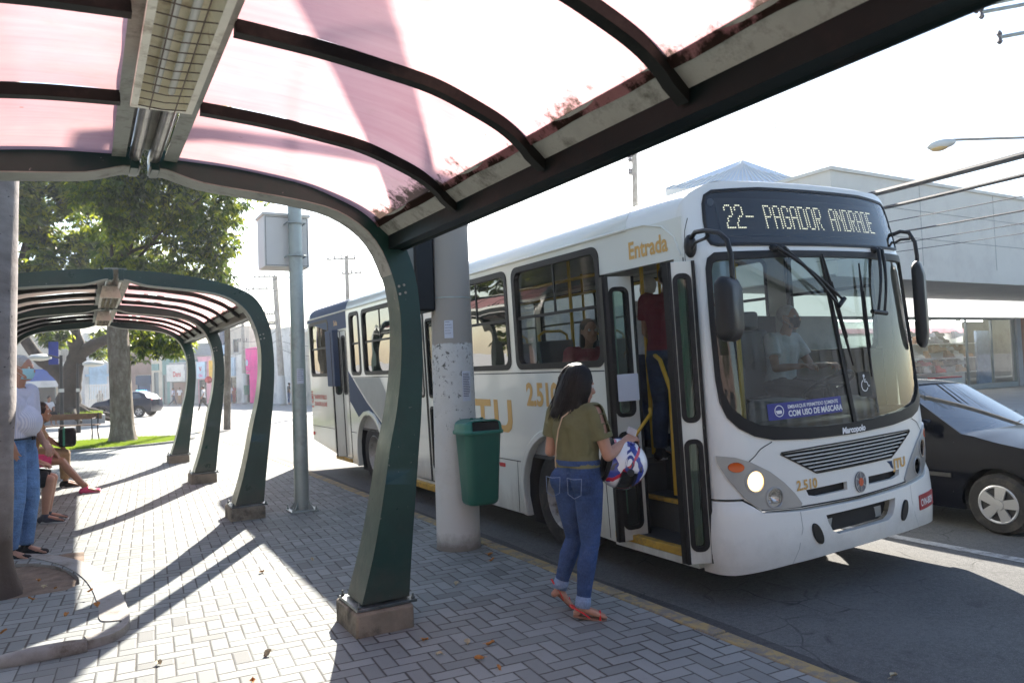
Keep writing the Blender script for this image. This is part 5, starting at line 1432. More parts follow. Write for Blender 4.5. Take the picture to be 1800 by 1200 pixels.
# --- the woman waiting to board
def blouse_cut(c):                                         # three openings down the outside of each sleeve
    for sx in (1, -1):
        for t in (.10, .42, .74):
            s = V((.185 * sx, .0, 1.325)) if sx > 0 else V((-.145, 0, 1.31)); e = V((.243, .04, 1.02)) if sx > 0 else V((-.19, -.01, 1.04))
            p = s + (e - s) * (t * .62 + .03) + V((sx * .050, -.018, .034))
            dd = c - p
            if abs(dd.z) < .027 and abs(dd.y) < .024 and abs(dd.x) < .05: return True
    return False
JW = dict(pelvis=(.015, .0, .885), waist=(.02, .01, 1.03), chest=(.02, .0, 1.19), neck=(.02, .015, 1.355), head=(.025, .055, 1.475), yaw=radians(-28), pitch=radians(-10),
          shL=(-.135, .0, 1.305), elL=(-.185, -.02, 1.045), wrL=(-.13, .18, 1.08), shR=(.17, .0, 1.305), elR=(.243, .03, 1.03), wrR=(.243, .235, 1.105),
          hipL=(-.075, .01, .835), kneeL=(-.073, .07, .475), ankL=(-.160, .0, .155), toeL=(-.105, .06, .024), hipR=(.095, .01, .835), kneeR=(.092, .01, .465), ankR=(.072, -.07, .092), toeR=(.190, .02, .022),
          handR=(.15, .95, .25), palmR=(-.6, .0, -.8), curlR=.75, thumbR=-1, fs=.86)
woman, WR = human('person', 'woman with long black hair, olive blouse, cuffed jeans and red sandals, by the bus door', 'person', (2.765, 4.01, 0), radians(-71.4), JW,
      [('shirt', m_olive, dict(inf=.014, hem=.955, sleeve=.62, name='blouse', cut=blouse_cut)), ('trousers', m_jean, dict(inf=.006, len=.90, glute=True, top=1.0, name='jeans'))], sk_light, m_hair, female=True, hair_fn=long_hair, voxel=.0068)
for sd in 'LR':                                            # turned-up cuffs and sandals
    kn, an, to = V(JW['knee' + sd]), V(JW['ank' + sd]), V(JW['toe' + sd])
    q = MB(); a, b_ = lerp(kn, an, .86), lerp(kn, an, 1.04); q.tube([a, lerp(a, b_, .5), b_], [(.048, .048), (.050, .050), (.049, .049)], 20, cap=False)
    c = q.build('jeans_cuff', m_cuff, woman, world=False); s_ = c.modifiers.new('t', 'SOLIDIFY'); s_.thickness = .006
    d = (to - V((an.x, an.y, an.z - .05 * .86))); d.normalize(); heel = V((an.x, an.y, an.z - .047)) - d * .045; w = d.cross(V((0, 0, 1)))
    q = MB(); L = (to - heel).length
    pts = [(-.10, .018), (.0, .027), (.2, .027), (.45, .027), (.7, .036), (.9, .036), (1.02, .026), (1.08, .012)]
    pl = [heel + (to - heel) * t + w * h for t, h in pts] + [heel + (to - heel) * t - w * h for t, h in pts[::-1]]; n = len(pl)
    q.add([p + V((0, 0, -.036)) for p in pl] + [p + V((0, 0, -.022)) for p in pl], [(i, (i + 1) % n, (i + 1) % n + n, i + n) for i in range(n)] + [tuple(range(n))[::-1], tuple(i + n for i in range(n))])
    so = q.build('sandal', m_sole, woman, world=False, bevel=.003)
    q = MB(); f1 = lerp(heel, to, .78)
    q.tube([f1 + w * (.040 * cos(a_)) + V((0, 0, -.024 + .05 * sin(a_))) for a_ in [k * pi / 10 for k in range(11)]], [(.002, .007)] * 11, 8)
    q.tube([lerp(heel, to, .45) + w * .034 + V((0, 0, -.02)), lerp(heel, to, .22) + w * .034 + V((0, 0, .006)), heel + w * .02 - d * .026 + V((0, 0, .028)), heel - d * .036 + V((0, 0, .034)), heel - w * .02 - d * .026 + V((0, 0, .028)), lerp(heel, to, .22) - w * .034 + V((0, 0, .006)), lerp(heel, to, .45) - w * .034 + V((0, 0, -.02))], .0055, 8)
    q.build('sandal_strap', m_sandal, so, world=False)
q = MB(); q.tube([(.06, -.045, 1.345), (.0, -.115, 1.28), (-.03, -.122, 1.20), (-.055, -.118, 1.10), (-.075, -.108, 1.0), (-.09, -.085, .95)], .0045, 6); q.build('bag_strap', mk('beige_strap', (.5, .36, .24), .6), woman, world=False)
q = MB()
for sx in (-1, 1):
    x0 = .015 + sx * .085
    q.tube([(x0 - .055, -.147, .90), (x0 - .0, -.155, .895), (x0 + .055, -.142, .90)], .0022, 6); q.tube([(x0 - .055, -.147, .90), (x0 - .05, -.15, .80), (x0, -.152, .775), (x0 + .05, -.148, .80), (x0 + .055, -.142, .90)], .0018, 6)
q.build('pocket_stitching', m_cuff, woman, world=False)
q = MB(); q.tube([(.02 + .152 * cos(a), .008 + .118 * sin(a), .985) for a in [k * pi / 18 for k in range(36)]], [(.004, .019)] * 36, 6, closed=True); q.build('waistband', m_jean, woman, world=False)
q = MB(); q.box(-.01, .06, -.003, .003, 0, .045, M=Matrix.Translation((.225, .30, 1.15)) @ Matrix.Rotation(radians(20), 4, 'Y')); tk = tag(q.build('phone', m_whitesh, None), 'white phone held in the hand of the woman at the bus door', 'phone')
tk.location = (2.765, 4.01, 0); tk.rotation_euler = (0, 0, radians(-71.4))

# helmet hung on her right forearm
M = Mat('helmet_shell', (.6, .6, .62), .18); x, y, z = M.xyz(M.co())
w1 = (x * 44.0 + y * 20.0 + M.noise(9, 2) * 5.0).sin(); w2 = (x * 30.0 - z * 34.0 + M.noise(7, 2) * 4.0).sin()
c = M.mix(w1.gt(.62), (.72, .72, .74), (.03, .05, .30)); c = M.mix(w2.gt(.86), c, (.50, .02, .05)); c = M.mix((w1 * w2).lt(-.86), c, (.02, .02, .06)); M.setcol(c)
M.b.inputs['Coat Weight'].default_value = .6; m_helm = M.m
hroot = thing('helmet', (2.765 + .28, 4.01 - .13, .965), 'white, blue and red motorcycle helmet hanging from the woman\'s forearm, neck opening towards her', 'helmet')
hroot.rotation_euler = (radians(0), 0, 0)
Hx = V((.87, -.40, -.28)).normalized(); Hz = V((.30, .10, .95)); Hz = (Hz - Hx * Hz.dot(Hx)).normalized(); Hy = Hz.cross(Hx)
HM = Matrix((Hx, Hy, Hz)).transposed().to_4x4()              # local x: from the neck opening to the crown
q = MB(); nu, nv = 40, 22; vs = []
def hshell(u, v, r=1.0):
    th = v * radians(132); a = u * 2 * pi; rx, ry, rz_ = .165 * r, .130 * r, .155 * r
    xx = .01 + rx * cos(th); k = sin(th)
    if th > pi / 2: k = k * (1 + .14 * (th - pi / 2))
    ww = 1 + .10 * max(0, -cos(a)) * k
    return HM @ V((xx, ry * k * sin(a), rz_ * k * cos(a) * ww))
def keep(u, v):                                            # eye port on the -z side
    th = v * 132; a = (u * 360) % 360; return not (62 < th < 98 and 118 < a < 242)
for j in range(nv):
    for i in range(nu):
        u0, u1, v0, v1 = i / nu, (i + 1) / nu, j / nv, (j + 1) / nv
        if keep((u0 + u1) / 2, (v0 + v1) / 2): q.add([hshell(u0, v0), hshell(u1, v0), hshell(u1, v1), hshell(u0, v1)], [(0, 1, 2, 3)])
sh = q.build('shell', m_helm, hroot, world=False, smooth=60, fixn=False)
bm = bmesh.new(); bm.from_mesh(sh.data); bmesh.ops.remove_doubles(bm, verts=bm.verts[:], dist=.0008); bmesh.ops.recalc_face_normals(bm, faces=bm.faces[:]); bm.to_mesh(sh.data); bm.free(); sh.data.shade_smooth()
s_ = sh.modifiers.new('t', 'SOLIDIFY'); s_.thickness = .012; s_.offset = -1
q = MB(); q.grid(lambda u, v: hshell(u, .05 + v * .93, .90), 36, 14); q.build('padding', m_blacksh, sh, world=False, fixn=False)
q = MB(); q.tube([hshell(k / 36, 1.0, .985) for k in range(36)], .016, 10, closed=True); q.build('neck_roll', m_rub, hroot, world=False)
q = MB(); q.grid(lambda u, v: hshell(.32 + u * .36, .45 + v * .30, 1.03), 18, 8); vz = q.build('visor', glassmat('smoked_visor', (.25, .27, .3), 1.0, 1.6, .03), hroot, world=False, fixn=False)
q = MB()
for a in (.32, .68): q.lathe([(.0, .012), (.022, .010), (.024, 0)], 14, axis='x', cap=False, M=Matrix.Translation(hshell(a, .60, 1.02)) @ HM @ Matrix.Rotation(radians(90 if a < .5 else -90), 4, 'Z'))
q.build('visor_pivot', m_blk, hroot, world=False)
q, w = text_mb('PRO', .10, lambda u, v, d: hshell(.955 - u * 1.45 + 0, .72 - v * 2.1, 1.008), bold=.003); q.build('lettering', mk('helmet_blue', (.02, .03, .2), .3), hroot, world=False, smooth=0, fixn=False)

# --- tall man beside the left trunk
JM = dict(pelvis=(0, -.02, 1.02), waist=(0, .0, 1.20), chest=(0, -.02, 1.40), neck=(0, .0, 1.60), head=(0, .045, 1.755), yaw=radians(5), pitch=radians(-4),
          shL=(-.19, -.01, 1.53), elL=(-.24, -.02, 1.24), wrL=(-.2, .12, 1.05), shR=(.19, -.01, 1.53), elR=(.235, -.03, 1.25), wrR=(.20, .06, 1.08), handR=(0, .25, -.95), palmR=(-1, 0, 0), curlR=.35,
          hipL=(-.09, 0, .96), kneeL=(-.10, .05, .53), ankL=(-.10, .0, .10), toeL=(-.12, .19, .025), hipR=(.09, 0, .96), kneeR=(.10, .04, .53), ankR=(.10, -.02, .10), toeR=(.12, .17, .025))
man, MR = human('person', 'tall grey-haired man in lavender shirt and light blue face mask beside the left trunk', 'person', (-.54, 8.31, .02), radians(-118), JM,
      [('shirt', m_lav, dict(inf=.022, hem=1.11, sleeve=.75, belly=(0, .055, 1.25, .155))), ('trousers', m_jean2, dict(inf=.012, len=.99, flare=.012, top=1.13, name='jeans')), ('shoes', m_blacksh)], sk_light, m_hairg, bulk=1.13)
def face_mask(root, R, mt=m_mask):
    q = MB(); q.grid(lambda u, v: R @ V(((u - .5) * .135 * (1 - .25 * v), .112 - abs(u - .5) ** 2 * .30 - (v - .35) ** 2 * .05, -.002 - v * .098)), 10, 8)
    o = q.build('face_mask', mt, root, world=False, smooth=60); s = o.modifiers.new('t', 'SOLIDIFY'); s.thickness = .003
    for sx in (-1, 1):
        q = MB(); q.tube([R @ V((sx * .066, .045, -.02)), R @ V((sx * .082, .0, .01)), R @ V((sx * .084, -.018, -.01)), R @ V((sx * .076, -.005, -.04)), R @ V((sx * .052, .048, -.08))], .0015, 5); q.build('ear_loop', m_white, o, world=False)
face_mask(man, MR)
q = MB(); q.tube([(.155 * 1.13 * cos(a), -.01 + .125 * 1.13 * sin(a), 1.10) for a in [k * pi / 16 for k in range(32)]], [(.016, .005)] * 32, 8, closed=True); q.box(-.02, .02, .135, .148, 1.085, 1.118); q.build('belt', m_blk, man, world=False)

# --- seated people on the shelter bench
def sit(hx=.09, seat=.50, knee=.50, kf=.48, ff=.47, lean=.05, kx=.10, fx=.10, toe=.2, twist=0.0, arm='lap', ank=.10):
    J = dict(pelvis=(0, 0, seat + .09), waist=(0, lean * .4, seat + .24), chest=(0, lean, seat + .43), neck=(0, lean + .03, seat + .60), head=(0, lean + .09, seat + .735),
             shL=(-.165, lean, seat + .53), shR=(.165, lean, seat + .53), hipL=(-hx, .0, seat + .08), hipR=(hx, 0, seat + .08), kneeL=(-kx, kf, knee), kneeR=(kx, kf, knee),
             ankL=(-fx, ff, ank), ankR=(fx, ff, ank), toeL=(-fx - .02, ff + toe, .025), toeR=(fx + .02, ff + toe, .025))
    if arm == 'lap': J.update(elL=(-.22, lean + .06, seat + .27), elR=(.22, lean + .06, seat + .27), wrL=(-.10, lean + .27, seat + .20), wrR=(.10, lean + .27, seat + .20), palmL=(0, 0, -1), palmR=(0, 0, -1))
    if arm == 'knee': J.update(elL=(-.2, lean + .14, seat + .28), elR=(.2, lean + .14, seat + .28), wrL=(-.1, kf - .1, seat + .17), wrR=(.1, kf - .1, seat + .17))
    return J
bench_g = 'people seated on the shelter bench'
human('person', 'seated woman in black knee shorts and black-and-white striped top, nearest on the shelter bench', 'person', (-.80, 10.45, 0), radians(-96), sit(lean=.06, kf=.45, ff=.40, arm='lap'),
      [('shirt', m_stripe, dict(inf=.014, hem=.55, sleeve=.5)), ('trousers', m_blacksh, dict(inf=.018, len=.47, top=.78, name='shorts')), ('shoes', m_shoe)], sk_light, m_hairb, bench_g, female=True, bulk=1.08)
J = sit(seat=.46, knee=.50, kf=.42, ff=.72, lean=.10, arm='knee', ank=.09, toe=.19, kx=.07, fx=.05)
human('person', 'seated girl in pink shorts stretching her bare legs out from the shelter bench', 'person', (-.72, 12.75, 0), radians(-92), J,
      [('shirt', m_khaki, dict(inf=.012, hem=.50, sleeve=.5)), ('trousers', m_pinksh, dict(inf=.014, len=.36, top=.74, name='shorts')), ('shoes', m_pinksh)], sk_tan, m_hair, bench_g, female=True, bulk=.92)
human('person', 'seated dark-haired man in khaki with a black bag on his lap, on the shelter bench', 'person', (-.74, 13.75, 0), radians(-90), sit(lean=.08, kf=.47, arm='knee', knee=.52),
      [('shirt', m_khaki, dict(inf=.014, hem=.55, sleeve=.5)), ('trousers', m_khaki, dict(inf=.014, len=.9, flare=.02, top=.72)), ('shoes', m_blacksh)], sk_tan, m_hair, bench_g)
q = MB(); q.box(-.36, -.12, 13.52, 13.96, .64, .92); o = q.build('bag', m_blacksh, None, bevel=.05); tag(o, 'black bag with a green stripe on the lap of the khaki-clad man', 'bag')
q = MB(); q.box(-.30, -.27, 13.50, 13.98, .66, .93); q.build('bag_stripe', mk('bag_green', (.02, .22, .14), .6), o, bevel=.01)

tk.location = (2.765, 4.01, 0)
# --- people in the bus (placed in world space; floor at 0.77 + tilt)
JB = dict(pelvis=(0, 0, .92), waist=(0, .01, 1.08), chest=(0, .01, 1.26), neck=(0, .04, 1.45), head=(0, .085, 1.585), yaw=radians(10), pitch=radians(-14),
          shL=(-.18, .0, 1.39), elL=(-.22, .04, 1.12), wrL=(-.16, .2, 1.0), shR=(.18, 0, 1.39), elR=(.23, -.02, 1.12), wrR=(.19, .12, .95),
          hipL=(-.09, 0, .87), kneeL=(-.09, .12, .52), ankL=(-.09, .06, .28), toeL=(-.1, .22, .22), hipR=(.09, 0, .87), kneeR=(.09, .02, .48), ankR=(.09, -.05, .09), toeR=(.1, .12, .025))
JS = dict(JB); JS.update(kneeL=(-.09, .03, .48), ankL=(-.09, -.02, .09), toeL=(-.1, .16, .025), pitch=0.0)
boarder, BR = human('person', 'man in maroon shirt and dark jeans standing inside the open bus door', 'person', (4.42, 4.93, .77), radians(-70), JS,
      [('shirt', m_maroon, dict(inf=.018, hem=.95, sleeve=.6)), ('trousers', m_jeandk, dict(inf=.012, len=.99, flare=.01, top=1.02, name='jeans')), ('shoes', m_blacksh)], sk_tan, m_hair, 'people inside the bus', bulk=1.08)
stander, SR = human('person', 'white-haired man in an orange-striped white shirt standing in the bus behind the boarding man', 'person', (4.86, 5.62, .77), radians(-20), JS,
      [('shirt', m_whitesh, dict(inf=.018, hem=.93, sleeve=.6)), ('trousers', m_jeandk, dict(inf=.012, len=.99, flare=.01, top=1.0)), ('shoes', m_blacksh)], sk_tan, m_hairg, 'people inside the bus')
q = MB(); q.tube([(.215 * cos(a), .01 + .15 * sin(a), 1.30) for a in [k * pi / 16 for k in range(32)]], [(.02, .004)] * 32, 8, closed=True); q.build('orange_stripe', mk('orange_cloth', (.62, .20, .05), .8), stander, world=False)
human('person', 'dark-haired woman in a red top seated at the first side window of the bus', 'person', (4.18, 5.83, .72), radians(168), sit(seat=.48, knee=.48, kf=.44, ff=.42), 
      [('shirt', m_redsh, dict(inf=.014, hem=.55, sleeve=.6)), ('trousers', m_jeandk, dict(inf=.012, len=.95, top=.72, name='jeans'))], sk_tan, m_hair, 'people inside the bus', female=True)
J = sit(seat=.46, knee=.5, kf=.46, ff=.55, lean=.04); J.update(wrL=(-.17, .40, .74), wrR=(.17, .40, .74), elL=(-.25, .16, .72), elR=(.25, .16, .72), palmL=(0, .2, -1), palmR=(0, .2, -1), curlL=1.0, curlR=1.0, yaw=radians(12))
driver, DR = human('person', 'grey-haired driver in white shirt and black face mask at the steering wheel of the bus', 'person', (5.78, 4.86, .80), radians(180), J,
      [('shirt', m_whitesh, dict(inf=.016, hem=.52, sleeve=.6)), ('trousers', m_blacksh, dict(inf=.012, len=.95, top=.7)), ('shoes', m_blacksh)], sk_light, m_hairg, 'people inside the bus')
face_mask(driver, DR, m_blacksh)
# ------------------------------------------------------------ poles, bin, cabinet
m_polec = mk('pole_concrete', (.36, .33, .29), .9, var=.15, scale=3, bump=.5, bscale=60, dirt=(.24, .21, .18), dscale=4)
M = Mat('pole_flaking_paint', (.6, .6, .58), .8); x, y, z = M.xyz(M.co())
fl = M.noise(19, 8, .78); zz = z + (M.noise(5, 3) - .5) * .12
chips = fl + (z * .085)
c = M.mix(M.ramp(chips, [(.705, 0.), (.72, .95)]), (.60, .60, .575), (.075, .07, .06))
c = M.mix(M.ramp(M.noise(3, 5, .7), [(.5, 0.), (.7, .35)]), c, (.40, .38, .34))
c = M.mix(M.ramp(z * 1.0 + (M.noise(8, 5, .7) - .5) * .2, [(.02, .8), (.16, 0.)]), c, (.12, .10, .08))
c = M.mix(M.ramp(zz * .5, [(.922, 0.), (.928, 1.)]), c, (.34, .31, .27)); M.setcol(c); M.bump(fl, .4, .006); M.bump(M.noise(60, 4), .3, .004); m_flake = M.m
m_galv = mk('galvanised_steel', (.36, .41, .40), .45, .55, var=.14, scale=3, bump=.08, bscale=30, dirt=(.28, .30, .29), dscale=4)
m_cab = mk('cabinet_paint', (.74, .74, .71), .5, var=.04, scale=2)
m_paper = mk('paper', (.58, .60, .66), .8, var=.06); m_ink = mk('ink', (.06, .06, .10), .8)
m_bin = mk('green_bin_plastic', (.008, .115, .082), .38, var=.12, scale=3, rv=.15, bump=.05, bscale=20); m_binl = mk('green_bin_lid', (.015, .17, .125), .35, var=.1, scale=3)

cp = thing('concrete_pole', (2.945, 6.18, 0), 'thick concrete pole with flaking white paint on its lower half, beside the bus', 'utility pole')
mb = MB(); mb.lathe([(.205, -.05), (.20, .05), (.196, .8), (.190, 1.6), (.178, 2.6), (.165, 4.5), (.14, 10.5)], 40, c=(2.945, 6.18, 0)); mb.build('shaft', m_flake, cp, smooth=50)
for z, r in ((2.27, .186), (2.95, .181)):
    mb = MB(); mb.lathe([(r, z - .006), (r + .004, z - .006), (r + .004, z + .006), (r, z + .006)], 36, c=(2.945, 6.18, 0), cap=False); mb.build('steel_band', m_galv, cp)
def notice(z0, z1, a0, a1, rad, nm, lines, parent, c=(2.945, 6.18), mt=None):
    f = lambda a, z, d: (c[0] + (rad + d) * sin(a), c[1] - (rad + d) * cos(a), z)
    q = MB(); q.grid(lambda u, v: f(radians(a0 + (a1 - a0) * u), z0 + (z1 - z0) * v, .0015 + .002 * sin(u * 9 + v * 5)), 8, 8); o = q.build(nm, mt or m_paper, parent, smooth=60, fixn=False)
    q = MB(); H = z1 - z0; rnd = random.Random(int(z0 * 100))
    for k in range(lines):
        z = z1 - H * (.10 + .8 * k / lines); e = a0 + (a1 - a0) * rnd.uniform(.62, .92); s_ = a0 + (a1 - a0) * .1
        n = 6
        for i in range(n):
            A0, A1 = radians(s_ + (e - s_) * i / n), radians(s_ + (e - s_) * (i + .9) / n)
            q.add([f(A0, z, .0045), f(A1, z, .0045), f(A1, z + H * .022, .0045), f(A0, z + H * .022, .0045)], [(0, 1, 2, 3)])
    q.build('printed_lines', m_ink, o, smooth=0, fixn=False)
notice(1.33, 1.60, -2, 26, .193, 'paper_notice', 14, cp)
notice(1.90, 2.06, -46, -22, .190, 'paper_notice', 5, cp)

# litter bin on the pole
bx, by = 2.985, 5.80
lb = thing('litter_bin', (bx, by, .43), 'dark green plastic litter bin fixed to the flaking concrete pole', 'litter bin')
def binring(z, w, d, r=.06):
    return [(bx + p[0], by + p[1], z) for p in rrect(-w, -d, w, d, r, 5)]
prof = [(.44, .122, .09, .05), (.455, .140, .105, .06), (.48, .147, .115, .065), (.80, .160, .135, .07), (1.055, .172, .150, .07), (1.06, .178, .157, .07), (1.065, .178, .157, .07)]
mb = MB(); rows = [binring(*p) for p in prof]; n = len(rows[0])
mb.add(sum(rows, []), [(j * n + i, j * n + (i + 1) % n, (j + 1) * n + (i + 1) % n, (j + 1) * n + i) for j in range(len(rows) - 1) for i in range(n)] + [tuple(range(n))[::-1]])
body = mb.build('bin_body', m_bin, lb, smooth=50)
s_ = body.modifiers.new('t', 'SOLIDIFY'); s_.thickness = .006; s_.offset = -1
mb = MB(); rows = [binring(1.052, .190, .170, .075), binring(1.075, .192, .172, .075), binring(1.085, .182, .162, .07)]
for k in range(1, 8):                                     # arched lid
    t = k / 7; rows.append([(bx + (p[0] - bx) * (1 - .10 * t ** 3), by + (p[1] - by) * (1 - .22 * t * t), 1.085 + .098 * sin(t * pi / 2) * (1 - .35 * abs((p[0] - bx) / .185) ** 3)) for p in binring(1.085, .180, .160, .07)])
n = len(rows[0])
fcs = []
for j in range(len(rows) - 1):
    for i in range(n):
        q_ = [rows[j][i], rows[j][(i + 1) % n], rows[j + 1][(i + 1) % n], rows[j + 1][i]]; c = sum((V(v) for v in q_), V()) / 4
        if j >= 2 and c.y < by - .08 and abs(c.x - bx) < .130 and 1.092 < c.z < 1.166: continue
        fcs.append((j * n + i, j * n + (i + 1) % n, (j + 1) * n + (i + 1) % n, (j + 1) * n + i))
fcs.append(tuple((len(rows) - 1) * n + i for i in range(n)))
mb.add(sum(rows, []), fcs); lid = mb.build('bin_lid', m_binl, lb, smooth=50)
s_ = lid.modifiers.new('t', 'SOLIDIFY'); s_.thickness = .006; s_.offset = -1
mb = MB(); mb.box(bx - .145, bx + .145, by - .125, by + .12, 1.0, 1.15); mb.build('dark_interior', m_seam, lb)
for sx in (-1, 1):
    mb = MB(); mb.lathe([(.016, 0), (.016, .012), (.01, .016)], 12, axis='z', c=(bx + sx * .05, by + .02, 1.172)); mb.build('lid_screw', m_bin, lid)
mb = MB(); mb.box(bx - .10, bx + .02, by + .155, by + .26, .62, .66); mb.box(bx - .10, bx + .02, by + .155, by + .26, .92, .96); mb.build('bracket', m_galv, lb)

# black signal housing on the far side of the concrete pole
tl = thing('traffic_signal', (2.66, 6.28, 2.14), 'black signal housing fixed to the concrete pole, seen from the side', 'traffic light')
mb = MB(); mb.box(2.57, 2.765, 6.12, 6.42, 2.15, 3.15); mb.build('housing', m_blk, tl, bevel=.02)
mb = MB(); mb.box(2.75, 2.80, 6.2, 6.26, 2.25, 2.32); mb.box(2.75, 2.80, 6.2, 6.26, 2.95, 3.02); mb.build('bracket', m_galv, tl)
for k in range(3):
    mb = MB(); mb.lathe([(.0, 6.425), (.085, 6.425), (.09, 6.43), (.09, 6.52)], 16, axis='y', c=(2.667, 0, 2.32 + k * .32), cap=False); mb.build('lens_hood', m_blk, tl)

# steel pole with a cabinet and a curved mast arm
sp = thing('steel_pole', (2.24, 9.02, 0), 'slim galvanised steel pole bolted to the paving behind the near shelter', 'pole')
mb = MB(); mb.lathe([(.086, .02), (.083, 2.0), (.078, 4.6)], 28, c=(2.24, 9.02, 0)); mb.tube([(2.24, 9.02, 4.6), (2.27, 9.02, 5.2), (2.42, 9.02, 5.75), (2.75, 9.02, 6.1), (3.4, 9.02, 6.3), (6.0, 9.02, 6.5)], [.077, .075, .072, .068, .062, .045], 18); mb.build('mast', m_galv, sp, smooth=50)
mb = MB(); mb.box(2.08, 2.40, 8.86, 9.18, .0, .022)
mb.build('base_flange', m_galv, sp, bevel=.003)
for k in range(4):
    a = pi / 4 + k * pi / 2; mb = MB(); mb.prism([(0, .022), (.085, .022), (.0, .13)], lambda u, v, d: (2.24 + (.08 + u) * cos(a) - d * sin(a), 9.02 + (.08 + u) * sin(a) + d * cos(a), v), -.005, .005); mb.build('gusset', m_galv, sp)
for ax, ay in ((-1, -1), (1, -1), (-1, 1), (1, 1)):
    mb = MB(); mb.lathe([(.016, .022), (.016, .04), (.009, .04), (.009, .075)], 8, c=(2.24 + ax * .135, 9.02 + ay * .135, 0)); mb.build('anchor_bolt', m_galv, sp)
notice(1.52, 1.70, -28, 28, .084, 'label', 6, sp, (2.24, 9.02))
cb = thing('cabinet', (2.15, 9.28, 2.94), 'pale grey metal cabinet mounted behind the slim steel pole', 'cabinet')
mb = MB(); mb.box(1.895, 2.43, 9.12, 9.52, 2.945, 3.57); mb.build('box', m_cab, cb, bevel=.006)
mb = MB(); mb.box(1.875, 2.45, 9.10, 9.54, 3.565, 3.60); mb.build('top', m_cab, cb, bevel=.005)
mb = MB(); mb.panel(rrect(1.91, 2.96, 2.415, 3.55, .004, 1), [rrect(1.914, 2.964, 2.411, 3.546, .004, 1)], lambda u, v, d: (u, 9.118 - d, v), .002, 0); mb.build('door_gap', m_seam, cb)
for z in (3.06, 3.46):
    mb = MB(); mb.tube([(2.13, 9.12, z), (2.135, 8.94, z), (2.24, 8.925, z), (2.345, 8.94, z), (2.35, 9.12, z)], .009, 8); mb.build('clamp', m_galv, cb)

# long bench under the farther shelter
m_wood = mk('bench_wood', (.16, .09, .05), .7, var=.3, scale=8, bump=.3, bscale=40)
bn = thing('shelter_bench', (-.84, 12.2, 0), 'long slatted bench under the farther shelter that the people sit on', 'bench')
for k in range(4):
    mb = MB(); x = -1.0 + k * .105; mb.box(x, x + .085, 9.6, 14.9, .435, .465); mb.build('seat_slat', m_wood, bn, bevel=.006)
for y in (9.9, 11.5, 13.2, 14.6):
    mb = MB(); mb.box(-.98, -.60, y - .03, y + .03, .395, .432); mb.box(-.82, -.76, y - .03, y + .03, -.02, .395); mb.build('leg', m_green2, bn, bevel=.005)

# fallen fruit and leaves on the paving
m_leafo = mk('dry_orange_leaf', (.42, .19, .05), .8, var=.3, scale=40); m_leafp = mk('pale_husk', (.40, .34, .22), .8, var=.3, scale=40)
def leaf_mesh(seed):
    r = random.Random(seed); q = MB()
    q.grid(lambda u, v: ((u - .5) * .034 * sin(pi * min(1, .08 + v * .92)) + .002 * sin(v * 9), (v - .5) * .046, .006 + .012 * abs(u - .5) * 2 + .006 * sin(v * 5 + seed)), 4, 6)
    q.tube([(0, .022, .008), (.003, .032, .012), (.006, .040, .010)], .0012, 5)
    return q
l0 = leaf_mesh(1).build('fallen_leaf', m_leafo, None, fixn=False); l1 = leaf_mesh(4).build('fallen_leaf', m_leafp, None, fixn=False)
spots = [(1.93, 3.98), (2.03, 3.88), (1.74, 4.17), (1.72, 3.92), (1.88, 3.72), (1.9, 3.55), (.35, 4.72), (.06, 5.86), (-.12, 5.75), (.9, 4.5), (.02, 6.3), (1.25, 6.4), (1.7, 6.55), (.75, 4.15), (-.35, 6.4), (-.28, 6.7), (-.2, 6.55), (-.33, 6.95), (1.05, 3.6), (2.95, 5.55), (3.02, 5.72), (2.4, 5.1), (-.45, 5.6), (2.2, 6.1), (3.75, 2.5)]
rnd = random.Random(11)
for k, (x, y) in enumerate(spots):
    src = (l0, l1)[k % 3 == 0]; o = src if k in (0, 1) and False else src.copy()
    COL.objects.link(o); zb = .075 if (-.2 > x > -.5 and 6 < y < 7.2) else (.09 if x < .1 and y > 5.4 and y < 8 else 0)
    if x > 3.3: zb = -.125
    o.location = (x, y, zb + .001); o.rotation_euler = (rnd.uniform(-.3, .3), rnd.uniform(-.3, .3), rnd.uniform(0, 6.28)); s = rnd.uniform(.8, 1.35); o.scale = (s, s, s)
    tag(o, 'small dry orange or pale leaf lying on the ground near the shelter', 'leaf', 'dry leaves on the paving')
bpy.data.objects.remove(l0); bpy.data.objects.remove(l1)

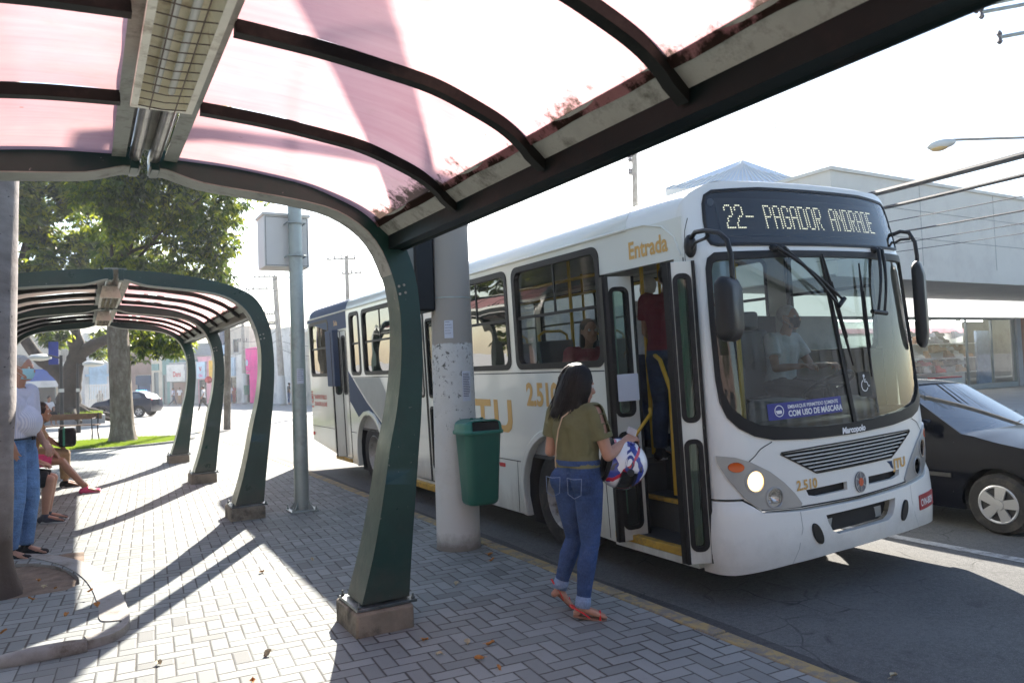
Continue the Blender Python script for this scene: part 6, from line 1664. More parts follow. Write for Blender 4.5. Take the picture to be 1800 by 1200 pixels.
# ------------------------------------------------------------ cars
m_carblk = mk('black_car_paint', (.004, .005, .009), .14, .0, var=.1, scale=2, spec=.08); m_carblk.node_tree.nodes['Principled BSDF'].inputs['Coat Weight'].default_value = .0
m_cgl = glassmat('car_glass', (.30, .36, .40), 1.0, 2.1, .02); m_hub = mk('hub_cap_silver', (.50, .50, .50), .3, .5, var=.05); m_trim = mk('car_trim', (.03, .03, .032), .6)
def car(name, loc, rz, label, L=3.85, W=1.62, Ht=1.42, wb=2.44, R=.285, fo=.72, paint=m_carblk, suv=False, wag=.0):
    """hatchback, local y: front wheel at 0, front of the car towards -y"""
    root = thing(name, loc, label, 'car', None, rz); hw = W / 2
    y0, y1 = -fo, L - fo
    # side outline of the lower body (y, z)
    hb = .80 if not suv else .95; bl = .90 if not suv else 1.05; ch = .19 if not suv else .28
    top = [(y0 + .02, .42), (y0, .56), (y0 + .08, .70), (y0 + .35, hb), (y0 + .75, hb + .07), (.36, bl + .03), (1.0, bl + .035), (2.0, bl + .05), (y1 - .45, bl + .07), (y1 - .08, bl + .03), (y1, bl - .25), (y1 - .02, .42), (y1 - .10, ch + .03)]
    def ar(yc): return [(yc + (R + .06) * cos(a), R + (R + .06) * sin(a)) for a in [math.asin((ch - R) / (R + .06)) + (pi - 2 * math.asin((ch - R) / (R + .06))) * k / 12 for k in range(13)]]
    prof = smooth_open(top, 3) + ar(wb) + [(wb - R - .12, ch), (R + .12, ch)] + ar(0) + [(y0 + .12, ch)]
    def fx(u, v, d):
        taper = 1 - .10 * smoothstep((-.15 - u) / .6) - .07 * smoothstep((u - (y1 - .7)) / .7); tum = 1 - .75 * max(0, v - .68) ** 1.6 - .22 * max(0, .56 - v) ** 1.4
        return (d * hw * taper * tum, u, v)
    q = MB()
    for sgn in (-1, 1):
        q.panel(prof, [], lambda u, v, d: fx(u, v, d * sgn), 1.0, .94, cu=[-.6 + .2 * i for i in range(20)], cv=[.3, .45, .6, .75, .9])
    bodyo = q.build('body', paint, root, world=False, smooth=45)
    # bonnet, nose, tail skins across the car
    q = MB(); tp = smooth_open(top, 3); m = len(tp); na = 12
    vs = []
    for (u, v) in tp:
        for k in range(na + 1):
            t = -1 + 2 * k / na; p = fx(u, v, t); crown = .035 * (1 - t * t) * (1 if v > .6 else .3); off = .10 * (1 - t * t) * (smoothstep((y0 + .5 - u) / .5)); off2 = -.08 * (1 - t * t) * smoothstep((u - (y1 - .4)) / .4)
            vs.append((p[0], p[1] - off - off2, p[2] + crown))
    q.add(vs, [(j * (na + 1) + k, j * (na + 1) + k + 1, (j + 1) * (na + 1) + k + 1, (j + 1) * (na + 1) + k) for j in range(m - 1) for k in range(na)])
    q.build('bonnet_and_tail', paint, bodyo, world=False, smooth=50)
    q = MB(); q.box(-hw * .9, hw * .9, y0 + .1, y1 - .1, ch, ch + .05); q.build('underbody', m_seam, root, world=False)
    # cabin
    yr = y1 - (.30 if not suv else .38)
    A = [(.34, bl + .03), (1.02, Ht - .05), (1.35, Ht), (2.1, Ht + (.01 if not suv else .02)), (yr - .35, Ht - .04), (yr - .02, Ht - .17), (yr + .16, bl + .08)]
    cab = smooth_open(A[:1], 1)[:0] + A
    def cx(y, z, t): return (t * hw * (.93 - .17 * (z - bl) / (Ht - bl)), y, z)
    roofp = smooth_open(A[1:6], 4)
    q = MB(); vs = [(cx(y, z, -1 + 2 * k / 10)[0], y, z + .03 * (1 - (-1 + 2 * k / 10) ** 2)) for y, z in roofp for k in range(11)]
    q.add(vs, [(j * 11 + k, j * 11 + k + 1, (j + 1) * 11 + k + 1, (j + 1) * 11 + k) for j in range(len(roofp) - 1) for k in range(10)])
    rf_ = q.build('roof', paint, root, world=False, smooth=60); s_ = rf_.modifiers.new('t', 'SOLIDIFY'); s_.thickness = .03; s_.offset = -1
    side_o = [(p[0], p[1]) for p in A] + [(yr + .05, bl), (.2, bl)]
    w1 = [(.62, bl + .07), (1.10, Ht - .09), (1.50, Ht - .055), (1.52, bl + .07)]; w2 = [(1.60, bl + .07), (1.59, Ht - .055), (2.1, Ht - .055), (yr - .42, Ht - .09), (yr - .22, bl + .13), (yr - .5, bl + .08)]
    for sgn in (-1, 1):
        q = MB(); q.panel(side_o, [w1, w2], lambda u, v, d: cx(u, v, sgn * d), 1.0, .965); q.build('side_frame', paint, root, world=False, smooth=30)
        q = MB(); q.panel(side_o, [], lambda u, v, d: cx(u, v, sgn * d), .985, .984); q.build('side_glass', m_cgl, root, world=False, smooth=0)
        q = MB(); q.box(sgn * (hw * .93), sgn * (hw * .93 + .16), .60, .72, bl + .05, bl + .17); q.build('door_mirror', paint, root, world=False, bevel=.03)
        for s0 in ([(.42, .35), (.40, bl - .05)], [(1.56, .26), (1.56, bl + .02)]):
            q = MB(); (a, b), (c, d_) = s0; q.add([fx(a - .004, b, sgn * 1.003), fx(a + .004, b, sgn * 1.003), fx(c + .004, d_, sgn * 1.003), fx(c - .004, d_, sgn * 1.003)], [(0, 1, 2, 3)]); q.build('door_gap', m_seam, bodyo, world=False, smooth=0)
        q = MB(); q.panel([(.42, .50), (y1 - R - 1.1, .50), (y1 - R - 1.1, .54), (.42, .54)], [], lambda u, v, d: fx(u, v, sgn * d), 1.015, 1.0); q.build('rub_strip', m_trim, bodyo, world=False)
        q = MB(); q.box(sgn * (hw - .01), sgn * (hw + .015), 1.28, 1.44, bl - .14, bl - .11); q.build('door_handle', m_trim, bodyo, world=False, bevel=.006)
        q = MB(); c = fx(y0 + .16, .66, sgn * .80); q.ball((c[0], c[1] - .02, c[2]), (.13, .10, .075), 14, 8); q.build('headlight', mk('car_headlight', (.45, .45, .45), .1, .5) if 'car_headlight' not in bpy.data.materials else bpy.data.materials['car_headlight'], root, world=False)
        q = MB(); c = fx(y1 - .03, bl - .10, sgn * .86); q.box(c[0] - .07, c[0] + .07, c[1] - .06, c[1] + .02, bl - .28, bl + .02); q.build('tail_light', m_red, root, world=False, bevel=.02)
    def pane(a, b, nm, wa, wb_):
        q = MB(); n = 10; vs = []
        for j in range(5):
            t = j / 4; y = a[0] + (b[0] - a[0]) * t; z = a[1] + (b[1] - a[1]) * t
            for k in range(n + 1):
                s = -1 + 2 * k / n; vs.append((cx(y, z, s)[0] * .97, y - .07 * (1 - s * s) * (1 if nm == 'windscreen' else -1) * (1 - .4 * t), z + .02 * (1 - s * s)))
        q.add(vs, [(j * (n + 1) + k, j * (n + 1) + k + 1, (j + 1) * (n + 1) + k + 1, (j + 1) * (n + 1) + k) for j in range(4) for k in range(n)]); return q.build(nm, m_cgl, root, world=False, smooth=60, fixn=False)
    wsn = pane(A[0], A[1], 'windscreen', 0, 0); pane(A[6], A[5], 'rear_window', 0, 0)
    q = MB()
    for x in (-.25, .35): q.tube([(x - .28, .36, bl + .045), (x, .34, bl + .075), (x + .30, .42, bl + .085)], .008, 6)
    q.build('wiper_blades', m_blk, wsn, world=False)
    q = MB(); q.box(-hw * .75, hw * .75, .55, y1 - .5, bl - .3, bl - .05); 
    for sx in (-.36, .36): q.box(sx - .2, sx + .2, 1.35, 1.5, bl - .1, Ht - .25); q.box(sx - .12, sx + .12, 1.42, 1.50, Ht - .27, Ht - .12)
    q.build('seats', m_intd, root, world=False, bevel=.03)
    for yc in (0, wb):
        for sgn in (-1, 1):
            X = sgn * (hw - .005); w = .17 * -sgn; q = MB()
            q.lathe([(R * .66, X), (R * .9, X + .006 * sgn), (R, X - .03 * sgn), (R, X + w + .02 * sgn), (R * .9, X + w), (R * .5, X + w)], 36, axis='x', c=(0, yc, R), cap=False); wh = q.build('wheel', m_tyre, root, world=False, smooth=35)
            q = MB(); q.lathe([(R * .66, X - .004 * sgn), (R * .60, X + .002 * sgn), (R * .56, X - .02 * sgn), (R * .2, X - .03 * sgn), (.001, X - .03 * sgn)], 30, axis='x', c=(0, yc, R), cap=False); q.build('rim', m_trim, wh, world=False)
            q = MB(); sp_ = 5
            for k in range(sp_):
                a = 2 * pi * k / sp_ + .5; ca, sa = cos(a), sin(a)
                P = [(.03, -.035), (R * .60, -.052), (R * .60, .052), (.03, .035)]
                q.prism(P, lambda u, v, d: (X + (.006 - d) * sgn, yc + u * ca - v * sa, R + u * sa + v * ca), 0, .02)
            q.lathe([(R * .64, X + .002 * sgn), (R * .60, X + .008 * sgn), (R * .55, X - .002 * sgn)], 30, axis='x', c=(0, yc, R), cap=False)
            q.lathe([(.055, X - .002 * sgn), (.05, X + .012 * sgn), (.001, X + .014 * sgn)], 16, axis='x', c=(0, yc, R), cap=False); q.build('hub_cap', m_hub, wh, world=False, smooth=30)
            q = MB(); q.panel([((R + .055) * cos(a) + yc, R + (R + .055) * sin(a)) for a in [k * pi / 14 for k in range(15)]] , [], lambda u, v, d: (X - .25 * sgn + d * .01, u, v), 0, 1); q.build('wheel_well', m_seam, bodyo, world=False)
    q = MB(); q.tube([(0, 1.25, Ht + .03), (0, 1.32, Ht + .10), (.0, 1.45, Ht + .30)], [.008, .004, .003], 6); q.build('aerial', m_blk, rf_, world=False)
    return root
car('parked_car', (8.28, 3.83, -.13), 0.0, 'small black hatchback with silver five-spoke hub caps beside the front of the bus')
_p = at(190, 724, 44.5); _p.z = gz(_p.y) - .13
car('distant_car', (_p.x, _p.y + .8, _p.z), radians(-120), 'dark blue compact SUV in the street beyond the scaly tree trunk', L=3.75, W=1.6, Ht=1.5, wb=2.3, R=.32, fo=.72, suv=True, paint=mk('dark_blue_car_paint', (.008, .014, .035), .2, var=.1))

# motorcycle behind the hatchback
mo = thing('motorcycle', (12.6, 9.6, -.13), 'motorcycle beyond the black hatchback, only its round mirrors clear of the car', 'motorcycle', None, radians(70))
for y in (-.62, .62):
    q = MB(); q.tube([(0, y + .27 * cos(a), .3 + .27 * sin(a)) for a in [k * pi / 14 for k in range(28)]], .04, 8, closed=True); w_ = q.build('wheel', m_tyre, mo, world=False)
    q = MB()
    for k in range(6): q.tube([(0, y, .3), (0, y + .24 * cos(k * pi / 3), .3 + .24 * sin(k * pi / 3))], .01, 5)
    q.build('spokes', m_hub, w_, world=False)
q = MB(); q.tube([(0, -.62, .3), (0, -.42, .95)], .025, 8); q.tube([(0, -.42, .85), (0, .1, .75), (0, .62, .3)], .03, 8); q.tube([(0, -.35, .7), (0, -.05, .35), (0, .6, .32)], .025, 8); q.build('frame', m_trim, mo, world=False)
q = MB(); q.ball((0, -.15, .85), (.14, .26, .13), 14, 10); q.build('fuel_tank', m_redt, mo, world=False)
q = MB(); q.ball((0, .38, .80), (.13, .36, .07), 14, 8); q.build('seat', m_blacksh, mo, world=False)
q = MB(); q.box(-.12, .12, -.15, .15, .32, .62); q.build('engine', m_gst, mo, world=False, bevel=.04)
q = MB(); q.tube([(-.36, -.30, 1.02), (-.15, -.40, 1.0), (0, -.42, .95), (.15, -.40, 1.0), (.36, -.30, 1.02)], .014, 8); hb_ = q.build('handlebar', m_chrome, mo, world=False)
for sx in (-1, 1):
    q = MB(); q.tube([(sx * .26, -.34, 1.02), (sx * .32, -.38, 1.16)], .007, 6); q.ball((sx * .34, -.39, 1.22), (.075, .02, .07), 14, 8); q.build('mirror', m_blk, mo, world=False)
# ------------------------------------------------------------ trees
M = Mat('grey_bark', (.2, .17, .14), .95)
b1 = M.noise(7, 6, .7, stretch=(1, 1, .45)); b2 = M.noise(3.0, 4, .6); vr = M.voronoi(26, vec=None)
c = M.ramp(b1, [(.25, (.07, .055, .042)), (.5, (.20, .165, .125)), (.75, (.36, .33, .28))]); c = M.mix(M.ramp(b2, [(.5, 0.), (.7, .6)]), c, (.16, .11, .085)); M.setcol(c)
M.bump(b1, .9, .03); M.bump(vr, .5, .02); m_bark = M.m
M = Mat('smooth_bark', (.2, .17, .15), .9); b1 = M.noise(2.2, 5, .6, stretch=(1, 1, 2.6)); c = M.ramp(b1, [(.3, (.15, .125, .115)), (.7, (.31, .28, .265))])
c = M.mix(M.ramp(M.noise(16, 3, .6, stretch=(1, 1, 1.6)), [(.66, 0.), (.70, .9)]), c, (.03, .025, .02)); x, y, z = M.xyz(M.co())
c = M.mix(M.ramp(z + (M.noise(5, 4) - .5) * .4, [(.35, .9), (.75, 0.)]), c, (.06, .042, .03)); M.setcol(c); M.bump(b1, .5, .02); M.bump(M.noise(30, 4), .4, .01); m_bark2 = M.m
m_barkd = mk('dark_bark', (.040, .029, .022), .95, var=.45, scale=5, bump=.9, bscale=12)
def leafmat(name, c, tr=.5):
    M = Mat(name, c, .45, 0, .4); t = M.t
    n = M.noise(1.1, 3, .6, vec=M.pos()); n2 = M.noise(19, 2, .6, vec=M.pos())
    col = M.ramp(n * .5 + n2 * .55, [(.3, tuple(x * .55 for x in c)), (.72, tuple(min(1, x * 1.5) for x in c))]); M.setcol(col)
    tl = t.nodes.new('ShaderNodeBsdfTranslucent'); g = M.mix(.5, col, (c[0] * 3.0, c[1] * 2.6, c[2] * .9)); t.links.new(g, tl.inputs[0])
    mx = t.nodes.new('ShaderNodeMixShader'); mx.inputs[0].default_value = tr
    t.links.new(M.b.outputs[0], mx.inputs[1]); t.links.new(tl.outputs[0], mx.inputs[2]); t.links.new(mx.outputs[0], M.out.inputs[0]); return M.m
m_leafA = leafmat('leaf_deep_green', (.030, .052, .016), .4); m_leafB = leafmat('leaf_mid_green', (.06, .10, .022), .5); m_leafC = leafmat('leaf_bright_green', (.15, .19, .03), .6)

def crown(blobs, n_per, size=(.16, .05), seed=1, droop=.55, mats=None):
    """leaf clusters scattered through each blob (c, r): sprays of drooping narrow leaves, with gaps between the sprays"""
    r = random.Random(seed); q = MB()
    for c, R in blobs:
        c = V(c); k = 0; want = int(n_per * (R / 1.0) ** 2)
        while k < want:
            d = V((r.gauss(0, 1), r.gauss(0, 1), r.gauss(0, 1))).normalized() * (R * r.random() ** .45); p = c + V((d.x, d.y, d.z * .8))
            if noise.noise(p * (1.1 / max(.5, R)) + V((seed, 0, 0))) + .5 * noise.noise(p * 2.6) < -.10: 
                k += 1; continue
            sh = r.random(); mi = 0 if sh < .32 else (1 if sh < .68 else 2)
            nl = r.randint(5, 9); axis = V((r.uniform(-1, 1), r.uniform(-1, 1), r.uniform(-.4, .5))).normalized()
            for j in range(nl):
                a = 2 * pi * j / nl + r.random(); u = V((cos(a), sin(a), r.uniform(-1.1, .35) - droop)).normalized(); L = size[0] * r.uniform(.7, 1.3); W = size[1] * r.uniform(.8, 1.2)
                w = u.cross(V((r.uniform(-1, 1), r.uniform(-1, 1), 1))).normalized() * W * .5; b = p + axis * (j / nl - .5) * size[0] * .9; m1 = b + u * L * .45 + V((0, 0, .01)); e = b + u * L + V((0, 0, -.03 * L))
                q.add([b, m1 + w, e, m1 - w], [(0, 1, 2, 3)], mi)
            k += nl
    return q
def wood(q, path, r0, r1, wob=.0, n=12, seed=0):
    P = smooth_open([tuple(p) for p in path], 5) if len(path) > 2 else [tuple(p) for p in path]
    m = len(P); rs = [(r0 + (r1 - r0) * (i / (m - 1)) ** .8) * (1 + wob * noise.noise(V((i * .9, seed, 0)))) for i in range(m)]
    q.tube(P, rs, n); return q

# left foreground tree
t1 = thing('street_tree', (-.73, 6.95, .05), 'smooth grey tree trunk rising from the paved bed at the left edge', 'tree')
q = MB(); vs = []; NA = 40; zs = [.02, .06, .12, .2, .30, .42, .55, .8, 1.1, 1.5, 2.0, 2.5, 3.0, 3.6, 4.2]
for z in zs:
    for k in range(NA):
        a = 2 * pi * k / NA; fl = max(0, 1 - z / .34) ** 1.5; r = .262 - .004 * z + fl * (.075 + .05 * noise.noise(V((cos(a) * 2.5, sin(a) * 2.5, z * 2)))) + .012 * noise.noise(V((cos(a) * 3, sin(a) * 3, z * 3)))
        vs.append((-.765 + r * cos(a) + .028 * z, 6.95 + r * sin(a), z))
q.add(vs, [(j * NA + k, j * NA + (k + 1) % NA, (j + 1) * NA + (k + 1) % NA, (j + 1) * NA + k) for j in range(len(zs) - 1) for k in range(NA)])
tr_ = q.build('trunk', m_bark2, t1, smooth=80)
q = MB(); 
for k, (dx, dy) in enumerate(((-.9, .5), (.5, .9), (-.5, -.9), (.7, -.3), (-.1, .6))): wood(q, [(-.735, 6.95, 4.0), (-.735 + dx * .5, 6.95 + dy * .5, 4.9), (-.735 + dx * 1.3, 6.95 + dy * 1.3, 5.6 + .2 * k)], .14, .04)
q.build('limbs', m_bark2, t1)
q = crown([((-.7 + dx, 7 + dy, 5.9 + dz), rr) for dx, dy, dz, rr in ((0, 0, .3, 1.1), (-1.1, .5, 0, 1.0), (.6, .9, .1, .9), (-.6, -1.0, .0, 1.0), (.8, -.5, .2, .8))], 380, (.20, .07), 5); q.build('crown', [m_leafA, m_leafB, m_leafC], t1, smooth=0, fixn=False)

# tree with scaly trunk behind the farther shelter
D = 20.6; b0 = at(218, 778, D); b0.z = -.08
t2 = thing('street_tree', tuple(b0), 'tree with a thick scaly trunk on the grass patch behind the farther shelter', 'tree')
q = MB(); NA = 36; vs = []; zs = [0, .1, .25, .5, .9, 1.5, 2.2, 3.0, 3.8, 4.6, 5.2]
for z in zs:
    for k in range(NA):
        a = 2 * pi * k / NA; r = .30 - .012 * z + .10 * max(0, 1 - z / .7) ** 2 * (1 + .6 * noise.noise(V((cos(a) * 2, sin(a) * 2, 1)))) + .03 * noise.noise(V((cos(a) * 1.6, sin(a) * 1.6, z * .8))) - max(0, z - 3) * .03
        vs.append((b0.x + r * cos(a) - .035 * z, b0.y + r * sin(a), b0.z + z))
q.add(vs, [(j * NA + k, j * NA + (k + 1) % NA, (j + 1) * NA + (k + 1) % NA, (j + 1) * NA + k) for j in range(len(zs) - 1) for k in range(NA)]); q.build('trunk', m_bark, t2, smooth=80)
B2 = []
for (px, py, d, R) in ((262, 330, 20, 1.0), (310, 330, 20.5, 1.05), (355, 345, 20, .95), (392, 372, 20.5, .75), (372, 420, 20, .85), (340, 400, 21, .95), (300, 385, 21.5, .95), (262, 395, 21.5, .85), (352, 470, 20.3, .8), (318, 455, 21, .85), (282, 462, 21.8, .75), (378, 492, 20, .62), (335, 505, 20.5, .6),
                      (240, 300, 20, 1.1), (300, 270, 20, 1.2), (360, 270, 20, 1.1), (270, 200, 20.5, 1.4), (350, 200, 20.5, 1.3), (180, 250, 20.8, 1.3), (200, 320, 21.2, .9), (180, 385, 22, .8), (230, 440, 22, .6), (205, 345, 19.2, .75), (222, 400, 19.2, .6), (200, 450, 19.3, .5), (240, 470, 19.2, .45), (170, 330, 19.5, .8),
                      (262, 612, 21.5, .55), (292, 606, 21, .5), (316, 596, 21, .42), (278, 590, 22, .6), (250, 585, 22.5, .6), (332, 612, 21.5, .3)):
    B2.append((at(px, py, d), R))
q = MB()
for i, (c, R) in enumerate(B2[:20:2]):
    s = V((b0.x - .15, b0.y, b0.z + 3.4 + (i % 4) * .9)); wood(q, [s, lerp(s, c, .5) + V((0, .8, .3)), c], .065, .015, seed=i, n=8)
for (c, R) in B2[27:]: s = V((b0.x - .1, b0.y, b0.z + 3.2)); wood(q, [s, lerp(s, c, .5) + V((0, 0, .5)), c], .035, .01, n=6)
q.build('limbs', m_barkd, t2)
q = crown(B2, 1700, (.21, .065), 9); q.build('crown', [m_leafA, m_leafB, m_leafC], t2, smooth=0, fixn=False)

# spreading fig tree at the left, farther back
D = 38; f0 = at(118, 716, D); f0.z = -.2
t3 = thing('spreading_tree', tuple(f0), 'spreading dark-limbed tree with wide roots on the raised bed at the left', 'tree')
q = MB()
wood(q, [f0 + V((0, 0, -.2)), at(122, 690, D), at(128, 650, D), at(136, 615, D), at(120, 560, D)], .62, .34, .25)
wood(q, [at(124, 680, D), at(98, 650, D), at(62, 622, D), at(30, 560, D), at(35, 470, D)], .40, .2, .2, seed=2)
wood(q, [at(134, 628, D), at(165, 606, D), at(205, 590, D), at(260, 560, D), at(300, 480, D)], .36, .14, .2, seed=3)
q.build('trunk', m_barkd, t3, smooth=80)
q = MB()
wood(q, [at(30, 520, D - 6), at(50, 420, D - 6), at(70, 385, D - 6), at(150, 330, D - 6)], .26, .06, .2, seed=4)
wood(q, [at(60, 400, D - 6), at(110, 372, D - 6), at(165, 385, D - 6)], .10, .03, .2, seed=4)
q.build('limbs', m_barkd, t3, smooth=80); q = MB()
for k, (dx, dy) in enumerate(((-2.2, -1.0), (-1.2, -1.6), (.6, -1.8), (1.9, -1.0), (2.6, .3), (-2.8, .4))):
    wood(q, [f0 + V((0, 0, .9)), f0 + V((dx * .35, dy * .35, .45)), f0 + V((dx, dy, -.05))], .36, .08, .3, seed=k)
q.build('roots', m_barkd, t3, smooth=80)
B3 = [(at(px, py, d), R) for px, py, d, R in ((50, 345, 30, 1.2), (95, 350, 31, 1.2), (140, 340, 31, 1.1), (190, 360, 32, 1.1), (45, 400, 31, .7), (90, 420, 32, 1.0), (135, 425, 32, 1.0), (175, 430, 33, .9), (210, 400, 33, .9), (70, 465, 31, 1.0), (115, 470, 32, 1.1), (160, 470, 33, .9), (205, 465, 34, .8), (55, 300, 31, 1.5), (120, 290, 31, 1.5), (200, 300, 32, 1.4), (20, 470, 31, .9), (15, 380, 31, 1.1), (250, 600, 40, 1.5), (300, 590, 42, 1.5), (185, 600, 40, .9), (175, 620, 41, .5), (90, 590, 36, .8), (240, 480, 36, .9))]
q = crown(B3, 1000, (.32, .13), 21, droop=.3); q.build('crown', [m_leafA, m_leafB, m_leafC], t3, smooth=0, fixn=False)
# thin branch tip reaching in beside the cabinet
c0 = at(452, 352, 24)
t4 = thing('roadside_tree', (at(430, 700, 24).x, at(430, 700, 24).y, -.2), 'sparse yellow-green tree whose twigs show beside the pale cabinet', 'tree')
q = MB(); wood(q, [V(t4.location), V(t4.location) + V((-.2, .4, 2.2)), at(400, 300, 24.5), at(410, 200, 25)], .12, .05); wood(q, [at(405, 300, 24.5), at(430, 330, 24), at(470, 350, 24)], .03, .01, n=6)
t4.location = at(398, 700, 27); t4.location.z = -.2
q = MB(); wood(q, [V(t4.location), at(400, 600, 26.5), at(395, 450, 25.5), at(400, 330, 24.5), at(410, 200, 25)], .13, .05); wood(q, [at(400, 320, 24.5), at(430, 335, 24), at(472, 352, 24)], .03, .01, n=6); q.build('trunk', m_bark, t4)
q = crown([(at(435, 350, 24), .45), (at(462, 352, 24), .35), (at(425, 375, 24), .3), (at(430, 320, 24), .5), (at(420, 250, 25), 1.3), (at(390, 460, 25.5), .35)], 260, (.16, .06), 31); q.build('crown', [m_leafB, m_leafC, m_leafC], t4, smooth=0, fixn=False)

# grass patch with its edging
gp = MB(); cx, cy = b0.x - .6, b0.y - .2
out = [(cx + 2.3 * cos(a) * (1 + .05 * sin(3 * a)), cy + 1.7 * sin(a)) for a in [k * pi / 20 for k in range(40)]]
gp.panel(out, [], lambda u, v, d: (u, v, d), -.03, -.09); tag(gp.build('grass_patch_soil', m_grass, smooth=0), kind='structure')
q = MB(); q.panel([(cx + (p[0] - cx) * 1.05, cy + (p[1] - cy) * 1.05) for p in out], [out], lambda u, v, d: (u, v, d), .0, -.1); tag(q.build('grass_patch_kerb', m_kerb, smooth=0), kind='structure')
q = MB(); r = random.Random(5)
for k in range(9000):
    a = r.uniform(0, 2 * pi); rr = sqrt(r.random()) * .98; x, y = cx + 2.25 * cos(a) * rr, cy + 1.65 * sin(a) * rr; h = r.uniform(.04, .11); dx, dy = r.uniform(-.03, .03), r.uniform(-.03, .03); w = .008
    q.add([(x - w, y, -.04), (x + w, y, -.04), (x + dx, y + dy, -.04 + h)], [(0, 1, 2)])
m_gr = leafmat('grass_blade', (.10, .155, .03), .5)
tag(q.build('grass', m_gr, smooth=0, fixn=False), 'bright green grass around the scaly tree trunk', 'grass', kind='stuff')
# weeds beside the footing of the second arch frame of the farther shelter
# ------------------------------------------------------------ the street beyond
def ground_at(px, d, dz=0.0):
    p = at(px, 690, d); p.z = gz(p.y) + dz; return p
m_wall = {}
def wallmat(name, c, **k):
    if name not in m_wall: m_wall[name] = mk(name, c, .85, var=.12, scale=.6, dirt=tuple(x * .72 for x in c), dscale=.8, **k)
    return m_wall[name]
m_dkglass = mk('dark_shop_glass', (.03, .035, .04), .15, var=.3, scale=1.5); m_shut = mk('metal_shutter', (.22, .25, .25), .6, var=.15, scale=1)
m_good = mk('shop_goods', (.3, .22, .2), .8, var=.7, scale=3.5)

def building(name, label, px0, d0, px1, d1, H, wall, group='shops across the far street', depth=9, parts=(), base=None):
    """row building whose facade runs from (px0, d0) to (px1, d1); parts are (kind, x0, x1, z0, z1, material, proud) in facade metres"""
    A, Bp = ground_at(px0, d0), ground_at(px1, d1); z0 = min(A.z, Bp.z) - .1; L = hypot(Bp.x - A.x, Bp.y - A.y); ang = atan2(Bp.y - A.y, Bp.x - A.x)
    root = thing(name, (A.x, A.y, z0), label, 'building', group, ang)
    q = MB(); holes = [rrect(x0, a, x1, b, .001, 1) for k, x0, x1, a, b, m, p in parts if k in ('window', 'doorway', 'shopfront')]
    q.panel([(0, 0), (L, 0), (L, H), (0, H)], holes, lambda u, v, d: (u, d, v), 0, .25)
    q.box(0, .25, .25, depth, 0, H); q.box(L - .25, L, .25, depth, 0, H); q.box(.25, L - .25, depth - .25, depth, 0, H); q.box(.25, L - .25, .25, depth - .25, H - .35, H - .1)
    q.build('wall', wall, root, world=False, smooth=0)
    q = MB(); q.box(-.06, L + .06, -.08, .3, H, H + .12); q.build('parapet', wall, root, world=False)
    for k, x0, x1, a, b, m, p in parts:
        q = MB()
        if k in ('window', 'doorway', 'shopfront'):
            q.box(x0, x1, .14, .18, a, b); o = q.build(k, m, root, world=False, smooth=0)
            q = MB(); t = .06; q.panel(rrect(x0, a, x1, b, .001, 1), [rrect(x0 + t, a + t, x1 - t, b - t, .001, 1)], lambda u, v, d: (u, d, v), .02, .12); n = max(1, int((x1 - x0) / 1.3))
            for i in range(1, n): q.box(x0 + (x1 - x0) * i / n - .02, x0 + (x1 - x0) * i / n + .02, .05, .11, a, b)
            q.build('frame', m_shut, o, world=False)
            if k == 'shopfront':
                q = MB(); rr = random.Random(int(x0 * 10 + a))
                for i in range(int((x1 - x0) * 2)):
                    xx = rr.uniform(x0 + .2, x1 - .4); q.box(xx, xx + rr.uniform(.15, .4), .6, .9, a + rr.uniform(0, .4), a + rr.uniform(.8, 1.8))
        else:
            q.box(x0, x1, -p, -.003, a, b); q.build(k, m, root, world=False, smooth=0)
    return root, L
def lettering(root, txt, x, z, size, mat, p=.12, cond=1.0, name='lettering', bold=.01):
    q, w = text_mb(txt, size, lambda u, v, d: (x + u, -p - .01, z + v), bold=bold, condense=cond); q.build(name, mat, root, world=False, smooth=0, fixn=False)

W_ = wallmat; whitep = W_('white_render', (.62, .62, .60)); cream = W_('cream_render', (.52, .48, .40)); greyw = W_('grey_render', (.36, .37, .38)); brown = W_('brown_render', (.24, .17, .15)); teal = W_('teal_render', (.16, .28, .27))
pink = W_('pink_paint', (.75, .04, .30)); ppink = W_('pale_pink', (.65, .35, .42)); yel = W_('yellow_sign', (.75, .45, .05)); lblue = W_('pale_blue_sign', (.45, .60, .72)); blue = W_('blue_sign_paint', (.04, .10, .35)); redm = W_('red_sign_paint', (.55, .04, .05)); navy = W_('navy_front', (.03, .06, .12))
neon = emit('blue_lit_letters', (.1, .45, 1.0), 2.2)
b_, L = building('shop_building', 'brown and grey shop building with a dark blue front and lit blue letters', 186, 78, 267, 78, 6.2, brown, parts=[('shopfront', 3.3, 4.75, 0, 3.2, navy, 0), ('window', .4, 1.6, 3.6, 4.9, m_dkglass, 0), ('fascia', 3.2, 4.8, 2.2, 3.1, navy, .08), ('doorway', .6, 1.7, 0, 2.4, m_shut, 0)])
lettering(b_, 'TOTAL', 3.25, 1.30, .42, neon, .1, .9)
building('shop_building', 'narrow beige building with a tall grey door, left of the white-signed shop', 267, 78, 286, 77.5, 5.2, cream, parts=[('doorway', .3, .95, 0, 3.4, m_shut, 0), ('sign_board', .1, 1.05, 3.6, 4.3, teal, .08)])
building('shop_building', 'grey-green shuttered shop beside the white-signed shop', 286, 77.5, 299, 77, 4.6, teal, parts=[('doorway', .08, .70, 0, 3.1, m_shut, 0)])
b_, L = building('shop_building', 'shop with a broad white sign in red script and goods hung in its doorway', 299, 77, 348, 75, 4.2, greyw, parts=[('shopfront', .3, 2.7, 0, 2.3, brown, 0), ('sign_board', -.05, 2.75, 2.35, 4.1, whitep, .35)])
lettering(b_, 'Dans', .95, 2.85, .75, redm, .35, .8)
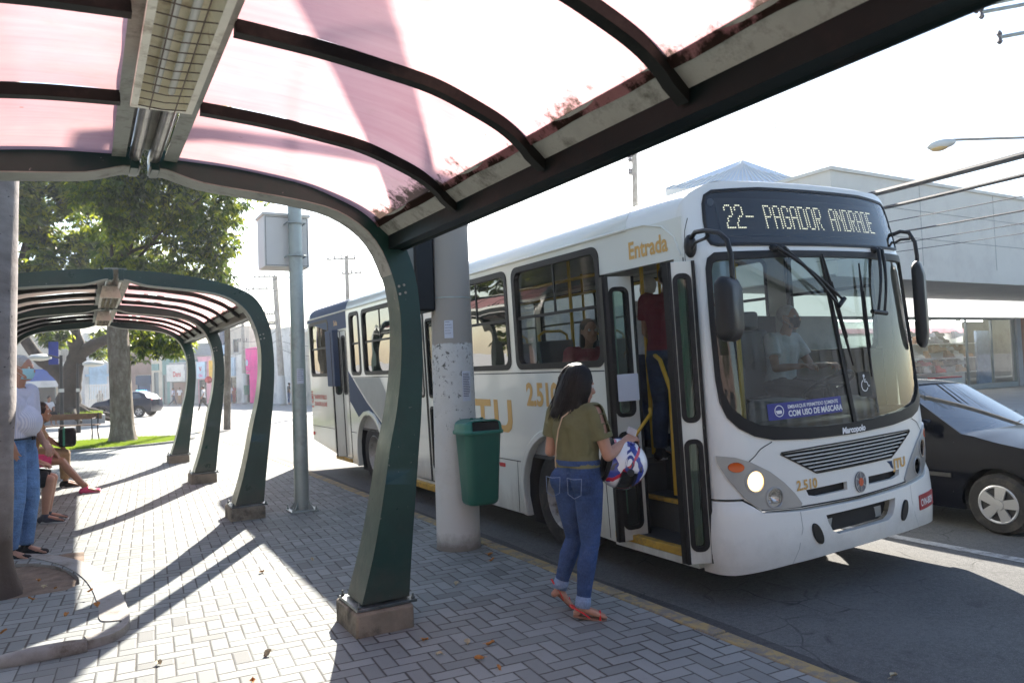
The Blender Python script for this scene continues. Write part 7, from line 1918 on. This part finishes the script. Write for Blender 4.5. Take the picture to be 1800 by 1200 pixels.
b_, L = building('shop_building', 'shop with a pale sign in pink letters, right of the red script sign', 349, 75, 372, 74, 4.6, ppink, parts=[('shopfront', .1, 1.25, 0, 2.4, m_dkglass, 0), ('sign_board', .0, 1.32, 2.5, 4.2, lblue, .2)])
lettering(b_, 'V', .4, 3.25, .7, redm, .2); lettering(b_, 'ON', .35, 2.65, .45, pink, .2, .8)
b_, L = building('shop_building', 'shop with a yellow sign and a round red lantern', 372, 74, 402, 72, 4.5, cream, parts=[('shopfront', .1, 1.6, 0, 2.4, m_dkglass, 0), ('sign_board', .0, 1.7, 2.5, 4.25, yel, .25)])
q = MB(); q.ball((.2, -.4, 2.35), .35, 16, 10); q.build('red_lantern', redm, b_, world=False)
b_, L = building('shop_building', 'shop with a pale blue and white striped sign and a person at its door', 402, 72, 431, 70, 4.5, whitep, parts=[('shopfront', .1, 1.5, 0, 2.5, m_dkglass, 0)] + [('sign_stripe', .02 + k * .4, .24 + k * .4, 2.6, 4.4, lblue, .2) for k in range(4)])
b_, L = building('shop_building', 'shocking pink shop with a white flower emblem over its door', 431, 70, 454, 67.5, 5.0, pink, parts=[('shopfront', .35, 1.2, 0, 2.7, m_dkglass, 0), ('fascia', .0, 1.3, 2.9, 3.0, ppink, .15)])
q = MB()
for k in range(6): q.panel(ell(.68 + .17 * cos(k * pi / 3), 3.75 + .2 * sin(k * pi / 3), .11, .11, 12), [], lambda u, v, d: (u, -.02 - d, v), .02, 0)
q.build('flower_emblem', lblue, b_, world=False)
building('shop_building', 'tall white building with a grey roller door beside the pink shop', 454, 66, 512, 60, 6.2, whitep, parts=[('doorway', 1.5, 2.9, 0, 3.2, m_shut, 0), ('sign_board', 1.6, 2.7, 3.5, 6.0, lblue, .15)])
building('shop_building', 'long cream building just behind the rear of the bus', 513, 59, 600, 50, 5.4, cream, parts=[('shopfront', .5, 3.5, 0, 2.6, m_dkglass, 0), ('window', 1, 2.2, 3.4, 4.6, m_dkglass, 0)])
building('upper_building', 'cream upper storeys rising behind the yellow and striped shops', 372, 84, 440, 82, 8.2, cream, depth=6, parts=[('window', .5, 1.4, 5.4, 6.9, m_dkglass, 0), ('window', 3.2, 4.0, 5.4, 6.9, m_dkglass, 0), ('sign_board', 1.5, 2.7, 4.8, 8.0, navy, .2), ('sign_board', 1.75, 2.45, 5.3, 6.3, lblue, .26)])
building('upper_building', 'grey house with a sloping roof above the white-signed shop', 300, 86, 372, 84, 6.6, greyw, depth=6, parts=[('window', 1.2, 2.2, 4.6, 5.6, m_dkglass, 0)])
G2 = 'buildings at the far left'
building('shop_building', 'white building with pale blue panels seen past the fig tree', 150, 62, 205, 64, 6.5, whitep, G2, parts=[('sign_board', .3, 1.7, 1.0, 3.9, lblue, .1), ('window', 1.9, 2.5, 3.0, 4.0, m_dkglass, 0), ('fascia', 0, 2.7, 2.9, 3.1, lblue, .12)])
building('shop_building', 'cream shop with a blue awning at the far left', 20, 56, 108, 58, 6.0, cream, G2, parts=[('shopfront', 1.6, 2.9, 0, 2.3, m_dkglass, 0), ('awning', .2, 3.7, 2.6, 3.5, blue, .8), ('fascia', .2, 3.7, 2.1, 2.6, whitep, .85)])
building('shop_building', 'low white building between the blue awning and the fig tree trunk', 108, 60, 150, 62, 4.0, whitep, G2, parts=[('window', .4, 1.4, 1.2, 2.4, m_dkglass, 0)])

# raised bed under the fig tree
a, b = ground_at(40, 36), ground_at(186, 36)
q = MB(); q.box(a.x - 3, b.x, a.y, a.y + 5.5, -.9, a.z + .30); tag(q.build('raised_bed', wallmat('bed_wall', (.33, .34, .35)), bevel=.03), 'low grey wall of the raised bed round the spreading fig tree', 'planter')
q = MB(); q.grid(lambda u, v: (a.x - 2.9 + (b.x - a.x + 2.8) * u, a.y + .15 + 5.2 * v, a.z + .31 + .3 * sin(pi * u) * sin(pi * v) + .05 * noise.noise(V((u * 9, v * 9, 0)))), 30, 12); tag(q.build('bed_soil', m_soil), kind='structure')
q = MB(); r = random.Random(8)
for k in range(2500):
    u, v = r.random(), r.random() * .3; x, y = a.x - 2.9 + (b.x - a.x + 2.8) * u, a.y + .2 + 5 * v; z = a.z + .33 + .25 * sin(pi * u) * sin(pi * v); q.add([(x - .02, y, z), (x + .02, y, z), (x + r.uniform(-.05, .05), y, z + r.uniform(.08, .2))], [(0, 1, 2)])
tag(q.build('bed_grass', m_gr, smooth=0, fixn=False), 'short grass growing along the edge of the raised bed', 'grass', kind='stuff')

# park bench with iron ends
pb = ground_at(140, 22.4); pb.z = -.06
pbench = thing('park_bench', tuple(pb), 'wooden park bench with dark iron legs beside the grass patch', 'bench', None, radians(-25))
for k in range(3):
    q = MB(); q.box(-1.5, .45, -.02 + k * .13, .09 + k * .13, .42, .45); q.build('seat_slat', m_wood, pbench, world=False, bevel=.008)
q = MB(); q.box(-1.5, .45, .40, .43, .60, .78); q.build('backrest', m_wood, pbench, world=False, bevel=.01)
for x in (-1.4, .35):
    q = MB(); q.tube([(x, -.02, 0), (x, .0, .22), (x, -.03, .42), (x, .36, .42), (x, .40, .80)], .02, 8); q.tube([(x, .42, 0), (x, .34, .22), (x, .36, .42)], .02, 8); q.tube([(x, -.04, .42), (x, -.02, .62), (x, .2, .64), (x, .4, .62)], .016, 8); q.build('leg', m_trim, pbench, world=False)

# lamp posts
m_lens = emit('pale_lamp_shade', (1, 1, .95), .5)
m_shade = mk('pale_shade', (.6, .6, .56), .5, var=.05)
def lamp_post(px, d, H, arm, label, r=.06):
    g_ = ground_at(px, d); root = thing('lamp_post', tuple(g_), label, 'lamp post', 'dark lamp posts in the square')
    q = MB(); q.tube([(0, 0, 0), (0, 0, .3)], r * 1.8, 12); q.tube([(0, 0, .3), (0, 0, H)], [r * 1.1, r * .8], 12); q.tube([(0, 0, H - .1), (arm * .6, -arm * .33, H + .02), (arm, -arm * .55, H)], .03, 8); q.build('post', m_trim, root, world=False)
    q = MB(); q.lathe([(.0, -.02), (.2, .0), (.34, .05), (.35, .13), (.24, .20), (.05, .22)], 22, c=(arm, -arm * .55, H - .15)); q.build('lamp_shade', m_shade, root, world=False, smooth=60)
    q = MB(); q.box(-r * 1.3, r * 1.3, -r * 1.3, r * 1.3, 1.5, 1.62); q.build('collar', m_shade, root, world=False)
lamp_post(108, 25, 2.75, -.62, 'thick dark lamp post with a shallow pale shade on its left')
lamp_post(137, 27, 2.55, .50, 'thin dark lamp post with a shallow pale shade on its right', .045)
g_ = ground_at(99, 26); o = MB(); p = at(97, 628, 26); o.box(p.x - .20, p.x + .10, p.y - .02, p.y + .02, p.z - .25, p.z + .55); ban = o.build('banner', wallmat('banner_blue', (.05, .07, .30))); tag(ban, 'dark blue banner hanging from the thick lamp post', 'banner')

# utility poles
m_ins = mk('insulator', (.10, .09, .10), .4)
def upole(px, base_d, top_py, label, arms, r=.15, paint=None, dz=0.0):
    g_ = ground_at(px[1], base_d); t_ = at(px[0], top_py, base_d); root = thing('utility_pole', tuple(g_), label, 'utility pole', 'utility poles along the street')
    T = t_ - g_
    q = MB(); q.tube([(0, 0, -.2), tuple(T * .5), tuple(T)], [r, r * .85, r * .7], 14); q.build('shaft', m_polec, root, world=False)
    if paint: q = MB(); q.tube([(0, 0, 0), tuple(T * paint)], [r + .01, r + .004], 14); q.build('painted_base', whitep, root, world=False)
    for (py, l, rr) in arms:                                 # horizontal arms: py, left and right reach in px
        h = (top_py - py) / 1.0
        c = at(px[0], py, base_d) - g_; k = base_d / 1300
        q = MB(); a_, b_ = V((c.x + l * k * .87, c.y - l * k * .5, c.z)), V((c.x + rr * k * .87, c.y - rr * k * .5, c.z)); q.tube([a_, b_], .06, 6); ar_ = q.build('crossarm', m_polec, root, world=False)
        n = 5
        for i in range(n):
            p = lerp(a_, b_, .05 + .9 * i / (n - 1)); q = MB(); q.lathe([(.03, 0), (.06, .08), (.03, .14), (.06, .20), (.02, .28)], 8, c=tuple(p)); q.build('insulator', m_ins, ar_, world=False)
    return root, g_ + T
upole((483, 497), 57, 485, 'tall pole with two long crossarms, left of the slim steel pole', [(486, -38, 2), (507, -52, 0), (552, -18, 0), (570, -10, 0)], .26, .22)
upole((426, 430), 66, 560, 'pole with a white-painted base between the striped and pink shops', [(600, -8, 8)], .2, .35)
upole((609, 615), 46, 450, 'pole with two insulator crossarms rising above the rear of the bus', [(455, -35, 17), (481, -8, 26)], .17)
upole((1115, 1122), 34, 255, 'pole rising above the bus roof below the edge of the near shelter', [(283, -10, 4), (306, -9, 4)], .17)
# bin on the far pole
q = MB(); g_ = ground_at(434, 65.5); q.lathe([(.22, .7), (.26, 1.5), (.27, 1.55)], 14, c=(g_.x, g_.y, g_.z)); tag(q.build('litter_bin', m_bin), 'green litter bin on the white-based pole by the pink shop', 'litter bin')

# wires
m_wire2 = mk('black_cable', (.015, .018, .025), .6); wroot = 0
def wire(a, b, sag, r, label, group='overhead wires'):
    P = [lerp(a, b, k / 24) - V((0, 0, sag * 4 * (k / 24) * (1 - k / 24))) for k in range(25)]; q = MB()
    q.tube([tuple(p) for p in P], r, 6); o = q.build('cable', m_wire2); tag(o, label, 'cable', group); return o
P0 = lambda py, px=1117: at(px, py, 34)
wire(at(1960, 228, 13), P0(425), .25, .075, 'thickest black cable crossing in front of the pale building')
q = MB(); r = random.Random(2)
A, Bq = at(1960, 228, 13), P0(425)
for (pa, pb2, sg, rr) in (((1960, 268), 442, .25, .045), ((1960, 312), 455, .2, .012), ((1960, 340), 462, .25, .020), ((1960, 364), 470, .3, .010), ((1960, 384), 478, .3, .008)):
    wire(at(pa[0], pa[1], 13), P0(pb2), sg, rr, 'thinner black wire below the thickest cable in front of the pale building')
for a_, b_ in (((483, 487, 57), (609, 452, 46)), ((445, 489, 57), (575, 458, 46)), ((431, 508, 57), (600, 482, 46)), ((483, 486, 57), (300, 560, 90)), ((440, 508, 57), (290, 590, 90)), ((470, 552, 57), (300, 610, 90)), ((426, 600, 66), (497, 570, 57)), ((426, 610, 66), (497, 590, 57)), ((426, 620, 66), (300, 640, 90)), ((497, 600, 57), (640, 590, 44)), ((497, 615, 57), (640, 612, 44))):
    wire(at(*a_), at(*b_), .5, .018, 'thin wire strung between the distant utility poles')
wire(at(1030, 308, 34), at(1100, 360, 34), .02, .02, 'short slanting wire left of the pole above the bus')
# street lamp reaching in from the right
sl = thing('street_lamp', tuple(V((at(2100, 600, 17).x, at(2100, 600, 17).y, 0))), 'street lamp head on a long thin arm reaching in from the right', 'street lamp')
lp_ = at(2100, 240, 17) - V(sl.location); q = MB(); q.tube([(0, 0, 0), tuple(lp_ + V((0, 0, 1)))], [.14, .1], 12); hd_ = at(1675, 246, 15) - V(sl.location); q.tube([tuple(lp_), tuple(lerp(lp_, hd_, .5) + V((0, 0, .05))), tuple(hd_)], .028, 8); q.build('pole_and_arm', m_polec, sl, world=False)
hc = at(1655, 254, 15) - V(sl.location); dirv = (at(1675, 250, 15) - at(1635, 258, 15)).normalized()
q = MB(); q.ball((0, 0, 0), (.30, .12, .10), 18, 10); Rm = Matrix.Translation(hc) @ dirv.to_track_quat('X', 'Z').to_matrix().to_4x4(); e = MB(); e.add([Rm @ V(v) for v in q.v], q.f); e.build('lamp_head', m_shade, sl, world=False)
q = MB(); q.ball((-.05, 0, -.045), (.20, .10, .085), 16, 8); e = MB(); e.add([Rm @ V(v) for v in q.v], q.f); e.build('lamp_lens', mk('amber_lens_cover', (.6, .42, .18), .3), sl, world=False)
up = thing('utility_pole', tuple(V((at(2060, 600, 14).x, at(2060, 600, 14).y, 0))), 'utility pole whose bracket ends show at the top right corner', 'utility pole', 'utility poles along the street')
lp_ = V(up.location); q = MB(); q.tube([(0, 0, 0), (0, 0, 9.5)], [.18, .12], 12); q.build('shaft', m_polec, up, world=False)
for (x0, y0, x1, y1) in ((1716, 12, 2060, -60), (1725, 22, 2060, -40), (1757, 66, 2060, 8)):
    q = MB(); q.tube([tuple(at(x0, y0, 13) - lp_), tuple(at(x1, y1, 14) - lp_)], .035, 6); ar_ = q.build('crossarm', m_galv, up, world=False)
    q = MB(); p = at(x0, y0, 13) - lp_; q.lathe([(.02, -.12), (.05, -.08), (.02, 0), (.05, .06), (.02, .12)], 8, c=tuple(p)); q.build('insulator', m_ins, ar_, world=False)

# ------------------------------------------------------------ pale corner building with the shoe shop
m_pale = mk('pale_cladding', (.68, .645, .57), .8, var=.05, scale=.5, dirt=(.60, .56, .50), dscale=.6); m_sof = mk('soffit_grey', (.25, .25, .24), .8, var=.1, scale=.7)
m_sgls = glassmat('shop_window_glass', (.85, .9, .9), 1.0, 1.5, .02); m_inw = mk('shop_interior_white', (.90, .90, .88), .7, var=.05, scale=1)
cbld = thing('corner_building', (18.15, 13.2, 0), 'pale flat-fronted corner building with an overhanging upper storey above a shoe shop', 'building')
q = MB(); q.box(18.15, 60, 13.2, 36, 3.93, 6.85); q.box(18.15, 60, 13.13, 13.2, 3.86, 4.30); q.build('upper_storey', m_pale, cbld, smooth=0)
q = MB(); q.box(18.10, 60, 13.14, 36, 6.85, 6.95); q.build('parapet', m_pale, cbld, smooth=0)
q = MB()
for k in range(1, 10): q.box(18.15 + k * 4.2 - .005, 18.15 + k * 4.2 + .005, 13.192, 13.2, 4.3, 6.85)
for z in (5.15, 6.0): q.box(18.15, 60, 13.192, 13.2, z - .008, z + .008)
q.build('cladding_joints', m_sof, cbld, smooth=0)
q = MB(); q.box(18.4, 59.9, 13.25, 17.9, 3.915, 3.93); q.build('soffit', m_sof, cbld, smooth=0)
q = MB(); q.box(18.4, 60, 17.9, 18.05, 3.15, 3.915); q.build('lit_shop_fascia', emit('backlit_fascia', (1.0, .99, .96), .30), cbld, smooth=0)  # white fascia made to glow; it brightens the shopfront too
for k in range(5): q = MB(); q.box(25.2 + k * 2.2, 26.8 + k * 2.2, 18.45, 18.55, 3.02, 3.06); q.build('ceiling_light', emit('shop_ceiling_light', (1, .98, .95), 9.0) if k == 0 else bpy.data.materials['shop_ceiling_light'], cbld, smooth=0)  # unseen glowing strips, added to brighten the shop interior
q = MB(); q.box(18.15, 18.45, 17.9, 36, 0, 3.93); q.box(37.2, 37.6, 17.8, 18.1, 0, 3.15); q.box(39.0, 60, 17.9, 18.2, 0, 3.15); q.box(18.45, 24.5, 17.9, 18.1, 0, 3.15); q.box(24.5, 60, 26, 26.2, 0, 3.9); q.build('lower_wall', greyw, cbld, smooth=0)
q = MB(); q.box(37.6, 38.2, 17.9, 18.0, 0, 3.15); q.build('wooden_door_frame', mk('door_wood', (.25, .10, .05), .6), cbld, smooth=0)
q = MB(); q.box(24.5, 37.2, 17.85, 18.1, 0, .22); q.box(24.5, 37.2, 17.88, 17.98, 3.05, 3.15)
for x in (24.5, 29.0, 33.2, 35.2, 37.15): q.box(x, x + .06, 17.88, 17.98, .22, 3.05)
wf = q.build('window_frame', m_shut, cbld, smooth=0)
q = MB(); q.add([(24.5, 17.93, .2), (37.2, 17.93, .2), (37.2, 17.93, 3.1), (24.5, 17.93, 3.1)], [(0, 1, 2, 3)]); q.build('shop_glass', m_sgls, wf, smooth=0)
q = MB(); q.box(24.5, 35.3, 19.2, 19.3, 0, 3.1); q.box(24.5, 37.2, 18.1, 19.2, .0, .12); q.build('display_wall', m_inw, cbld, smooth=0)
q = MB(); q.box(35.3, 36.6, 18.6, 18.7, 0, 2.6); q.build('blue_panel', mk('blue_panel', (.20, .28, .40), .6), cbld, smooth=0)
q = MB(); q.box(25, 35.2, 19.1, 19.2, 2.55, 2.75); q.box(30.5, 30.75, 19.1, 19.2, 2.6, 3.1); q.build('red_graphic', ppink, cbld, smooth=0)
shz = [2.05, 1.42, .78]
for z in shz: q = MB(); q.box(27.5, 35.0, 18.5, 19.2, z - .03, z); q.build('shelf', m_inw, cbld, smooth=0)
shoe_m = [mk('shoe_' + n_, c_, .5) for n_, c_ in (('black', (.03, .03, .035)), ('brown', (.20, .09, .05)), ('tan', (.45, .27, .15)), ('pale', (.6, .58, .55)), ('red', (.5, .03, .04)), ('grey', (.15, .16, .2)))]
def shoe_thing(mt):
    root = empty('shoe'); q = MB(); q.prism([(-.28, 0), (.30, 0), (.34, .05), (.28, .12), (.05, .17), (-.08, .30), (-.26, .30), (-.30, .05)], lambda u, v, d: (u, d, v), -.10, .10); q.build('upper', mt, root, world=False, bevel=.03)
    q = MB(); q.box(-.29, .33, -.11, .11, -.03, .01); q.build('sole', mt, root, world=False); return root
base_sh = [shoe_thing(m_) for m_ in shoe_m]; r = random.Random(17); used = set()
COLN = ['black', 'brown', 'tan', 'pale', 'red', 'dark grey']
for si, z in enumerate(shz):
    for row in (0, 1):
        x = 27.9 + row * .25
        while x < 34.8:
            if r.random() < .72:
                ci = r.choice(((0, 5, 0, 1), (2, 3, 2, 1), (3, 0, 2, 4))[si]); src = base_sh[ci]
                o = src if ci not in used else copy_tree(src); used.add(ci); o.location = (x, 18.62 + row * .35, z + .035 + row * .28); o.rotation_euler = (0, radians(-12 if row else 0), r.uniform(-.5, .5)); o.scale = (.95, .95, .95)
                tag(o, '%s shoe displayed on the %s shelf of the shoe shop window' % (COLN[ci], ('top', 'middle', 'bottom')[si]), 'shoe', '%s shoes on the %s shelf' % (COLN[ci], ('top', 'middle', 'bottom')[si]))
            x += r.uniform(.45, .75)
for i, s in enumerate(base_sh):
    if i not in used:
        for c in [c for c in bpy.data.objects if c.parent is s]: bpy.data.objects.remove(c)
        bpy.data.objects.remove(s)
q = MB(); q.box(31.2, 33.2, 18.2, 18.5, .12, .55); q.box(31.2, 33.2, 18.18, 18.52, .55, .6, 1); tag(q.build('display_box', [m_inw, redm]), 'white display box with a red top in the shoe shop window', 'display box')

# hipped pale roof behind and aerials
rb = thing('hipped_roof_building', tuple(V((at(1300, 600, 36).x, at(1300, 600, 36).y, 0))), 'building with a pale blue ribbed hipped roof peeking over the bus', 'building'); L0 = V(rb.location)
pk = at(1305, 281, 36) - L0; e1 = at(1170, 338, 33) - L0; e2 = at(1420, 318, 33) - L0; e3 = at(1500, 300, 42) - L0; e4 = at(1230, 330, 42) - L0
for e in (e1, e2, e3, e4): e.z = (e1.z + e2.z) / 2
q = MB(); q.add([pk, e1, e2, e3, e4], [(0, 1, 2), (0, 2, 3), (0, 3, 4), (0, 4, 1)]); rf2 = q.build('roof', mk('pale_blue_roof', (.52, .58, .64), .5, var=.05), rb, world=False, smooth=0)
q = MB()
for k in range(25):
    t = k / 24; a_ = lerp(e1, e2, t); s_ = 1 - abs(t - .5) * 2 * .0; q.tube([tuple(a_ + V((0, 0, .03))), tuple(lerp(a_, pk, min(.98, 1 - abs(t - .52) * 1.7)) + V((0, 0, .03)))], .03, 4)
q.build('roof_ribs', whitep, rf2, world=False)
q = MB(); q.add([e1, e2, e3, e4, V((e1.x, e1.y, 0)), V((e2.x, e2.y, 0)), V((e3.x, e3.y, 0)), V((e4.x, e4.y, 0))], [(0, 1, 5, 4), (1, 2, 6, 5), (2, 3, 7, 6), (3, 0, 4, 7)]); q.build('wall', whitep, rb, world=False, smooth=0)
for (px, py, pb_) in ((1363, 213, 300), (1443, 250, 298)):
    a_ = at(px, py, 30); b_ = at(px, pb_ + 4, 30); q = MB(); q.tube([tuple(b_), tuple(a_)], .02, 6)
    for k in range(4): z = a_.z - .1 - k * .18; q.tube([(a_.x - .3 + k * .04, a_.y + .15, z), (a_.x + .3 - k * .04, a_.y - .15, z)], .008, 5)
    tag(q.build('aerial_mast', m_galv), ('taller' if px < 1400 else 'shorter') + ' thin roof aerial above the pale corner building', 'aerial', 'roof aerials')
# more buildings along the street behind the bus and behind the camera (seen in reflections)
building('side_building', 'long pale building across the avenue behind the bus', 640, 52, 1130, 42, 5.0, cream, 'buildings across the avenue', depth=10, parts=[('shopfront', 2 + k * 4.0, 5 + k * 4.0, 0, 2.7, m_dkglass, 0) for k in range(4)] + [('window', 2.5 + k * 4, 4 + k * 4, 3.3, 4.5, m_dkglass, 0) for k in range(4)])

# ------------------------------------------------------------ distant people
def walker(px, py, d, rz, label, top, legs_m, phase=1, name='person', group='people in the far street', stand=False, hair=m_hair):
    p = at(px, py, d)
    s = .0 if stand else .26 * phase
    J = dict(pelvis=(0, 0, .95), waist=(0, .0, 1.1), chest=(0, .01, 1.28), neck=(0, .02, 1.47), head=(0, .05, 1.60),
             shL=(-.17, 0, 1.41), elL=(-.22, -.10 * (s != 0), 1.14), wrL=(-.2, .06, .93), shR=(.17, 0, 1.41), elR=(.22, .02, 1.14), wrR=(.2, .2 if s else .05, 1.0),
             hipL=(-.085, 0, .9), kneeL=(-.085, s * .75, .50), ankL=(-.085, s * 1.2, .10), toeL=(-.09, s * 1.2 + .18, .03), hipR=(.085, 0, .9), kneeR=(.085, -s * .25, .48), ankR=(.085, -s * 1.6, .13), toeR=(.09, -s * 1.6 + .14, .03))
    return human(name, label, 'person', (p.x, p.y, gz(p.y) - .12), rz, J, [('shirt', top, dict(inf=.016, hem=.92, sleeve=.7)), ('trousers', legs_m, dict(inf=.012, len=.98, top=1.0))], sk_tan, hair, group, voxel=.022, eyes=False, hands=False)
walker(358, 719, 50, radians(62), 'man in white shirt and dark trousers striding across the far street', m_whitesh, m_blacksh)
walker(305, 710, 72, radians(62), 'person in pale top and dark jeans crossing the street by the white-signed shop', m_lav, m_jeandk, -1)
walker(316, 700, 75, radians(150), 'person in grey standing in the doorway of the white-signed shop', m_whitesh, m_khaki, stand=True)
walker(405, 706, 70, radians(160), 'woman in white top and blue skirt standing before the striped-sign shop', m_whitesh, m_jean, stand=True)
walker(412, 706, 70.5, radians(120), 'woman in red standing before the striped-sign shop', m_redsh, m_redsh, stand=True)
walker(508, 705, 58, radians(-90), 'person in dark clothes by the tall white building', m_blacksh, m_jean, stand=True)
walker(176, 707, 55, radians(180), 'person in black standing by the white building with blue panels', m_blacksh, m_blacksh, stand=True)
pp_ = at(84, 735, 33); 
human('person', 'person in grey shirt seated on the edge of the raised bed under the fig tree', 'person', (pp_.x, pp_.y, -.15), radians(-150), sit(seat=.45), [('shirt', m_whitesh, dict(inf=.014, hem=.5, sleeve=.6)), ('trousers', m_blacksh, dict(inf=.012, len=.6, top=.7))], sk_tan, m_hair, 'people in the far street', voxel=.018, eyes=False, hands=False)
# railing in front of the white building
rl = ground_at(190, 50); q = MB(); e = ground_at(150, 49)
for k in range(15): p = lerp(rl, e, k / 14); q.tube([(p.x, p.y, p.z), (p.x, p.y, p.z + 2.0)], .03, 5)
for h in (.3, 1.9): q.tube([(rl.x, rl.y, rl.z + h), (e.x, e.y, e.z + h)], .03, 5)
tag(q.build('railing', whitep), 'pale railing in front of the white building with blue panels', 'railing')

# ------------------------------------------------------------ the side of the square behind the camera: it shades the view and shows in the bus windows
m_ctx = wallmat('ochre_render', (.30, .26, .21))
for (x, y, w, dp, h, rz, lb_, mt) in ((-22, -6, 16, 9, 8, radians(90), 'ochre two-storey building across the square behind the shelters', m_ctx), (-22, 12, 16, 9, 9.5, radians(90), 'grey two-storey building at the left side of the square', greyw), (-21, 34, 26, 9, 8.5, radians(90), 'long dark brick building farther along the left side of the square', brown), (-12, -22, 34, 9, 8, radians(180), 'long brown building behind the camera', brown), (33, -24, 48, 9, 9, radians(180), 'slate-blue building across the side street behind the camera', W_('slate_render', (.07, .085, .11)))):
    rt = thing('square_building', (x, y, 0), lb_, 'building', 'buildings round the square', rz)
    n = int(w / 4); hs = [rrect(-w / 2 + 1 + k * 4, z0_, -w / 2 + 3.2 + k * 4, z1_, .001, 1) for k in range(n) for z0_, z1_ in ((0.3, 2.8), (4.2, 6.2))]
    q = MB(); q.panel([(-w / 2, -.3), (w / 2, -.3), (w / 2, h), (-w / 2, h)], hs, lambda u, v, d: (u, d, v), 0, .25); q.box(-w / 2, w / 2, .25, dp, -.3, h - .1); q.build('wall', mt, rt, world=False, smooth=0)
    for hq in hs: q = MB(); q.box(hq[0][0], hq[2][0] if hq[2][0] != hq[0][0] else hq[4][0], .15, .2, min(p[1] for p in hq), max(p[1] for p in hq)); q.build('window', m_dkglass, rt, world=False, smooth=0)
    q = MB(); q.box(-w / 2 - .2, w / 2 + .2, -.4, .3, h, h + .25); q.build('cornice', mt, rt, world=False)
for i, (x, y, h) in enumerate(((-9, -1, 5.5), (-10, 5.5, 6.2), (-7, -9, 5.8), (2, -13, 6.0), (-9.5, 14, 5.0), (-10.5, 21, 5.4), (-13, 30, 5.6), (-8.5, 27, 4.6))):
    rt = thing('square_tree', (x, y, 0), ('tree nearest the ochre building', 'tree nearest the grey building', 'tree at the corner of the brown building', 'tree near the road behind the camera', 'low tree nearest the grey building, first of its row', 'low tree, second of its row past the grey building', 'low tree before the long dark brick building', 'small low tree standing forward of its row')[i] + ' with a crown of large leaves', 'tree', 'trees of the square')
    q = MB(); wood(q, [(x, y, -.1), (x + .1, y, 1.5), (x - .1, y + .1, 3.2), (x, y, h)], .2, .08, .2, seed=i); q.build('trunk', m_bark, rt)
    q = crown([((x + dx, y + dy, h + dz), rr) for dx, dy, dz, rr in ((0, 0, .6, 1.9), (1.3, .6, 0, 1.4), (-1.2, .8, .1, 1.4), (.2, -1.4, 0, 1.4), (0, 0, -1.2, 1.3), (.9, -.9, -2.2, 1.2), (-.8, 1.0, -2.4, 1.2))], 170, (.42, .20), 40 + i, .2); q.build('crown', [m_leafA, m_leafB, m_leafC], rt, smooth=0, fixn=False)

# ------------------------------------------------------------ thin bright air between here and the far end of the street
hz = MB(); hz.box(-95, 95, -60, 140, -2.2, 14.0)
hzm = bpy.data.materials.new('haze_air'); hzm.use_nodes = True; ht = hzm.node_tree; ht.nodes.clear()
pv = ht.nodes.new('ShaderNodeVolumePrincipled'); pv.inputs['Color'].default_value = (.92, .95, 1.0, 1); pv.inputs['Density'].default_value = .0009; pv.inputs['Anisotropy'].default_value = .3
ho = ht.nodes.new('ShaderNodeOutputMaterial'); ht.links.new(pv.outputs[0], ho.inputs['Volume'])
tag(hz.build('haze', hzm, smooth=0), kind='stuff')
scene.cycles.volume_bounces = 0
